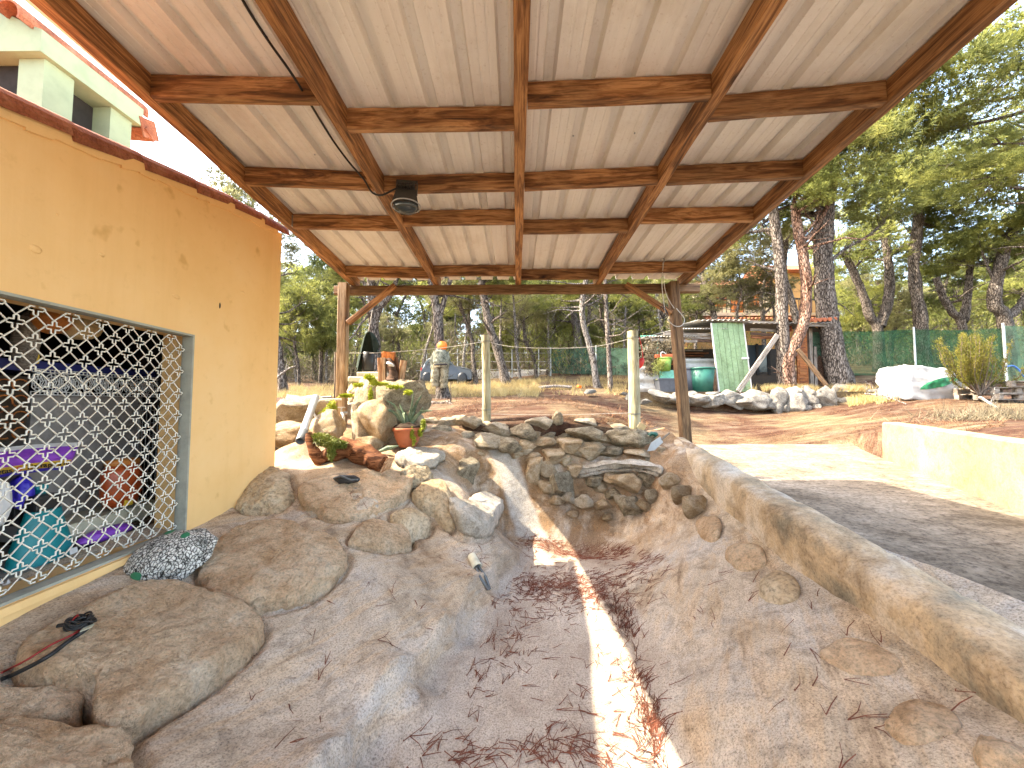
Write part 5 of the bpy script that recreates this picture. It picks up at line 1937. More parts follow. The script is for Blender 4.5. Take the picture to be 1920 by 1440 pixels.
# ------------------------------------------------------------------ pine crowns (shared meshes)
def needle_crown(seed, n_clump, tufts, needles, length=.17, width=.012, spread=(1, 1, .62), clump_r=.27, flat=.5):
    """many needle-sized faces in clumps spread through a unit crown"""
    r = np.random.default_rng(seed)
    d = r.normal(size=(n_clump, 3))
    d /= np.linalg.norm(d, axis=1)[:, None]
    rad = r.uniform(.25, 1.0, (n_clump, 1)) ** .6
    c = d * rad * np.array(spread)
    cr = clump_r * r.uniform(.6, 1.25, (n_clump, 1))
    cid = np.repeat(np.arange(n_clump), tufts)
    n = len(cid)
    o = r.normal(size=(n, 3))
    o /= np.linalg.norm(o, axis=1)[:, None]
    t = c[cid] + o * r.uniform(.1, 1, (n, 1)) ** .5 * cr[cid] * np.array([1.15, 1.15, flat])
    tdir = o + np.array([0, 0, .5]) + d[cid] * .5
    tid = np.repeat(np.arange(n), needles)
    m = len(tid)
    nd = tdir[tid] / np.linalg.norm(tdir[tid], axis=1)[:, None] + r.normal(size=(m, 3)) * .62
    nd /= np.linalg.norm(nd, axis=1)[:, None]
    ln = length * r.uniform(.6, 1.25, (m, 1))
    side = np.cross(nd, r.normal(size=(m, 3)))
    side /= np.linalg.norm(side, axis=1)[:, None]
    base = t[tid]
    a = base - side * width
    b = base + side * width
    e = base + nd * ln
    V = np.stack([a, b, e], 1).reshape(-1, 3)
    F = np.arange(m * 3).reshape(m, 3)
    return V, F, c


CROWNS = []
for k in range(5):
    V, F, c = needle_crown(40 + k, 44 + 5 * k, 24, 9, .11, .0080, (1, 1, .58 + .06 * (k % 3)), .21)
    CROWNS.append((np_mesh('crown', V, F), c))
CROWN_M = {}


def crown_mesh(k, mat):
    if (k, mat) not in CROWN_M:
        me = CROWNS[k][0].copy()
        me.name = 'crown'
        me.materials.append(M[mat])
        CROWN_M[(k, mat)] = me
    return CROWN_M[(k, mat)]


def limb(mb, a, d, L, r0, depth=0, seedless=True):
    pts = [a.copy()]
    dd = d.normalized()
    n = 5
    p = a.copy()
    for i in range(n):
        dd = (dd + Vector((random.gauss(0, .22), random.gauss(0, .22), random.gauss(.05, .18)))).normalized()
        p = p + dd * L / n
        pts.append(p.copy())
    mb.tube(pts, [r0 * (1 - .85 * i / n) for i in range(n + 1)], 5 if r0 > .02 else 4, False, True)
    if depth > 0:
        for _ in range(3):
            i = random.randrange(1, n)
            sd = Vector((random.gauss(0, 1), random.gauss(0, 1), random.gauss(.2, .6)))
            limb(mb, pts[i], dd * .5 + sd, L * random.uniform(.35, .6), r0 * (1 - .85 * i / n) * .55, depth - 1)
    return pts


def pine(paths, radii, label, crowns, bark='bark', leaf='needle_green', group='pine trees', cat='tree', limbs=10, lmin=.45, lsize=1.6, flare=1.25, name='pine_tree', dead=8):
    """paths: trunk and forks as world polylines; crowns: (centre, (rx, ry, rz)) blobs of needles"""
    base = paths[0][0]
    root = thing(name, label, cat, base, group)
    mb = MB()
    full = []
    for k, (pth, (ra, rb)) in enumerate(zip(paths, radii)):
        n = max(8, 5 * len(pth))
        q = interp(pth, n)
        rr = []
        for i in range(n):
            u = i / (n - 1)
            r_ = ra + (rb - ra) * u
            if k == 0:
                r_ *= 1 + (flare - 1) * max(0, 1 - u * 7)
            rr.append(r_)
        start = len(mb.v)
        mb.tube(q, rr, 12 if ra > .08 else 7, False, True)
        W = np.array(mb.v[start:])
        C_ = np.repeat(np.array([p[:] for p in q]), 12 if ra > .08 else 7, axis=0)
        W = C_ + (W - C_) * (1 + fbm(W * np.array([4, 4, 1.2]), 3) * .30 + fbm(W * np.array([16, 16, 4]), 2) * .16)[:, None]
        mb.v[start:] = [tuple(p) for p in W]
        full.append((q, rr))
    for _ in range(limbs + dead):
        q, rr = random.choice(full)
        i = random.randrange(int(len(q) * (lmin if _ < limbs else .12)), len(q))
        d = Vector((random.gauss(0, 1), random.gauss(0, 1), random.uniform(-.1, .7)))
        if _ < limbs:
            limb(mb, q[i], d, lsize * random.uniform(.6, 1.2), max(.012, rr[i] * .38), 2)
        else:
            limb(mb, q[i], d, lsize * random.uniform(.3, .7), max(.006, rr[i] * .12), 1)
    for c, s in crowns:
        c = Vector(c)
        # a limb reaches into each clump of foliage
        q, rr = min(full, key=lambda f: min((p - c).length for p in f[0]))
        i = min(range(len(q)), key=lambda j: (q[j] - (c - Vector((0, 0, s[2] * .5)))).length)
        mid = q[i].lerp(c, .5) + Vector((random.gauss(0, .1), random.gauss(0, .1), -.1)) * (c - q[i]).length * .3
        mb.tube(interp([q[i], mid, c], 8), [max(.012, rr[i] * .5) * (1 - .7 * j / 7) for j in range(8)], 6, False, True)
        for _ in range(7):
            t = q[i].lerp(c, random.uniform(.6, 1.0))
            limb(mb, t, Vector((random.gauss(0, 1), random.gauss(0, 1), random.gauss(.1, .5))), s[0] * random.uniform(.6, 1.0), max(.006, rr[i] * .15), 1)
    mb.build('trunk', M[bark], root)
    for c, s in crowns:
        k = random.randrange(5)
        o = bpy.data.objects.new('crown', crown_mesh(k, leaf))
        COL.objects.link(o)
        attach(o, root)
        o.matrix_basis = Matrix.Translation(Vector(c)) @ Euler((random.uniform(-.2, .2), random.uniform(-.2, .2), random.uniform(0, 6.28))).to_matrix().to_4x4() @ Matrix.Diagonal((s[0], s[1], s[2] / .62, 1))
    return root


def trunk_px(pts, Y, dy=0.0):
    out = [P(px, py, Y + dy * i) for i, (px, py) in enumerate(pts)]
    b = out[0]
    out[0] = Vector((b.x, b.y, min(b.z, gz(b.x, b.y)) - .12))
    return out


def blob(px, py, Y, w, h, d=None):
    s = Y / F_PX
    return (P(px, py, Y), (w * s / 2, (d if d else w * s / 2.4), h * s / 2))


# ---- pines round the shed and the yard, traced one by one
SH = 12.1
pine([trunk_px([(1472, 728), (1469, 660), (1467, 590), (1462, 500), (1452, 420), (1446, 340), (1440, 260)], SH - .2)], [(.18, .12)], 'straight grey barked pine rising in front of the shed beside the green door',
     [blob(1400, 330, 12.4, 210, 130), blob(1470, 250, 12, 240, 150), blob(1350, 440, 12.8, 120, 70), blob(1430, 420, 13.2, 150, 60)], 'bark', 'needle_green', 'pines by the shed')
pine([trunk_px([(1492, 728), (1478, 690), (1489, 650), (1508, 600), (1513, 540), (1506, 480), (1497, 440), (1489, 385)], SH - .35), [P(1500, 455, SH - .35), P(1520, 440, SH - .4), P(1543, 405, SH - .4), P(1562, 362, SH - .4)]], [(.17, .12), (.085, .05)],
     'curving reddish barked pine with a forked top in front of the shed', [blob(1490, 330, 11.5, 220, 110), blob(1590, 300, 11.3, 260, 150), blob(1545, 360, 11.0, 120, 60)], 'bark_red', 'needle_green', 'pines by the shed')
pine([trunk_px([(1584, 730), (1562, 660), (1551, 590), (1545, 520), (1543, 450), (1548, 380), (1555, 300), (1560, 200)], SH), [P(1548, 500, SH), P(1580, 470, SH + .2), P(1630, 440, SH + .3), P(1660, 415, SH + .4)]], [(.30, .2), (.06, .03)],
     'thickest grey pine leaning at the end of the shed with furrowed bark', [blob(1620, 210, 11.6, 300, 170), blob(1700, 120, 11, 280, 180), blob(1560, 290, 12.2, 220, 100), blob(1640, 390, 12.3, 130, 60)], 'bark', 'needle_green', 'pines by the shed', flare=1.45)
pine([trunk_px([(1502, 640), (1492, 600), (1483, 560), (1470, 510), (1474, 450)], 14)], [(.13, .08)], 'thin pale pine standing between the two trunks in front of the shed', [blob(1420, 470, 14.5, 190, 90), blob(1500, 410, 14.4, 160, 80)], 'bark', 'needle_olive', 'pines by the shed')
RF = 16.8
pine([trunk_px([(1647, 640), (1645, 616), (1630, 590), (1615, 545), (1598, 505), (1580, 470)], RF), [P(1648, 612, RF), P(1662, 575, RF), P(1668, 525, RF), P(1664, 470, RF), P(1650, 410, RF)]], [(.20, .12), (.22, .12)], 'forked dark pine behind the green mesh nearest the shed',
     [blob(1600, 450, 17, 190, 110), blob(1670, 390, 17.2, 190, 120), blob(1610, 565, 18, 120, 70), blob(1690, 470, 18.5, 110, 50)], 'bark', 'needle_green', 'pines behind the green mesh')
pine([trunk_px([(1728, 635), (1726, 600), (1718, 550), (1713, 490), (1721, 420), (1722, 350), (1716, 290)], RF)], [(.24, .15)], 'upright spotted pine trunk behind the middle of the green mesh', [blob(1720, 300, 16.5, 210, 120), blob(1790, 350, 16, 200, 110), blob(1660, 330, 16.6, 150, 90), blob(1765, 430, 17.5, 130, 55)], 'bark', 'needle_green', 'pines behind the green mesh')
pine([trunk_px([(1806, 630), (1803, 606), (1785, 585), (1768, 555), (1755, 520)], RF), [P(1805, 604, RF), P(1812, 570, RF), P(1816, 530, RF), P(1818, 490, RF)]], [(.16, .11), (.17, .1)], 'low forked pine behind the rosemary bush', [blob(1770, 480, 17.2, 170, 80), blob(1835, 490, 17, 170, 90), blob(1740, 570, 19, 90, 60)], 'bark', 'needle_green', 'pines behind the green mesh')
pine([trunk_px([(1893, 625), (1884, 600), (1866, 572), (1868, 530), (1880, 480), (1895, 440), (1912, 405)], RF - 1), [P(1888, 596, RF - 1), P(1906, 580, RF - 1), P(1926, 555, RF - 1), P(1950, 520, RF - 1)], [P(1868, 540, RF - 1), P(1852, 500, RF - 1), P(1840, 470, RF - 1)]], [(.23, .17), (.16, .12), (.06, .03)], 'dark twisting pine with three limbs at the far end of the green mesh',
     [blob(1900, 330, 15, 230, 140), blob(1980, 420, 15, 180, 120), blob(1830, 420, 16, 150, 80), blob(1960, 250, 15, 220, 140)], 'bark', 'needle_green', 'pines behind the green mesh')
# crowns high on the right, over the mesh
pine([trunk_px([(2120, 700), (2105, 560), (2080, 420), (2050, 250), (2010, 120)], 11)], [(.24, .14)], 'tall pine overhanging the yard from beyond the yellow wall', [blob(1880, 130, 11, 229, 128), blob(1790, 200, 11.2, 196, 104), blob(1950, 60, 10, 213, 120), blob(1860, 270, 11.5, 131, 56), blob(1700, 255, 12, 164, 64)], 'bark', 'needle_green', 'tall pines on the right')
pine([trunk_px([(2010, 690), (2000, 600), (1985, 480), (1965, 330), (1940, 180)], 13.5)], [(.22, .13)], 'tall pine with bright foliage at the right end of the mesh', [blob(1850, 330, 13, 172, 88), blob(1930, 230, 13, 188, 112), blob(1760, 310, 13.4, 122, 64)], 'bark', 'needle_green', 'tall pines on the right')

# ---- left and centre
pine([trunk_px([(533, 742), (528, 700), (520, 650), (508, 600), (495, 540), (480, 470)], 12)], [(.13, .085)], 'dark leaning pine next to the corner of the ochre house', [blob(440, 420, 12, 200, 140), blob(520, 460, 12.4, 130, 60), blob(470, 340, 12, 150, 80)], 'bark', 'needle_olive', 'pines left of the yard')
pine([trunk_px([(560, 735), (560, 690), (552, 640), (560, 590)], 15)], [(.07, .04)], 'small bushy bright green pine left of the pergola post', [blob(575, 610, 15.5, 150, 100), blob(600, 570, 16, 160, 90), blob(540, 590, 15.6, 110, 80), blob(620, 620, 16, 120, 90)], 'bark', 'needle_green', 'pines left of the yard')
pine([trunk_px([(600, 730), (602, 660), (598, 600), (590, 540)], 17)], [(.09, .05)], 'slim pine with a high crown against the sky behind the left post', [blob(610, 520, 17, 70, 90), blob(625, 480, 17, 90, 90), blob(580, 640, 19, 120, 70)], 'bark', 'needle_dark', 'pines left of the yard')
pine([trunk_px([(708, 720), (704, 660), (700, 600), (698, 540), (690, 480)], 11.5), [P(702, 612, 11.5), P(714, 575, 11.5), P(733, 552, 11.5), P(745, 520, 11.6)]], [(.16, .12), (.10, .07)], 'pale forked pine behind the cloth-draped drum', [blob(690, 440, 11.5, 200, 100), blob(760, 470, 12, 170, 80), blob(650, 520, 13, 100, 50)], 'bark', 'needle_green', 'pines round the yard')
pine([trunk_px([(832, 752), (826, 700), (824, 640), (820, 590), (812, 545), (800, 480)], 10.5), [P(821, 600, 10.5), P(832, 565, 10.5), P(843, 530, 10.5), P(850, 480, 10.5)]], [(.155, .11), (.085, .06)], 'stout pine wearing the stuffed scarecrow clothes', [blob(790, 420, 10.5, 240, 110), blob(880, 440, 10.8, 200, 90)], 'bark', 'needle_green', 'pines round the yard', flare=1.5)
pine([trunk_px([(894, 725), (888, 680), (885, 640), (876, 610), (866, 580), (850, 540)], 16)], [(.10, .06)], 'thin dark pine left of the nearer fence stake', [blob(850, 555, 16.5, 130, 70), blob(880, 530, 17, 140, 60)], 'bark', 'needle_olive', 'pines round the yard')
pine([trunk_px([(953, 728), (942, 690), (930, 645), (916, 605), (908, 560), (898, 500)], 14.5)], [(.18, .13)], 'thick leaning pine just right of the nearer fence stake', [blob(930, 520, 15, 170, 70), blob(880, 480, 15, 200, 80)], 'bark', 'needle_green', 'pines round the yard')
pine([trunk_px([(1007, 715), (1000, 670), (985, 640), (982, 600)], 18)], [(.10, .06)], 'crooked slender pine in the gap left of the green netting', [blob(990, 580, 18.5, 130, 70), blob(1030, 560, 19, 130, 60)], 'bark', 'needle_olive', 'pines round the yard')
pine([trunk_px([(1120, 726), (1113, 680), (1103, 640), (1093, 600), (1092, 565), (1099, 520), (1095, 470)], 13.6)], [(.125, .08)], 'pale curving pine in front of the green netting', [blob(1090, 500, 14, 180, 60), blob(1040, 560, 15, 110, 50)], 'bark_pale', 'needle_green', 'pines round the yard')
pine([trunk_px([(1145, 733), (1142, 680), (1139, 620), (1136, 560), (1134, 480)], 13)], [(.085, .06)], 'slim straight pine between the netting and the farther fence stake', [blob(1150, 500, 13.5, 150, 60), blob(1180, 560, 16, 90, 50)], 'bark', 'needle_green', 'pines round the yard')
pine([trunk_px([(1094, 700), (1084, 640), (1076, 590), (1070, 545)], 19)], [(.19, .14)], 'dark thick pine trunk behind the green netting', [blob(1060, 540, 19.5, 150, 60)], 'bark', 'needle_dark', 'pines round the yard')
pine([trunk_px([(1349, 640), (1338, 590), (1325, 550), (1318, 500)], 15.5)], [(.14, .09)], 'bent pine growing behind the roof of the shed', [blob(1330, 480, 15.5, 130, 70), blob(1270, 540, 17, 110, 60), blob(1290, 590, 19, 80, 60)], 'bark', 'needle_olive', 'pines round the yard')
pine([trunk_px([(1432, 625), (1430, 590), (1427, 560), (1436, 520)], 17), [P(1431, 590, 17), P(1446, 575, 17), P(1458, 555, 17)]], [(.10, .06), (.05, .03)], 'dark low pine between the shed roof and the villa', [blob(1410, 540, 18, 110, 40)], 'bark', 'needle_dark', 'pines round the yard')

# twiggy young pines that half hide the villa
pine([trunk_px([(1385, 640), (1382, 590), (1390, 550), (1384, 500)], 15)], [(.07, .03)], 'twiggy half bare pine in front of the villa balcony', [blob(1360, 525, 15, 120, 50), blob(1400, 490, 15, 110, 44), blob(1340, 560, 15.2, 70, 40)], 'bark', 'needle_olive', 'pines round the yard', limbs=16, lmin=.3, lsize=1.3, dead=40)
pine([trunk_px([(1455, 640), (1452, 590), (1444, 550), (1450, 500)], 15.5)], [(.06, .03)], 'twiggy half bare pine left of the straight trunk by the villa', [blob(1440, 530, 15.5, 100, 44), blob(1420, 570, 15.8, 70, 34), blob(1395, 545, 16, 70, 40)], 'bark', 'needle_olive', 'pines round the yard', limbs=16, lmin=.3, lsize=1.2, dead=40)
pine([trunk_px([(1300, 640), (1306, 590), (1312, 560), (1322, 520)], 16)], [(.06, .03)], 'twiggy pine between the right pergola post and the villa', [blob(1300, 560, 16, 100, 50), blob(1330, 520, 16, 80, 36)], 'bark', 'needle_green', 'pines round the yard', limbs=14, lmin=.3, lsize=1.2, dead=40)

# bare grey bough lying against the leaning pine by the house
mb = MB()
mb.tube(interp([P(500, 730, 11.4), P(520, 708, 11.3), P(540, 692, 11.2), P(556, 686, 11.1)], 14), [.045 - .002 * i for i in range(14)], 7)
limb(mb, P(536, 695, 11.2), Vector((.2, 0, 1)), .5, .012, 1)
tag(mb.build('dead_bough', M['bark_pale'], None), 'pale bare bough propped by the leaning pine next to the house', 'branch')

# ---- the wood behind: one pine built in four ways and copied
proto = []
for k in range(5):
    h = 5.0
    q = [Vector((0, 0, -.3)), Vector((random.uniform(-.2, .2), random.uniform(-.2, .2), h * .3)), Vector((random.uniform(-.5, .5), random.uniform(-.4, .4), h * .65)), Vector((random.uniform(-.7, .7), random.uniform(-.5, .5), h))]
    cr = [((q[3].x + random.uniform(-.6, .6), q[3].y + random.uniform(-.6, .6), h + random.uniform(-.4, .6)), (1.5, 1.4, .85)), ((q[2].x + random.uniform(-1, 1), q[2].y, h * .72), (1.25, 1.1, .6)), ((q[2].x + random.uniform(-1.1, 1.1), q[2].y + .3, h * .5), (1.0, .9, .5))]
    if k % 2 == 0:
        cr.append(((random.uniform(-.9, .9), .2, h * .36), (.9, .9, .55)))
    t = pine([q], [(.13, .05)], ['slender pine with bright foliage standing deep in the wood', 'slender olive tinged pine standing deep in the wood', 'slender bushy pine standing deep in the wood', 'slender dark pine standing deep in the wood', 'slender yellowish pine standing deep in the wood'][k], cr, 'bark', ['needle_green', 'needle_olive', 'needle_green', 'needle_dark', 'needle_green'][k], 'pines deep in the wood', limbs=12, lmin=.35, lsize=1.4, dead=14)
    proto.append(t)
spots = []
r = random.Random(11)
for k in range(900):
    if len(spots) >= 120:
        break
    Y = r.uniform(17, 46)
    X = r.uniform(-.95, 1.55) * Y
    if abs(X / Y - .0) < .5 and Y < 20:
        continue
    if .42 < X / Y < .84 and Y < 34:
        continue
    if X / Y > .6 and Y < 19:
        continue
    if -.62 < X / Y < -.42 and r.random() < .75:
        continue
    if all((X - a) ** 2 + (Y - b) ** 2 > 2.6 for a, b, _ in spots):
        spots.append((X, Y, r.uniform(.75, 1.45)))


def copy_thing(o):
    c = o.copy()
    COL.objects.link(c)
    for ch_ in list(o.children):
        d = ch_.copy()
        COL.objects.link(d)
        d.parent = c
    return c


used = set()
for i, (X, Y, s) in enumerate(spots):
    k = r.randrange(5)
    o = proto[k] if k not in used else copy_thing(proto[k])
    used.add(k)
    # the parts are held relative to the base at the origin
    o.location = (X, Y, gz(X, Y))
    o.rotation_euler = (0, 0, r.uniform(0, 6.28))
    hh = s * (.8 + .25 * min(1, (Y - 14) / 20))
    o.scale = (hh * r.uniform(.9, 1.15), hh, hh)

slim = []
for k in range(3):
    q = [Vector((0, 0, -.3)), Vector((random.uniform(-.25, .25), 0, 1.4)), Vector((random.uniform(-.5, .5), random.uniform(-.3, .3), 3.0)), Vector((random.uniform(-.8, .8), random.uniform(-.4, .4), 5.2))]
    cr = [((q[3].x, q[3].y, 5.5), (1.25, 1.1, .55)), ((q[3].x * .6 + random.uniform(-.7, .7), .2, 4.3), (.9, .8, .36))]
    slim.append(pine([q], [(.085, .045)], ['slim pale trunked pine at the near edge of the wood', 'slim grey trunked pine with a crooked stem at the near edge of the wood', 'slim twiggy pine at the near edge of the wood'][k], cr, ['bark_pale', 'bark', 'bark_pale'][k], ['needle_green', 'needle_olive', 'needle_green'][k], 'slim pines at the edge of the wood', limbs=10, lmin=.4, lsize=1.2, dead=34))
r2 = random.Random(23)
used2, pl = set(), []
for _ in range(600):
    if len(pl) >= 46:
        break
    Y = r2.uniform(16.5, 27)
    X = r2.uniform(-.66, .44) * Y
    if any((X - a) ** 2 + (Y - b) ** 2 < .8 for a, b in pl) or abs(X / Y + .19) < .012:
        continue
    pl.append((X, Y))
    k = r2.randrange(3)
    o = slim[k] if k not in used2 else copy_thing(slim[k])
    used2.add(k)
    o.location = (X, Y, gz(X, Y))
    o.rotation_euler = (r2.uniform(-.08, .08), r2.uniform(-.08, .08), r2.uniform(0, 6.28))
    h_ = r2.uniform(.75, 1.15)
    o.scale = (h_, h_, h_ * r2.uniform(.9, 1.2))

# scrub and saplings that nobody could count, at the foot of the wood
def scatter_tris(n, where, length, width, up=.6, jit=1.0):
    V_ = np.zeros((n, 3, 3))
    p = where(n)
    d = RNG.normal(size=(n, 3)) * jit
    d[:, 2] = np.abs(d[:, 2]) + up
    d /= np.linalg.norm(d, axis=1)[:, None]
    L_ = length * RNG.uniform(.5, 1.3, (n, 1))
    sd = np.cross(d, RNG.normal(size=(n, 3)))
    sd /= np.linalg.norm(sd, axis=1)[:, None]
    V_[:, 0] = p - sd * width
    V_[:, 1] = p + sd * width
    V_[:, 2] = p + d * L_
    return V_.reshape(-1, 3), np.arange(n * 3).reshape(n, 3)


def scrub_at(n):
    cl = 420
    Yc = RNG.uniform(17.5, 42, cl) 
    Xc = RNG.uniform(-.95, 1.5, cl) * Yc
    bad = (Xc / Yc > .44) & (Xc / Yc < .9) & (Yc < 24)
    Yc = np.where(bad, Yc + 12, Yc)
    hc = RNG.uniform(.5, 2.6, cl)
    k = RNG.integers(0, cl, n)
    rr = RNG.normal(size=(n, 3)) * np.array([.62, .62, .42])
    x, y = Xc[k] + rr[:, 0], Yc[k] + rr[:, 1]
    z = ground_z(x, y) + np.abs(RNG.uniform(0, 1, n)) * hc[k] + rr[:, 2] * .3
    return np.stack([x, y, z], -1)


V, F = scatter_tris(90000, scrub_at, .30, .020)
tag(mesh_obj('scrub', np_mesh('scrub', V, F), M['scrub']), 'brown twiggy scrub filling the foot of the wood', 'scrub', None, 'stuff')
V, F = scatter_tris(70000, lambda n: scrub_at(n) + np.array([0, 0, .9]) * RNG.uniform(0, 1.6, (n, 1)), .22, .022)
tag(mesh_obj('saplings', np_mesh('saplings', V, F), M['needle_green']), 'mass of young pines and bushes between the far trunks', 'undergrowth', None, 'stuff')


def far_at(n):
    Y = RNG.uniform(46, 62, n)
    a = RNG.uniform(-1.1, 1.6, n)
    X = a * Y
    top = 6.5 + 2.6 * np.sin(a * 9) + 2 * np.sin(a * 23 + 1)
    # a lower skyline left of the post
    top = np.where((a < -.42) & (a > -.66), top * .55, top)
    return np.stack([X, Y, ground_z(X, Y) + RNG.uniform(0, 1, n) * top], -1)


V, F = scatter_tris(110000, far_at, .75, .075)
tag(mesh_obj('far_wood', np_mesh('far_wood', V, F), M['needle_olive']), 'far pine wood closing the view', 'wood', None, 'stuff')

# ------------------------------------------------------------------ dry grass and litter on the yard
def grass_at(n):
    out = []
    for (px, py, w, h, Y0_, Y1_, cnt) in (
            (900, 728, 220, 0, 11.5, 15.2, .26), (580, 738, 120, 0, 10, 14, .14), (690, 728, 110, 0, 13, 16, .06), (1470, 728, 120, 0, 11.45, 12.3, .2), (1590, 728, 70, 0, 11.45, 12.4, .08), (1700, 735, 120, 0, 10.2, 13.5, .08), (1620, 745, 60, 0, 10.5, 12, .05), (1100, 735, 260, 0, 12, 16, .12)):
        m = int(n * cnt)
        Y = RNG.uniform(Y0_, Y1_, m)
        d0, d1 = ray(px - w / 2, py), ray(px + w / 2, py)
        X = RNG.uniform(d0.x / d0.y, d1.x / d1.y, m) * Y
        keep = fbm(np.stack([X * 1.2, Y * 1.2, np.zeros(m)], -1), 2) > -.10
        X, Y = X[keep], Y[keep]
        z = ground_z(X, Y)
        # the terrace behind the stone edge is level with its top
        ter = (X > 4.7) & (X < 10.6) & (Y > 11.3) & (Y < 12.6)
        z = np.where(ter, np.maximum(z, CZ + .37), z)
        out.append(np.stack([X, Y, z], -1))
    return np.concatenate(out)


_g = grass_at(42000)
V, F = scatter_tris(len(_g), lambda n: _g, .24, .006, 1.3, .8)
tag(mesh_obj('dry_grass', np_mesh('dry_grass', V, F), M['straw']), 'tufts of straw coloured dry grass round the yard', 'grass', None, 'stuff')


def litter_at(n):
    Y = 4.9 + RNG.uniform(0, 1, n) ** 1.3 * 8.5
    X = RNG.uniform(-.5, 1.25, n) * Y
    f = fbm(np.stack([X * .8, Y * 2.2, np.zeros(n)], -1), 3)
    xr = 5.8 - (6.2 - Y) * .46
    pat = (X > wall_inner(Y) + .1) & (X < xr + .15) & (Y < 7.35)
    ter = (X > 4.3) & (X < 10.9) & (Y > 11.5)
    k = (f > -.05) & ~pat & ~ter
    X, Y = X[k], Y[k]
    return np.stack([X, Y, ground_z(X, Y) + .012], -1)


_l = litter_at(60000)
n = len(_l)
d = RNG.normal(size=(n, 3)) * np.array([1, .45, .22])
d /= np.linalg.norm(d, axis=1)[:, None]
sd = np.cross(d, np.array([0, 0, 1.0]))
L_ = .10 * RNG.uniform(.5, 1.4, (n, 1))
V = np.stack([_l - sd * .004, _l + sd * .004, _l + d * L_ + np.array([0, 0, .008])], 1).reshape(-1, 3)
tag(mesh_obj('needle_litter', np_mesh('needle_litter', V, np.arange(n * 3).reshape(n, 3)), M['litter_yard']), 'brown pine needle litter spread over the yard', 'pine needles', None, 'stuff')

# ------------------------------------------------------------------ stone edged terrace and the shed on it
TY = 11.3
ter = thing('terrace_edge', 'low edge of big grey stones holding the shed terrace', 'stone edging', P(1450, 750, TY))
x = 1218
rr = random.Random(5)
while x < 1640:
    w = rr.uniform(24, 58)
    Yk = TY + (0.3 if x > 1560 else 0) + rr.uniform(-.04, .04)
    top = 736 if x < 1400 else 731
    bot = float(np.interp(x, [1200, 1330, 1450, 1560, 1640], [752, 759, 772, 770, 758]))
    stone(x + w / 2, (top + bot) / 2 + rr.uniform(-1, 2), w * 1.35, (bot - top) * 1.35, ter, 'terrace', Yk, depth=.30, roll=rr.uniform(-.3, .3))
    stone(x + w * .9, bot - 7, w * .7, 18, ter, 'terrace', Yk - .12, depth=.18, roll=rr.uniform(-.4, .4))
    stone(x + w * .4, top + 4, w * .7, 14, ter, 'terrace', Yk + .05, depth=.25, roll=rr.uniform(-.2, .2))
    x += w * .92
mb = MB()
tp0, tp1 = P(1190, 737, TY + .12), P(1640, 731, TY + .2)
mb.box(((tp0.x + tp1.x) / 2, TY + 2.1, CZ + .02), (tp1.x - tp0.x, 4.0, .70))
tag(mb.build('terrace', M['ground'], None), kind='structure')
TZ = CZ + .37

shed = thing('shed', 'ramshackle garden shed of old boards and corrugated sheets behind the pines', 'shed', (6.5, 12.6, TZ))
SY = 12.35


def sx(px, Y=SY):
    d = ray(px, 700)
    return d.x / d.y * Y


def sz(py, Y=SY):
    return P(1400, py, Y).z


def corr(name, x0, x1, y0, y1, z00, z01, parent, mat, pitch=.09, amp=.018, along='y', n=None):
    """corrugated sheet; z00 at y0, z01 at y1"""
    V_, F_ = [], []
    m = int((x1 - x0) / pitch * 8) if n is None else n
    for (y, z) in ((y0, z00), (y1, z01)):
        for i in range(m + 1):
            x_ = x0 + (x1 - x0) * i / m
            V_.append((x_, y, z + amp * math.sin((x_ - x0) / pitch * 2 * math.pi)))
    for (y, z) in ((y0, z00), (y1, z01)):
        for i in range(m + 1):
            x_ = x0 + (x1 - x0) * i / m
            V_.append((x_, y, z + amp * math.sin((x_ - x0) / pitch * 2 * math.pi) + .006))
    k = m + 1
    for i in range(m):
        F_ += [(i, i + 1, k + i + 1, k + i), (2 * k + i, 3 * k + i, 3 * k + i + 1, 2 * k + i + 1), (i, 2 * k + i, 2 * k + i + 1, i + 1)]
    return mesh_obj(name, np_mesh(name, V_, F_), M[mat], parent)


# roofs: three uneven sheets
corr('roof_sheet', sx(1208), sx(1300), SY - .35, SY + 1.8, sz(634), sz(634) + .15, shed, 'corrugated')
corr('roof_sheet', sx(1262), sx(1352), SY - .45, SY + 1.8, sz(621), sz(621) + .2, shed, 'corrugated')
corr('roof_sheet', sx(1296), sx(1390), SY - .55, SY + 1.8, sz(607), sz(607) + .2, shed, 'corrugated', .16, .02)
corr('roof_sheet', sx(1390) + .01, sx(1540), SY - .5, SY + 1.8, sz(612), sz(612) + .2, shed, 'corrugated', .16, .014)
beam('fascia_board', (sx(1330), SY - .47, sz(606)), (sx(1460), SY - .47, sz(612)), .03, .07, M['grey_wood'], shed)
beam('fascia_board', (sx(1480), SY - .42, sz(614)), (sx(1556), SY - .42, sz(616)), .03, .09, M['grey_wood'], shed)
for k, (xa, xb, py, m_) in enumerate(((1402, 1462, 620, 'grey_wood'), (1402, 1460, 628, 'red_bark'), (1402, 1464, 634, 'drift'), (1240, 1346, 628, 'grey_wood'), (1268, 1346, 634, 'grey_wood'), (1290, 1346, 641, 'red_bark'), (1215, 1300, 640, 'grey_wood'))):
    beam('roof_batten', (sx(xa), SY - .2 - .02 * k, sz(py)), (sx(xb), SY - .2 - .02 * k, sz(py + 3)), .03, .09, M[m_], shed, wob=.008)
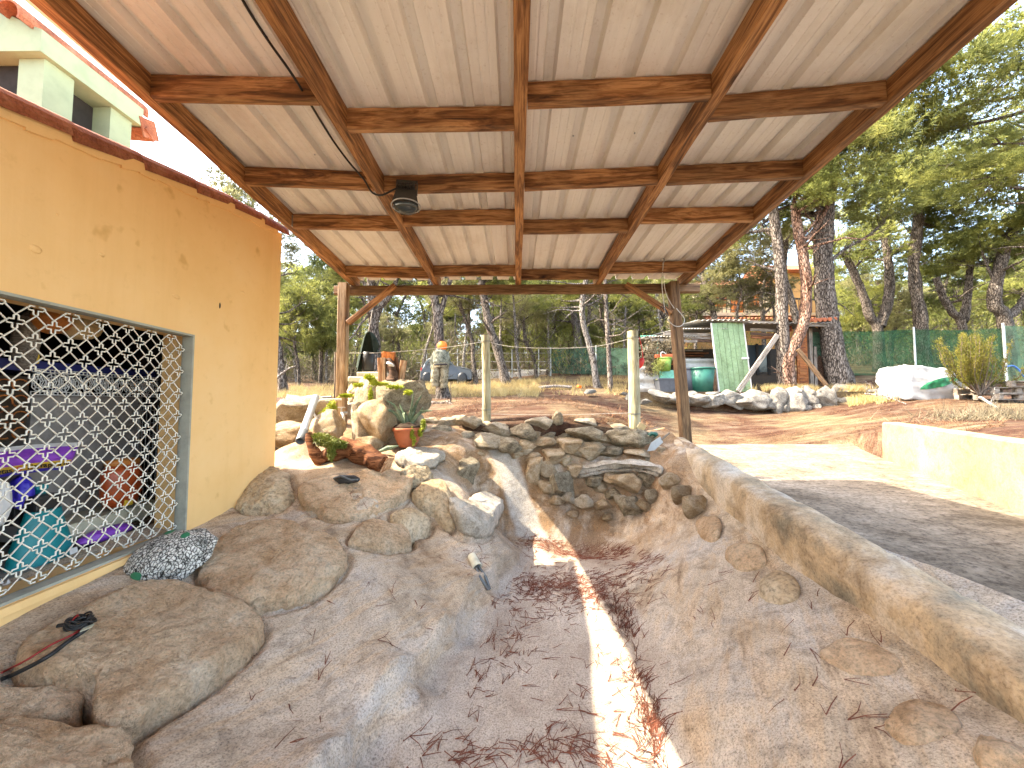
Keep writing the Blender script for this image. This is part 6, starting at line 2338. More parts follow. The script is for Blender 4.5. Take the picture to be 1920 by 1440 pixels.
# back wall and posts
mb = MB()
mb.box(((sx(1215) + sx(1560)) / 2, SY + 1.75, (TZ + sz(640)) / 2), (sx(1560) - sx(1215), .05, sz(640) - TZ))
mb.box(((sx(1280) + sx(1345)) / 2, SY + 1.0, sz(697)), (sx(1345) - sx(1280), .9, .04))
mb.build('back_wall', M['brown_panel'], shed)
for k in range(9):                                      # stacked boards in the dark
    mb = MB()
    yy_ = sz(652 + 5.2 * k)
    mb.box((sx(1312) + rr.uniform(-.12, .12), SY + .75, yy_), (sx(1340) - sx(1286) + rr.uniform(-.2, .2), .3, .045))
    mb.build('stored_board', M['drift' if k % 3 else 'grey_wood'], shed)
corr_o = corr('wall_sheet', sx(1280), sx(1342), SY + .05, SY + .06, 0, 0, shed, 'corrugated', .2, .0)
V_, F_ = [], []
for j in range(25):
    z = sz(697) + (sz(672) - sz(697)) * j / 24
    for i in range(2):
        V_.append((sx(1280) if i == 0 else sx(1342), SY + .05 + .022 * math.sin(j / 24 * 4 * math.pi), z))
corr_o.data = np_mesh('wall_sheet', V_, [(2 * j, 2 * j + 1, 2 * j + 3, 2 * j + 2) for j in range(24)], True)
corr_o.data.materials.append(M['corrugated'])
V_ = []
for j in range(37):
    z = sz(742, 11.9) + (sz(686, 11.9) - sz(742, 11.9)) * j / 36
    for i in range(2):
        V_.append((sx(1196, 11.9) if i == 0 else sx(1236, 11.9), 11.95 + .03 * math.sin(j / 36 * 6 * math.pi), z))
w2 = mesh_obj('wall_sheet', np_mesh('wall_sheet', V_, [(2 * j, 2 * j + 1, 2 * j + 3, 2 * j + 2) for j in range(36)], True), M['corrugated'], shed)
mb = MB()
mb.box((sx(1350), SY + .1, (TZ + sz(677)) / 2), (.24, .24, sz(677) - TZ), None, .02)
mb.build('pillar', M['brick_pillar'], shed)
mb = MB()
mb.tube([(sx(1345), SY - .12, sz(676)), (sx(1344), SY - .12, sz(622))], .045, 10)
mb.build('mint_post', M['mint'], shed)
mb = MB()
mb.tube([(sx(1232), SY - .1, sz(668)), (sx(1232), SY - .1, sz(636))], .025, 8)
mb.build('thin_post', M['mint'], shed)
mb = MB()
mb.box((sx(1215), SY - .12, sz(631)), (.5, .05, .04))
mb.build('mint_rail', M['mint'], shed)
# glazed frame right of the green door
for (xa, xb, ya, yb) in ((1408, 1412, 642, 700), (1430, 1434, 642, 702), (1452, 1456, 642, 702)):
    mb = MB()
    mb.box(((sx(xa) + sx(xb)) / 2, SY + .3, (sz(ya) + sz(yb)) / 2), (sx(xb) - sx(xa), .05, sz(ya) - sz(yb)))
    mb.build('window_post', M['black_void'], shed)
for (xa, xb) in ((1412, 1430), (1434, 1452)):
    mb = MB()
    mb.box(((sx(xa) + sx(xb)) / 2, SY + .32, (sz(644) + sz(696)) / 2), (sx(xb) - sx(xa) - .01, .012, sz(644) - sz(696)))
    mb.build('pane', M['glass_dark'], shed)
mb = MB()
mb.box((sx(1437), SY + .35, (TZ + sz(700)) / 2), (sx(1470) - sx(1408), .06, sz(700) - TZ))
mb.build('lower_panel', M['brown_panel'], shed)
# orange panelled door on the right and the boards beside it
od = MB()
oy = SY - .02
od.box(((sx(1494) + sx(1514)) / 2, oy, (TZ + sz(616)) / 2), (sx(1514) - sx(1494), .05, sz(616) - TZ), None, .004)
odo = od.build('orange_door', M['orange_wood'], shed)
for (ya, yb) in ((624, 660), (678, 690), (694, 704), (708, 722)):
    mb = MB()
    mb.box(((sx(1497) + sx(1510)) / 2, oy - .03, (sz(ya) + sz(yb)) / 2), (sx(1510) - sx(1497), .025, sz(ya) - sz(yb)), None, .008)
    mb.build('door_panel', M['orange_wood'], odo)
mb = MB()
mb.box(((sx(1474) + sx(1486)) / 2, oy, (sz(612) + sz(622)) / 2), (sx(1486) - sx(1474), .05, sz(612) - sz(622)))
mb.build('red_lintel', M['pot_orange'], shed)
beam('door_post', (sx(1519), oy, TZ), (sx(1520), oy, sz(617)), .11, .11, M['grey_wood'], shed, up=(0, 1, 0))
beam('leaning_plank', (sx(1524), oy - .1, TZ), (sx(1532), oy + .05, sz(650)), .09, .03, M['grey_wood'], shed, up=(0, 1, 0))
mb = MB()
mb.box(((sx(1528) + sx(1548)) / 2, oy + .12, (sz(622) + sz(668)) / 2), (sx(1548) - sx(1528), .03, sz(622) - sz(668)))
mb.build('wire_panel', M['pale_green'] if False else M['green_mesh_pale'], shed)
for k in range(7):
    mb = MB()
    xk = sx(1529 + 3 * k)
    mb.box((xk, oy + .1, (TZ + sz(668)) / 2), (.045, .03, sz(668) - TZ + rr.uniform(-.05, .05)))
    mb.build('wall_board', M['red_bark'], shed)
for k in range(5):                                      # curved tiles lying on the corner of the roof
    mb = MB()
    xk = sx(1510 + 9 * k)
    mb.tube([(xk, SY - .5, sz(607 - .6 * k)), (xk + .05, SY - .1, sz(602 - .6 * k))], [.06, .05], 9)
    mb.build('roof_tile', M['pot_terra'], shed)

gd = thing('green_door', 'chalky green sheet metal door propped upright against the shed', 'door', (sx(1378), SY - .5, TZ))
dm = Matrix.Translation((sx(1378, SY - .5), SY - .5, TZ)) @ Euler((-.05, math.radians(-3.5), .08)).to_matrix().to_4x4()
DW, DH = 1.02, sz(608) - TZ - .02
for k in range(6):
    mb = MB()
    mb.box((-DW / 2 + DW * (k + .5) / 6, 0, DH / 2), (DW / 6 - .018, .02, DH))
    mb.box((-DW / 2 + DW * (k + .5) / 6 + DW / 12 - .006, .004, DH / 2), (.016, .018, DH - .01))
    mb.build('door_strip', M['green_door'], gd, dm)
for sgn in (-1, 1):
    mb = MB()
    mb.box((sgn * (DW / 2 + .012), 0, DH / 2), (.03, .04, DH + .02))
    mb.build('door_edge', M['white_stone'], gd, dm)
mb = MB()
mb.box((DW / 2 - .08, -.03, DH * .47), (.22, .03, .05))
mb.build('latch', M['white_plastic'], gd, dm)
pr1 = thing('prop_plank', 'long grey plank propped from the green door up to the straight pine', 'plank', (sx(1385), TY + .1, TZ))
beam('board', P(1384, 734, TY + .1), P(1458, 628, TY + .42), .14, .05, M['grey_wood'], pr1, up=(0, 1, 0))
pr2 = thing('prop_plank', 'dark brown plank leaning between the reddish pine and the thick pine', 'plank', P(1550, 720, TY + .1))
beam('board', P(1496, 655, TY + .1), P(1550, 723, TY + .05), .12, .05, M['post_dark'], pr2, up=(0, 1, 0))


# bins, pots and odds and ends in front of the shed
def tub(px, py, Y, w, h, mat, name, label, cat, taper=.82, rim=True, sides=20, square=False):
    s = Y / F_PX
    b = P(px, py, Y)
    t = thing(name, label, cat, b)
    ro = w * s / 2
    mb = MB()
    H = h * s
    rot = (0, 0, math.pi / 4) if square else None
    sd = 4 if square else sides
    f = 1.35 if square else 1
    mb.lathe([(0, .004), (ro * taper * f, 0), (ro * f, H), (ro * .94 * f, H), (ro * taper * .92 * f, .02), (0, .02)], b, sd, rot, 1, 1, not square)
    mb.build('body', M[mat], t)
    if rim:
        mb = MB()
        mb.lathe([(ro * 1.0 * f, H - .035), (ro * 1.06 * f, H - .03), (ro * 1.06 * f, H + .012), (ro * .95 * f, H + .012)], b, sd, rot, 1, 1, not square)
        mb.build('rim', M[mat], t)
    return t


tub(1316, 736, 11.95, 46, 45, 'bin_green', 'garden_bin', 'large dark green tub standing under the shed roof beside the block pillar', 'bin', .8)
tub(1290, 736, 12.1, 30, 44, 'bin_grey', 'garden_bin', 'grey bin half hidden by the right pergola post', 'bin', .85)
tub(1247, 737, 11.8, 36, 26, 'bin_grey', 'crate', 'square dark grey planter below the hanging olive pot', 'planter', .8, True, 4, True)
tub(1248, 696, 11.7, 22, 25, 'pot_green', 'hanging_pot', 'olive green plant pot hanging left of the right pergola post', 'plant pot', .75)
t = thing('trough', 'orange plastic trough hooked above the olive plant pot', 'trough', P(1243, 671, 11.75))
mb = MB()
mb.box(P(1244, 668, 11.75), (.52, .16, .12), None, .02)
mb.build('box', M['pot_orange'], t)
mb = MB()
mb.tube(interp([P(1240, 672, 11.66), P(1239, 663, 11.64), P(1243, 660, 11.66), P(1249, 664, 11.68)], 12), .012, 6)
mb.build('hook', M['white_plastic'], t)
mb = MB()
mb.box(P(1250, 706, 11.95), (.42, .1, .42), (0, .1, 0))
tag(mb.build('pane_offcut', M['mint'], None), 'pale green sheet standing in the square grey planter', 'sheet')


def plant_px(name, label, cat, cl, n, mat, length, width, parent=None):
    V_, F_ = [], []
    pts = []
    for (px, py, Y, w, h, d) in cl:
        s = Y / F_PX
        m = n // len(cl)
        c = np.array(P(px, py, Y)[:])
        q = RNG.normal(size=(m, 3)) * np.array([w * s / 4, d, h * s / 4])
        pts.append(c + q)
    pts = np.concatenate(pts)
    V_, F_ = scatter_tris(len(pts), lambda k: pts, length, width, .2)
    o = mesh_obj(name, np_mesh(name, V_, F_), M[mat], parent)
    if label:
        tag(o, label, cat)
    o['kind'] = 'stuff'
    return o


plant_px('trailing_plant', 'small leafy plant trailing from the olive pot', 'plant', [(1233, 690, 11.6, 20, 30, .1), (1240, 682, 11.6, 16, 14, .1)], 700, 'needle_green', .05, .016)
plant_px('hanging_creeper', 'dark dry creeper hanging under the left end of the shed roof', 'plant', [(1222, 655, 11.9, 46, 40, .15), (1250, 650, 12, 30, 30, .15), (1217, 685, 11.9, 20, 40, .1)], 2600, 'scrub', .07, .014)
ss = thing('scoop', 'red plastic scoop hanging by a red cord from the farther fence stake', 'scoop', P(1201, 685, 4.95))
V_, Fc_ = ICO[2]
mesh_obj('cup', np_mesh('cup', V_ * np.array([.045, .02, .075]) + V_[:, [2, 2, 2]] * np.array([.025, 0, 0]), Fc_, True), M['red'], ss, Matrix.Translation(P(1201, 681, 4.93)))
mb = MB()
mb.tube(interp([P(1198, 632, 4.93), P(1202, 646, 4.92), P(1205, 665, 4.92), P(1205, 676, 4.92)], 12), .006, 6)
mb.build('cord', M['red'], ss)

# ------------------------------------------------------------------ fence stakes and line
def stake(pb, pt, r0, label):
    t = thing('fence_stake', label, 'fence post', pb)
    mb = MB()
    n = 14
    pts = interp([pb, pb.lerp(pt, .5) + Vector((.006, 0, 0)), pt], n)
    mb.tube(pts, [r0 * (1.06 - .12 * i / n) for i in range(n)], 14)
    W = np.array(mb.v)
    W[:, :2] += fbm(W * np.array([30, 30, 1.5]), 2)[:, None] * .003
    mb.v = [tuple(p) for p in W]
    L_, fr_ = (pt - pb).length, frame_matrix(pb, pt)
    o = mb.build('pole', M['stake'], t)
    for u in (.93, .16):
        c = pb.lerp(pt, u)
        mb = MB()
        for k in range(2):
            mb.tube([c + Vector((r0 * 1.06 * math.cos(a_), r0 * 1.06 * math.sin(a_), .012 * k + .006 * math.sin(a_))) for a_ in np.linspace(0, 2 * math.pi, 18)], .0025, 5)
        mb.build('wire_tie', M['grey_pipe_dark'], t)
    return t


A_ = P(911, 640, 5.0)
B_ = P(1186, 634, 4.95)
stake(P(912, 795, 5.0), P(910, 629, 5.0), .056, 'round wooden stake nearer the middle, standing behind the stone crest')
stake(P(1190, 806, 4.95), P(1186, 621, 4.95), .072, 'thicker wooden stake beside the right pergola post')
ln = thing('wire_line', 'thin slack wire strung across the yard between the wooden stakes', 'wire', P(1040, 655, 5.0))
mb = MB()
mb.tube(interp([P(655, 662, 4.7), P(720, 661, 4.7), P(830, 652, 4.85), A_], 30), .0035, 5)
mb.build('span', M['rope'], ln)
mb = MB()
mb.tube(interp([A_, P(960, 650, 5.0), P(1040, 653, 5.0), P(1120, 649, 5.0), B_], 40), .003, 5)
mb.build('span', M['rope'], ln)
mb = MB()
mb.tube(interp([B_, P(1215, 634, 5.0), P(1250, 626, 5.1)], 12), .003, 5)
mb.build('span', M['rope'], ln)
mb = MB()
mb.tube(interp([P(912, 776, 4.95), P(1040, 778, 4.9), P(1189, 774, 4.9)], 24), .0022, 5)
mb.build('lower_span', M['rope'], ln)

# ------------------------------------------------------------------ scarecrow tied to the pine
sc_ = thing('scarecrow', 'stuffed scarecrow with an orange ball head and camouflage clothes tied to a pine', 'scarecrow', P(826, 725, 10.25))
SYk = 10.24
V_, Fc_ = ICO[3]
mesh_obj('head', np_mesh('head', V_ * .135 + (fbm(V_ * 2.5, 2) * .012)[:, None] * V_, Fc_, True), M['orange'], sc_, Matrix.Translation(P(829, 649, SYk - .02)))


def garment(paths, name, mat, amp=.10):
    mb = MB()
    for pth, rad in paths:
        n = 22
        q = interp([P(*p, SYk + d) for (p, d) in pth], n)
        rr_ = [float(v) for v in np.interp(np.linspace(0, 1, n), np.linspace(0, 1, len(rad)), rad)]
        st_ = len(mb.v)
        mb.tube(q, rr_, 16)
        W = np.array(mb.v[st_:])
        W = W + (fbm(W * np.array([3, 3, 16]), 3) * amp * .22)[:, None] * np.array([1, 1, 0]) + (fbm(W * 9, 2) * amp * .2)[:, None]
        mb.v[st_:] = [tuple(p) for p in W]
    return mb.build(name, M[mat], sc_)


garment([([((826, 684), 0), ((826, 672), 0), ((826, 662), 0), ((827, 654), .02)], [.185, .205, .19, .10]),
         ([((817, 660), .03), ((812, 672), .03), ((811, 684), .05), ((810, 692), .08)], [.07, .07, .06, .05]),
         ([((836, 660), .03), ((839, 672), .03), ((839, 684), .06), ((837, 692), .1)], [.07, .07, .06, .05])], 'jacket', 'camo_green')
garment([([((827, 681), 0), ((827, 690), 0)], [.19, .19]), ([((820, 684), -.02), ((817, 698), -.03), ((816, 712), -.02), ((817, 724), .0)], [.12, .125, .12, .10]),
         ([((833, 684), -.02), ((833, 698), -.03), ((832, 714), -.02), ((832, 727), .0)], [.11, .115, .11, .10])], 'trousers', 'camo', .12)
mb = MB()
mb.tube([P(814, 684, SYk - .2), P(826, 683, SYk - .23), P(839, 683, SYk - .2)], .02, 6)
mb.build('belt', M['ink'], sc_)

# branch lying on the ground by the scarecrow pine
bb = thing('fallen_branch', 'crooked bare branch lying at the foot of the scarecrow pine', 'branch', P(845, 765, 7.0))
mb = MB()
mb.tube(interp([P(790, 752, 6.6), P(815, 757, 6.6), P(832, 757, 6.6), P(845, 752, 6.6)], 14), [.04, .042, .044, .045, .045, .044, .042, .04, .04, .042, .04, .036, .03, .026], 8)
mb.tube(interp([P(838, 755, 6.6), P(855, 766, 6.3), P(868, 777, 6.0), P(882, 785, 5.7)], 12), [.04 - .0016 * i for i in range(12)], 8)
mb.build('limb', M['bark'], bb)
mb = MB()
limb(mb, P(845, 752, 6.6), Vector((.1, 0, 1)), .35, .014, 1)
mb.build('twig', M['bark'], bb)
# sticks on the right of the yard
for (a_, b_, rd, lb) in (((1622, 738), (1700, 758), .022, 'pale stick lying at the right end of the stone edging'), ((1838, 745), (1925, 815), .032, 'long bare branch slanting across the ground behind the yellow wall')):
    pA = P(a_[0], a_[1], 9.6 if rd < .03 else 8.6)
    pB = P(b_[0], b_[1], 9.0 if rd < .03 else 6.3)
    mb = MB()
    mb.tube(interp([pA, pA.lerp(pB, .5) + Vector((0, 0, .06)), pB], 12), [rd * (1 - .05 * i) for i in range(12)], 7)
    limb(mb, pA.lerp(pB, .3), Vector((.3, 0, 1)), .5, .012, 2)
    limb(mb, pA.lerp(pB, .6), Vector((-.3, .2, 1)), .4, .01, 2)
    tag(mb.build('stick', M['bark_pale'], None), lb, 'branch')
mb = MB()
mb.tube(interp([P(1010, 727, 13), P(1040, 724, 13), P(1072, 726, 13)], 8), .05, 7)
tag(mb.build('log', M['bark_pale'], None), 'pale log lying at the far edge of the yard', 'log')
mb = MB()
mb.box(P(1086, 725, 12.9), (.14, .12, .10), (.1, .2, .4), .03)
tag(mb.build('broken_pot', M['orange'], None), 'small broken orange pot at the far edge of the yard', 'pot')
for k, (px, py, w, h, Y) in enumerate(((1105, 735, 26, 10, 12), (1180, 745, 22, 12, 11), (1210, 752, 22, 12, 11), (1170, 738, 16, 8, 12))):
    o = stone(px, py, w, h, None, 'terrace', Y)
    tag(o, ['flat pale stone in front of the slim straight pine', 'small grey stone on the yard left of the shed terrace', 'grey stone at the left tip of the shed terrace', 'small pale stone beyond the farther stake'][k], 'stone')
t = P(1231, 815, 4.62)
V_, Fc_ = ICO[3]
tag(mesh_obj('rag', np_mesh('rag', V_ * np.array([.06, .05, .028]) + (fbm(V_ * 2.6, 3) * .025)[:, None], Fc_, False), M['bin_green'], None, Matrix.Translation(P(1224, 815, 4.5))), 'crumpled teal green rag on the stones by the right post', 'rag')
mb = MB()
mb.box(P(1203, 800, 4.7), (.10, .012, .075), (.3, .5, .2), .002)
tag(mb.build('card', M['cream_bag'], None), 'small tan card leaning at the foot of the thicker stake', 'card')
tr = thing('trowel', 'grey metal trowel wedged at the end of the ochre pond wall', 'trowel', P(1228, 832, 4.4))
mb = MB()
mb.tube([P(1240, 824, 4.35), P(1255, 812, 4.35)], .012, 7)
mb.build('handle', M['grey_wood'], tr)
mb = MB()
pA, pB = P(1214, 846, 4.32), P(1240, 824, 4.35)
mb.prism([pA, pA.lerp(pB, .3) + Vector((.0, 0, .055)), pB + Vector((-.01, 0, .03)), pB + Vector((.02, 0, -.03)), pA.lerp(pB, .3) + Vector((.03, 0, -.03))], (0, .015, 0))
mb.build('blade', M['grey_pipe'], tr)

# ------------------------------------------------------------------ green mesh fences
def mesh_fence(a, b, za, zb, h, posts, label, mat, name='mesh_fence', seed=0):
    t = thing(name, label, 'fence', ((a[0] + b[0]) / 2, (a[1] + b[1]) / 2, (za + zb) / 2))
    n, m = 60, 10
    V_ = []
    for j in range(m + 1):
        for i in range(n + 1):
            u, v = i / n, j / m
            sag = -.05 * math.sin(u * posts * math.pi) ** 2 * (v > .5)
            V_.append((a[0] + (b[0] - a[0]) * u, a[1] + (b[1] - a[1]) * u, za + (zb - za) * u + h * v + sag))
    V_ = np.array(V_)
    dn = np.array([-(b[1] - a[1]), b[0] - a[0], 0])
    dn /= np.linalg.norm(dn)
    V_ += dn * (fbm(V_ * 1.4 + seed, 3) * .07)[:, None]
    ii = np.arange((m + 1) * (n + 1)).reshape(m + 1, n + 1)
    mesh_obj('shade_net', np_mesh('shade_net', V_, np.stack([ii[:-1, :-1].ravel(), ii[:-1, 1:].ravel(), ii[1:, 1:].ravel(), ii[1:, :-1].ravel()], -1), True), M[mat], t)
    for k in range(posts + 1):
        u = k / posts
        x_, y_ = a[0] + (b[0] - a[0]) * u - dn[0] * .09, a[1] + (b[1] - a[1]) * u - dn[1] * .09
        z_ = za + (zb - za) * u
        mb = MB()
        mb.tube([(x_, y_, z_ - .4), (x_, y_, z_ + h + .08)], .032, 8)
        mb.build('post', M['fence_steel'], t)
    return t


pA, pB = P(1560, 712, 15.4), P(1884, 716, 14.2)
ztop = P(1560, 620, 15.4).z - pA.z
mesh_fence(pA, pB, pA.z, pB.z, ztop, 2, 'green shade mesh fence running from the thick pine to the rosemary bush', 'green_mesh')
pC = P(2180, 722, 12.8)
mesh_fence(pB, pC, pB.z, pC.z, ztop + .1, 2, 'paler green shade mesh fence right of the rosemary bush', 'green_mesh_pale', seed=9)
pA, pB = P(1034, 700, 18.6), P(1215, 705, 16.5)
mesh_fence(pA, pB, pA.z, pB.z, P(1034, 652, 18.6).z - pA.z, 2, 'sagging green netting between pines at the back of the yard', 'green_mesh_pale', seed=4)
wf = thing('wire_fence', 'rusty wire fence with thin posts along the far edge of the yard', 'fence', P(960, 700, 18.8))
for px in (800, 858, 905, 960, 1010):
    mb = MB()
    mb.tube([P(px, 720, 18.8), P(px, 655, 18.8)], .028, 6)
    mb.build('post', M['fence_steel'], wf)
for py in (662, 678, 693):
    mb = MB()
    mb.tube([P(780, py + 2, 18.8), P(905, py, 18.8), P(1034, py, 18.6)], .010, 4)
    mb.build('strand', M['fence_steel'], wf)
for k, (px, py, w, h) in enumerate(((930, 706, 40, 20), (962, 709, 60, 22), (1010, 707, 70, 26), (1052, 712, 30, 18), (893, 702, 30, 18))):
    c = P(px, py, 20.5)
    s = 20.5 / F_PX
    mb = MB()
    mb.box(c, (w * s, .35, h * s), (0, 0, random.uniform(-.05, .05)), .03)
    tag(mb.build('boundary_block', M['white_stone'], None), ['whitewashed low wall block behind the leaning pine', 'whitewashed low wall block beside the crooked pine', 'longest whitewashed wall block left of the netting', 'whitewashed block half behind the green netting', 'whitewashed block left of the nearer stake'][k], 'wall')

# ------------------------------------------------------------------ car in the trees
CYY = 16.4
car = thing('parked_car', 'dusty grey hatchback parked among the pines behind the scarecrow', 'car', P(820, 720, CYY))
s = CYY / F_PX
cb = P(826, 722, CYY)
cb.z = max(cb.z, gz(cb.x, cb.y) - .02)
prof = [(-1.15, .25), (-1.2, .55), (-1.1, .75), (-.95, 1.05), (-.7, 1.28), (-.3, 1.38), (.25, 1.36), (.6, 1.22), (.95, .92), (1.6, .84), (1.95, .74), (2.05, .5), (2.0, .25)]
cm = Matrix.Translation(cb) @ Euler((0, 0, math.radians(8))).to_matrix().to_4x4() @ Matrix.Diagonal((.66, 1, .84, 1))
mb = MB()
rows = []
for (yv, ins, dz) in ((-.78, .06, -.05), (-.70, .02, 0), (0, 0, .02), (.70, .02, 0), (.78, .06, -.05)):
    rows.append([(x_ * (1 - ins * .5), yv if z_ < .85 else yv * .86, z_ + (dz if z_ > .3 else 0)) for x_, z_ in prof])
n = len(prof)
for k in range(4):
    mb.add(rows[k] + rows[k + 1], [(j, j + 1, n + j + 1, n + j) for j in range(n - 1)], True)
mb.add(rows[0], [tuple(range(n))])
mb.add(rows[4], [tuple(reversed(range(n)))])
mb.build('body', M['car'], car, cm)
for (pl) in ([(-.92, 1.02), (-.68, 1.22), (-.3, 1.30), (-.28, .95), (-.9, .92)], [(-.22, .95), (-.24, 1.30), (.22, 1.28), (.5, 1.18), (.78, .95)]):
    mb = MB()
    mb.prism([(x_, -.80 if False else -.735, z_) for x_, z_ in pl], (0, -.012, 0))
    mb.build('window', M['glass_dark'], car, cm)
mb = MB()
mb.prism([(-1.13, -.6, .80), (-1.13, .6, .80), (-.80, .5, 1.2), (-.80, -.5, 1.2)], (-.02, 0, .02))
mb.build('rear_window', M['glass_dark'], car, cm)
for (x_, y_) in ((-.75, -.76), (1.4, -.76), (-.75, .76), (1.4, .76)):
    mb = MB()
    mb.lathe([(0, -.1), (.2, -.1), (.30, -.08), (.31, 0), (.30, .08), (.2, .1), (0, .1)], (x_, y_, .28), 18, (math.pi / 2, 0, 0))
    w_ = mb.build('wheel', M['black_plastic'], car, cm)
    mb = MB()
    mb.lathe([(0, -.112), (.17, -.112), (.19, -.10)], (x_, y_, .28), 14, (math.pi / 2, 0, 0))
    mb.build('rim', M['steel'], w_, cm)
mb = MB()
mb.box((-1.12, -.62, .72), (.08, .2, .16), None, .02)
mb.build('tail_light', M['red'], car, cm)

# ------------------------------------------------------------------ villa behind the shed
VY = 27.0
vil = thing('villa', 'orange and cream villa with a balcony and tiled roof behind the shed', 'villa', P(1420, 640, VY))


def vbox(x0, x1, y0, y1, Y, depth, mat, name, parent=vil):
    a_, b_ = P(x0, y1, Y), P(x1, y0, Y)
    mb = MB()
    mb.box(((a_.x + b_.x) / 2, Y + depth / 2, (a_.z + b_.z) / 2), (b_.x - a_.x, depth, b_.z - a_.z))
    return mb.build(name, M[mat], parent)


vbox(1306, 1470, 534, 700, VY + 1, 6, 'villa_cream', 'upper_wall')
vbox(1471, 1560, 505, 700, VY + 1.2, 6, 'villa', 'side_wall')
vbox(1290, 1560, 606, 720, VY - 1.6, 2.55, 'villa', 'porch_wall')
vbox(1294, 1556, 586, 592, VY - 2.0, 2.9, 'villa_cream', 'balcony_slab')
vd = vbox(1372, 1394, 545, 585, VY + .9, .08, 'orange_wood', 'balcony_door')
vbox(1340, 1362, 545, 575, VY + .92, .06, 'orange_wood', 'shutter')
vbox(1405, 1428, 545, 575, VY + .92, .06, 'orange_wood', 'shutter')
for px in range(1298, 1556, 8):
    a_, b_ = P(px, 586, VY - 1.9), P(px, 561, VY - 1.9)
    mb = MB()
    mb.tube([a_, b_], .025, 4)
    mb.build('baluster', M['ink'], vil)
mb = MB()
mb.tube([P(1294, 561, VY - 1.9), P(1556, 561, VY - 1.9)], .04, 5)
mb.build('handrail', M['ink'], vil)
mb = MB()
for (x0, x1, yt, yb) in ((1300, 1476, 520, 535), (1466, 1566, 488, 506)):
    a_, b_ = P(x0, yb, VY + .5), P(x1, yb, VY + .5)
    rz = P(x0, yt, VY + .5).z
    mb.prism([(a_.x, VY + .4, a_.z), (a_.x, VY + 4, rz + .9), (a_.x, VY + 7.6, a_.z)], (b_.x - a_.x, 0, 0))
vr = mb.build('roof', M['terracotta'], vil)
x_ = P(1296, 598, VY - 2.2).x
k = 0
while x_ < P(1556, 598, VY - 2.2).x:
    z_ = P(1400, 599, VY - 2.2).z
    mb = MB()
    mb.tube([(x_, VY - 2.5, z_ - .04), (x_ + .02, VY - 1.7, z_ + .12)], [.11, .095], 8)
    mb.build('eave_tile', M['terracotta'], vr)
    x_ += .24
# arch of the porch
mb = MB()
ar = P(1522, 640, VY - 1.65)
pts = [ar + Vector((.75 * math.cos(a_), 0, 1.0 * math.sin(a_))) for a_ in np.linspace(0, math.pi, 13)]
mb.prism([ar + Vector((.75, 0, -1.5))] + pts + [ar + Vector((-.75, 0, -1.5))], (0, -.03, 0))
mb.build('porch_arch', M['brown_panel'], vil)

# ------------------------------------------------------------------ bag, pallets and bush on the right
BYY = 10.0
bagc = P(1756, 720, BYY)
bag = thing('builders_bag', 'white woven rubble bag with a green patch slumped on the ground by the pallets', 'bag', P(1756, 745, BYY))
bm = bmesh.new()
bmesh.ops.create_cube(bm, size=1.0)
bmesh.ops.subdivide_edges(bm, edges=bm.edges[:], cuts=14, use_grid_fill=True)
V_ = np.array([v.co[:] for v in bm.verts])
bm.verts.index_update()
Fb = [tuple(v.index for v in f.verts) for f in bm.faces]
bm.free()
sph = V_ / np.linalg.norm(V_, axis=1)[:, None] * .62
V2 = V_ * .72 + sph * .28
V2 = V2 * np.array([1.5, .95, .80])
V2[:, 2] += .10 * (-V2[:, 0]) * (V2[:, 2] > 0)
V2 += (fbm(V2 * 2.6, 3) * .12)[:, None] * V_ + (1 - np.abs(fbm(V2 @ np.array([[4, 0, 3], [0, 4, 0], [-3, 0, 4.]]) + 3, 3) * 2))[:, None] * V_ * .10
o = mesh_obj('sack', np_mesh('sack', V2, Fb, True), M['white_tarp'], bag, Matrix.Translation(bagc + Vector((0, .3, -.03))) @ Euler((0, .04, -.12)).to_matrix().to_4x4())
# green print: a strip of the sack's own front, following its folds
gm = Matrix.Translation(bagc + Vector((0, .3, -.03))) @ Euler((0, .04, -.12)).to_matrix().to_4x4()
gv, gf = [], []
for i in range(25):
    u = i / 24
    xg = -.52 + .86 * u
    zc_g = -.12 + .30 * u ** .8
    hw_g = .10 * math.sin(math.pi * min(1, u * 1.02 + .02)) ** .7 + .01
    for j in range(7):
        gv.append((xg, zc_g + hw_g * (j / 3 - 1)))
gv = np.array(gv)
# nearest front vertices give the depth
fi = np.nonzero(V_[:, 1] < -.49)[0]
gd_ = []
for (xg, zg) in gv:
    d2 = (V2[fi, 0] - xg) ** 2 + (V2[fi, 2] - zg) ** 2
    w_ = 1 / (d2 + 4e-4) ** 2
    gd_.append(float((V2[fi, 1] * w_).sum() / w_.sum()) - .022)
gV = np.stack([gv[:, 0], np.array(gd_), gv[:, 1]], -1)
gi = np.arange(25 * 7).reshape(25, 7)
mesh_obj('green_print', np_mesh('green_print', gV, np.stack([gi[:-1, :-1].ravel(), gi[1:, :-1].ravel(), gi[1:, 1:].ravel(), gi[:-1, 1:].ravel()], -1), True), M['green_paint'], bag, gm)


def pallet(c, rz, label, wmat='grey_wood'):
    t = thing('pallet', label, 'pallet', c)
    R4 = Matrix.Translation(c) @ Euler((0, 0, rz)).to_matrix().to_4x4()
    def bx_(name, p, s_):
        mb = MB()
        mb.box(p, s_, None, .004)
        return mb.build(name, M[wmat], t, R4)
    for k in range(6):
        bx_('deck_board', (0, -.38 + .152 * k, .132), (1.2, .1, .02))
    for k in range(3):
        bx_('bottom_board', (0, -.36 + .36 * k, .011), (1.2, .1, .02))
    for i in range(3):
        for j in range(3):
            bx_('block', (-.54 + .54 * i, -.36 + .36 * j, .071), (.12, .1, .098))
    return t


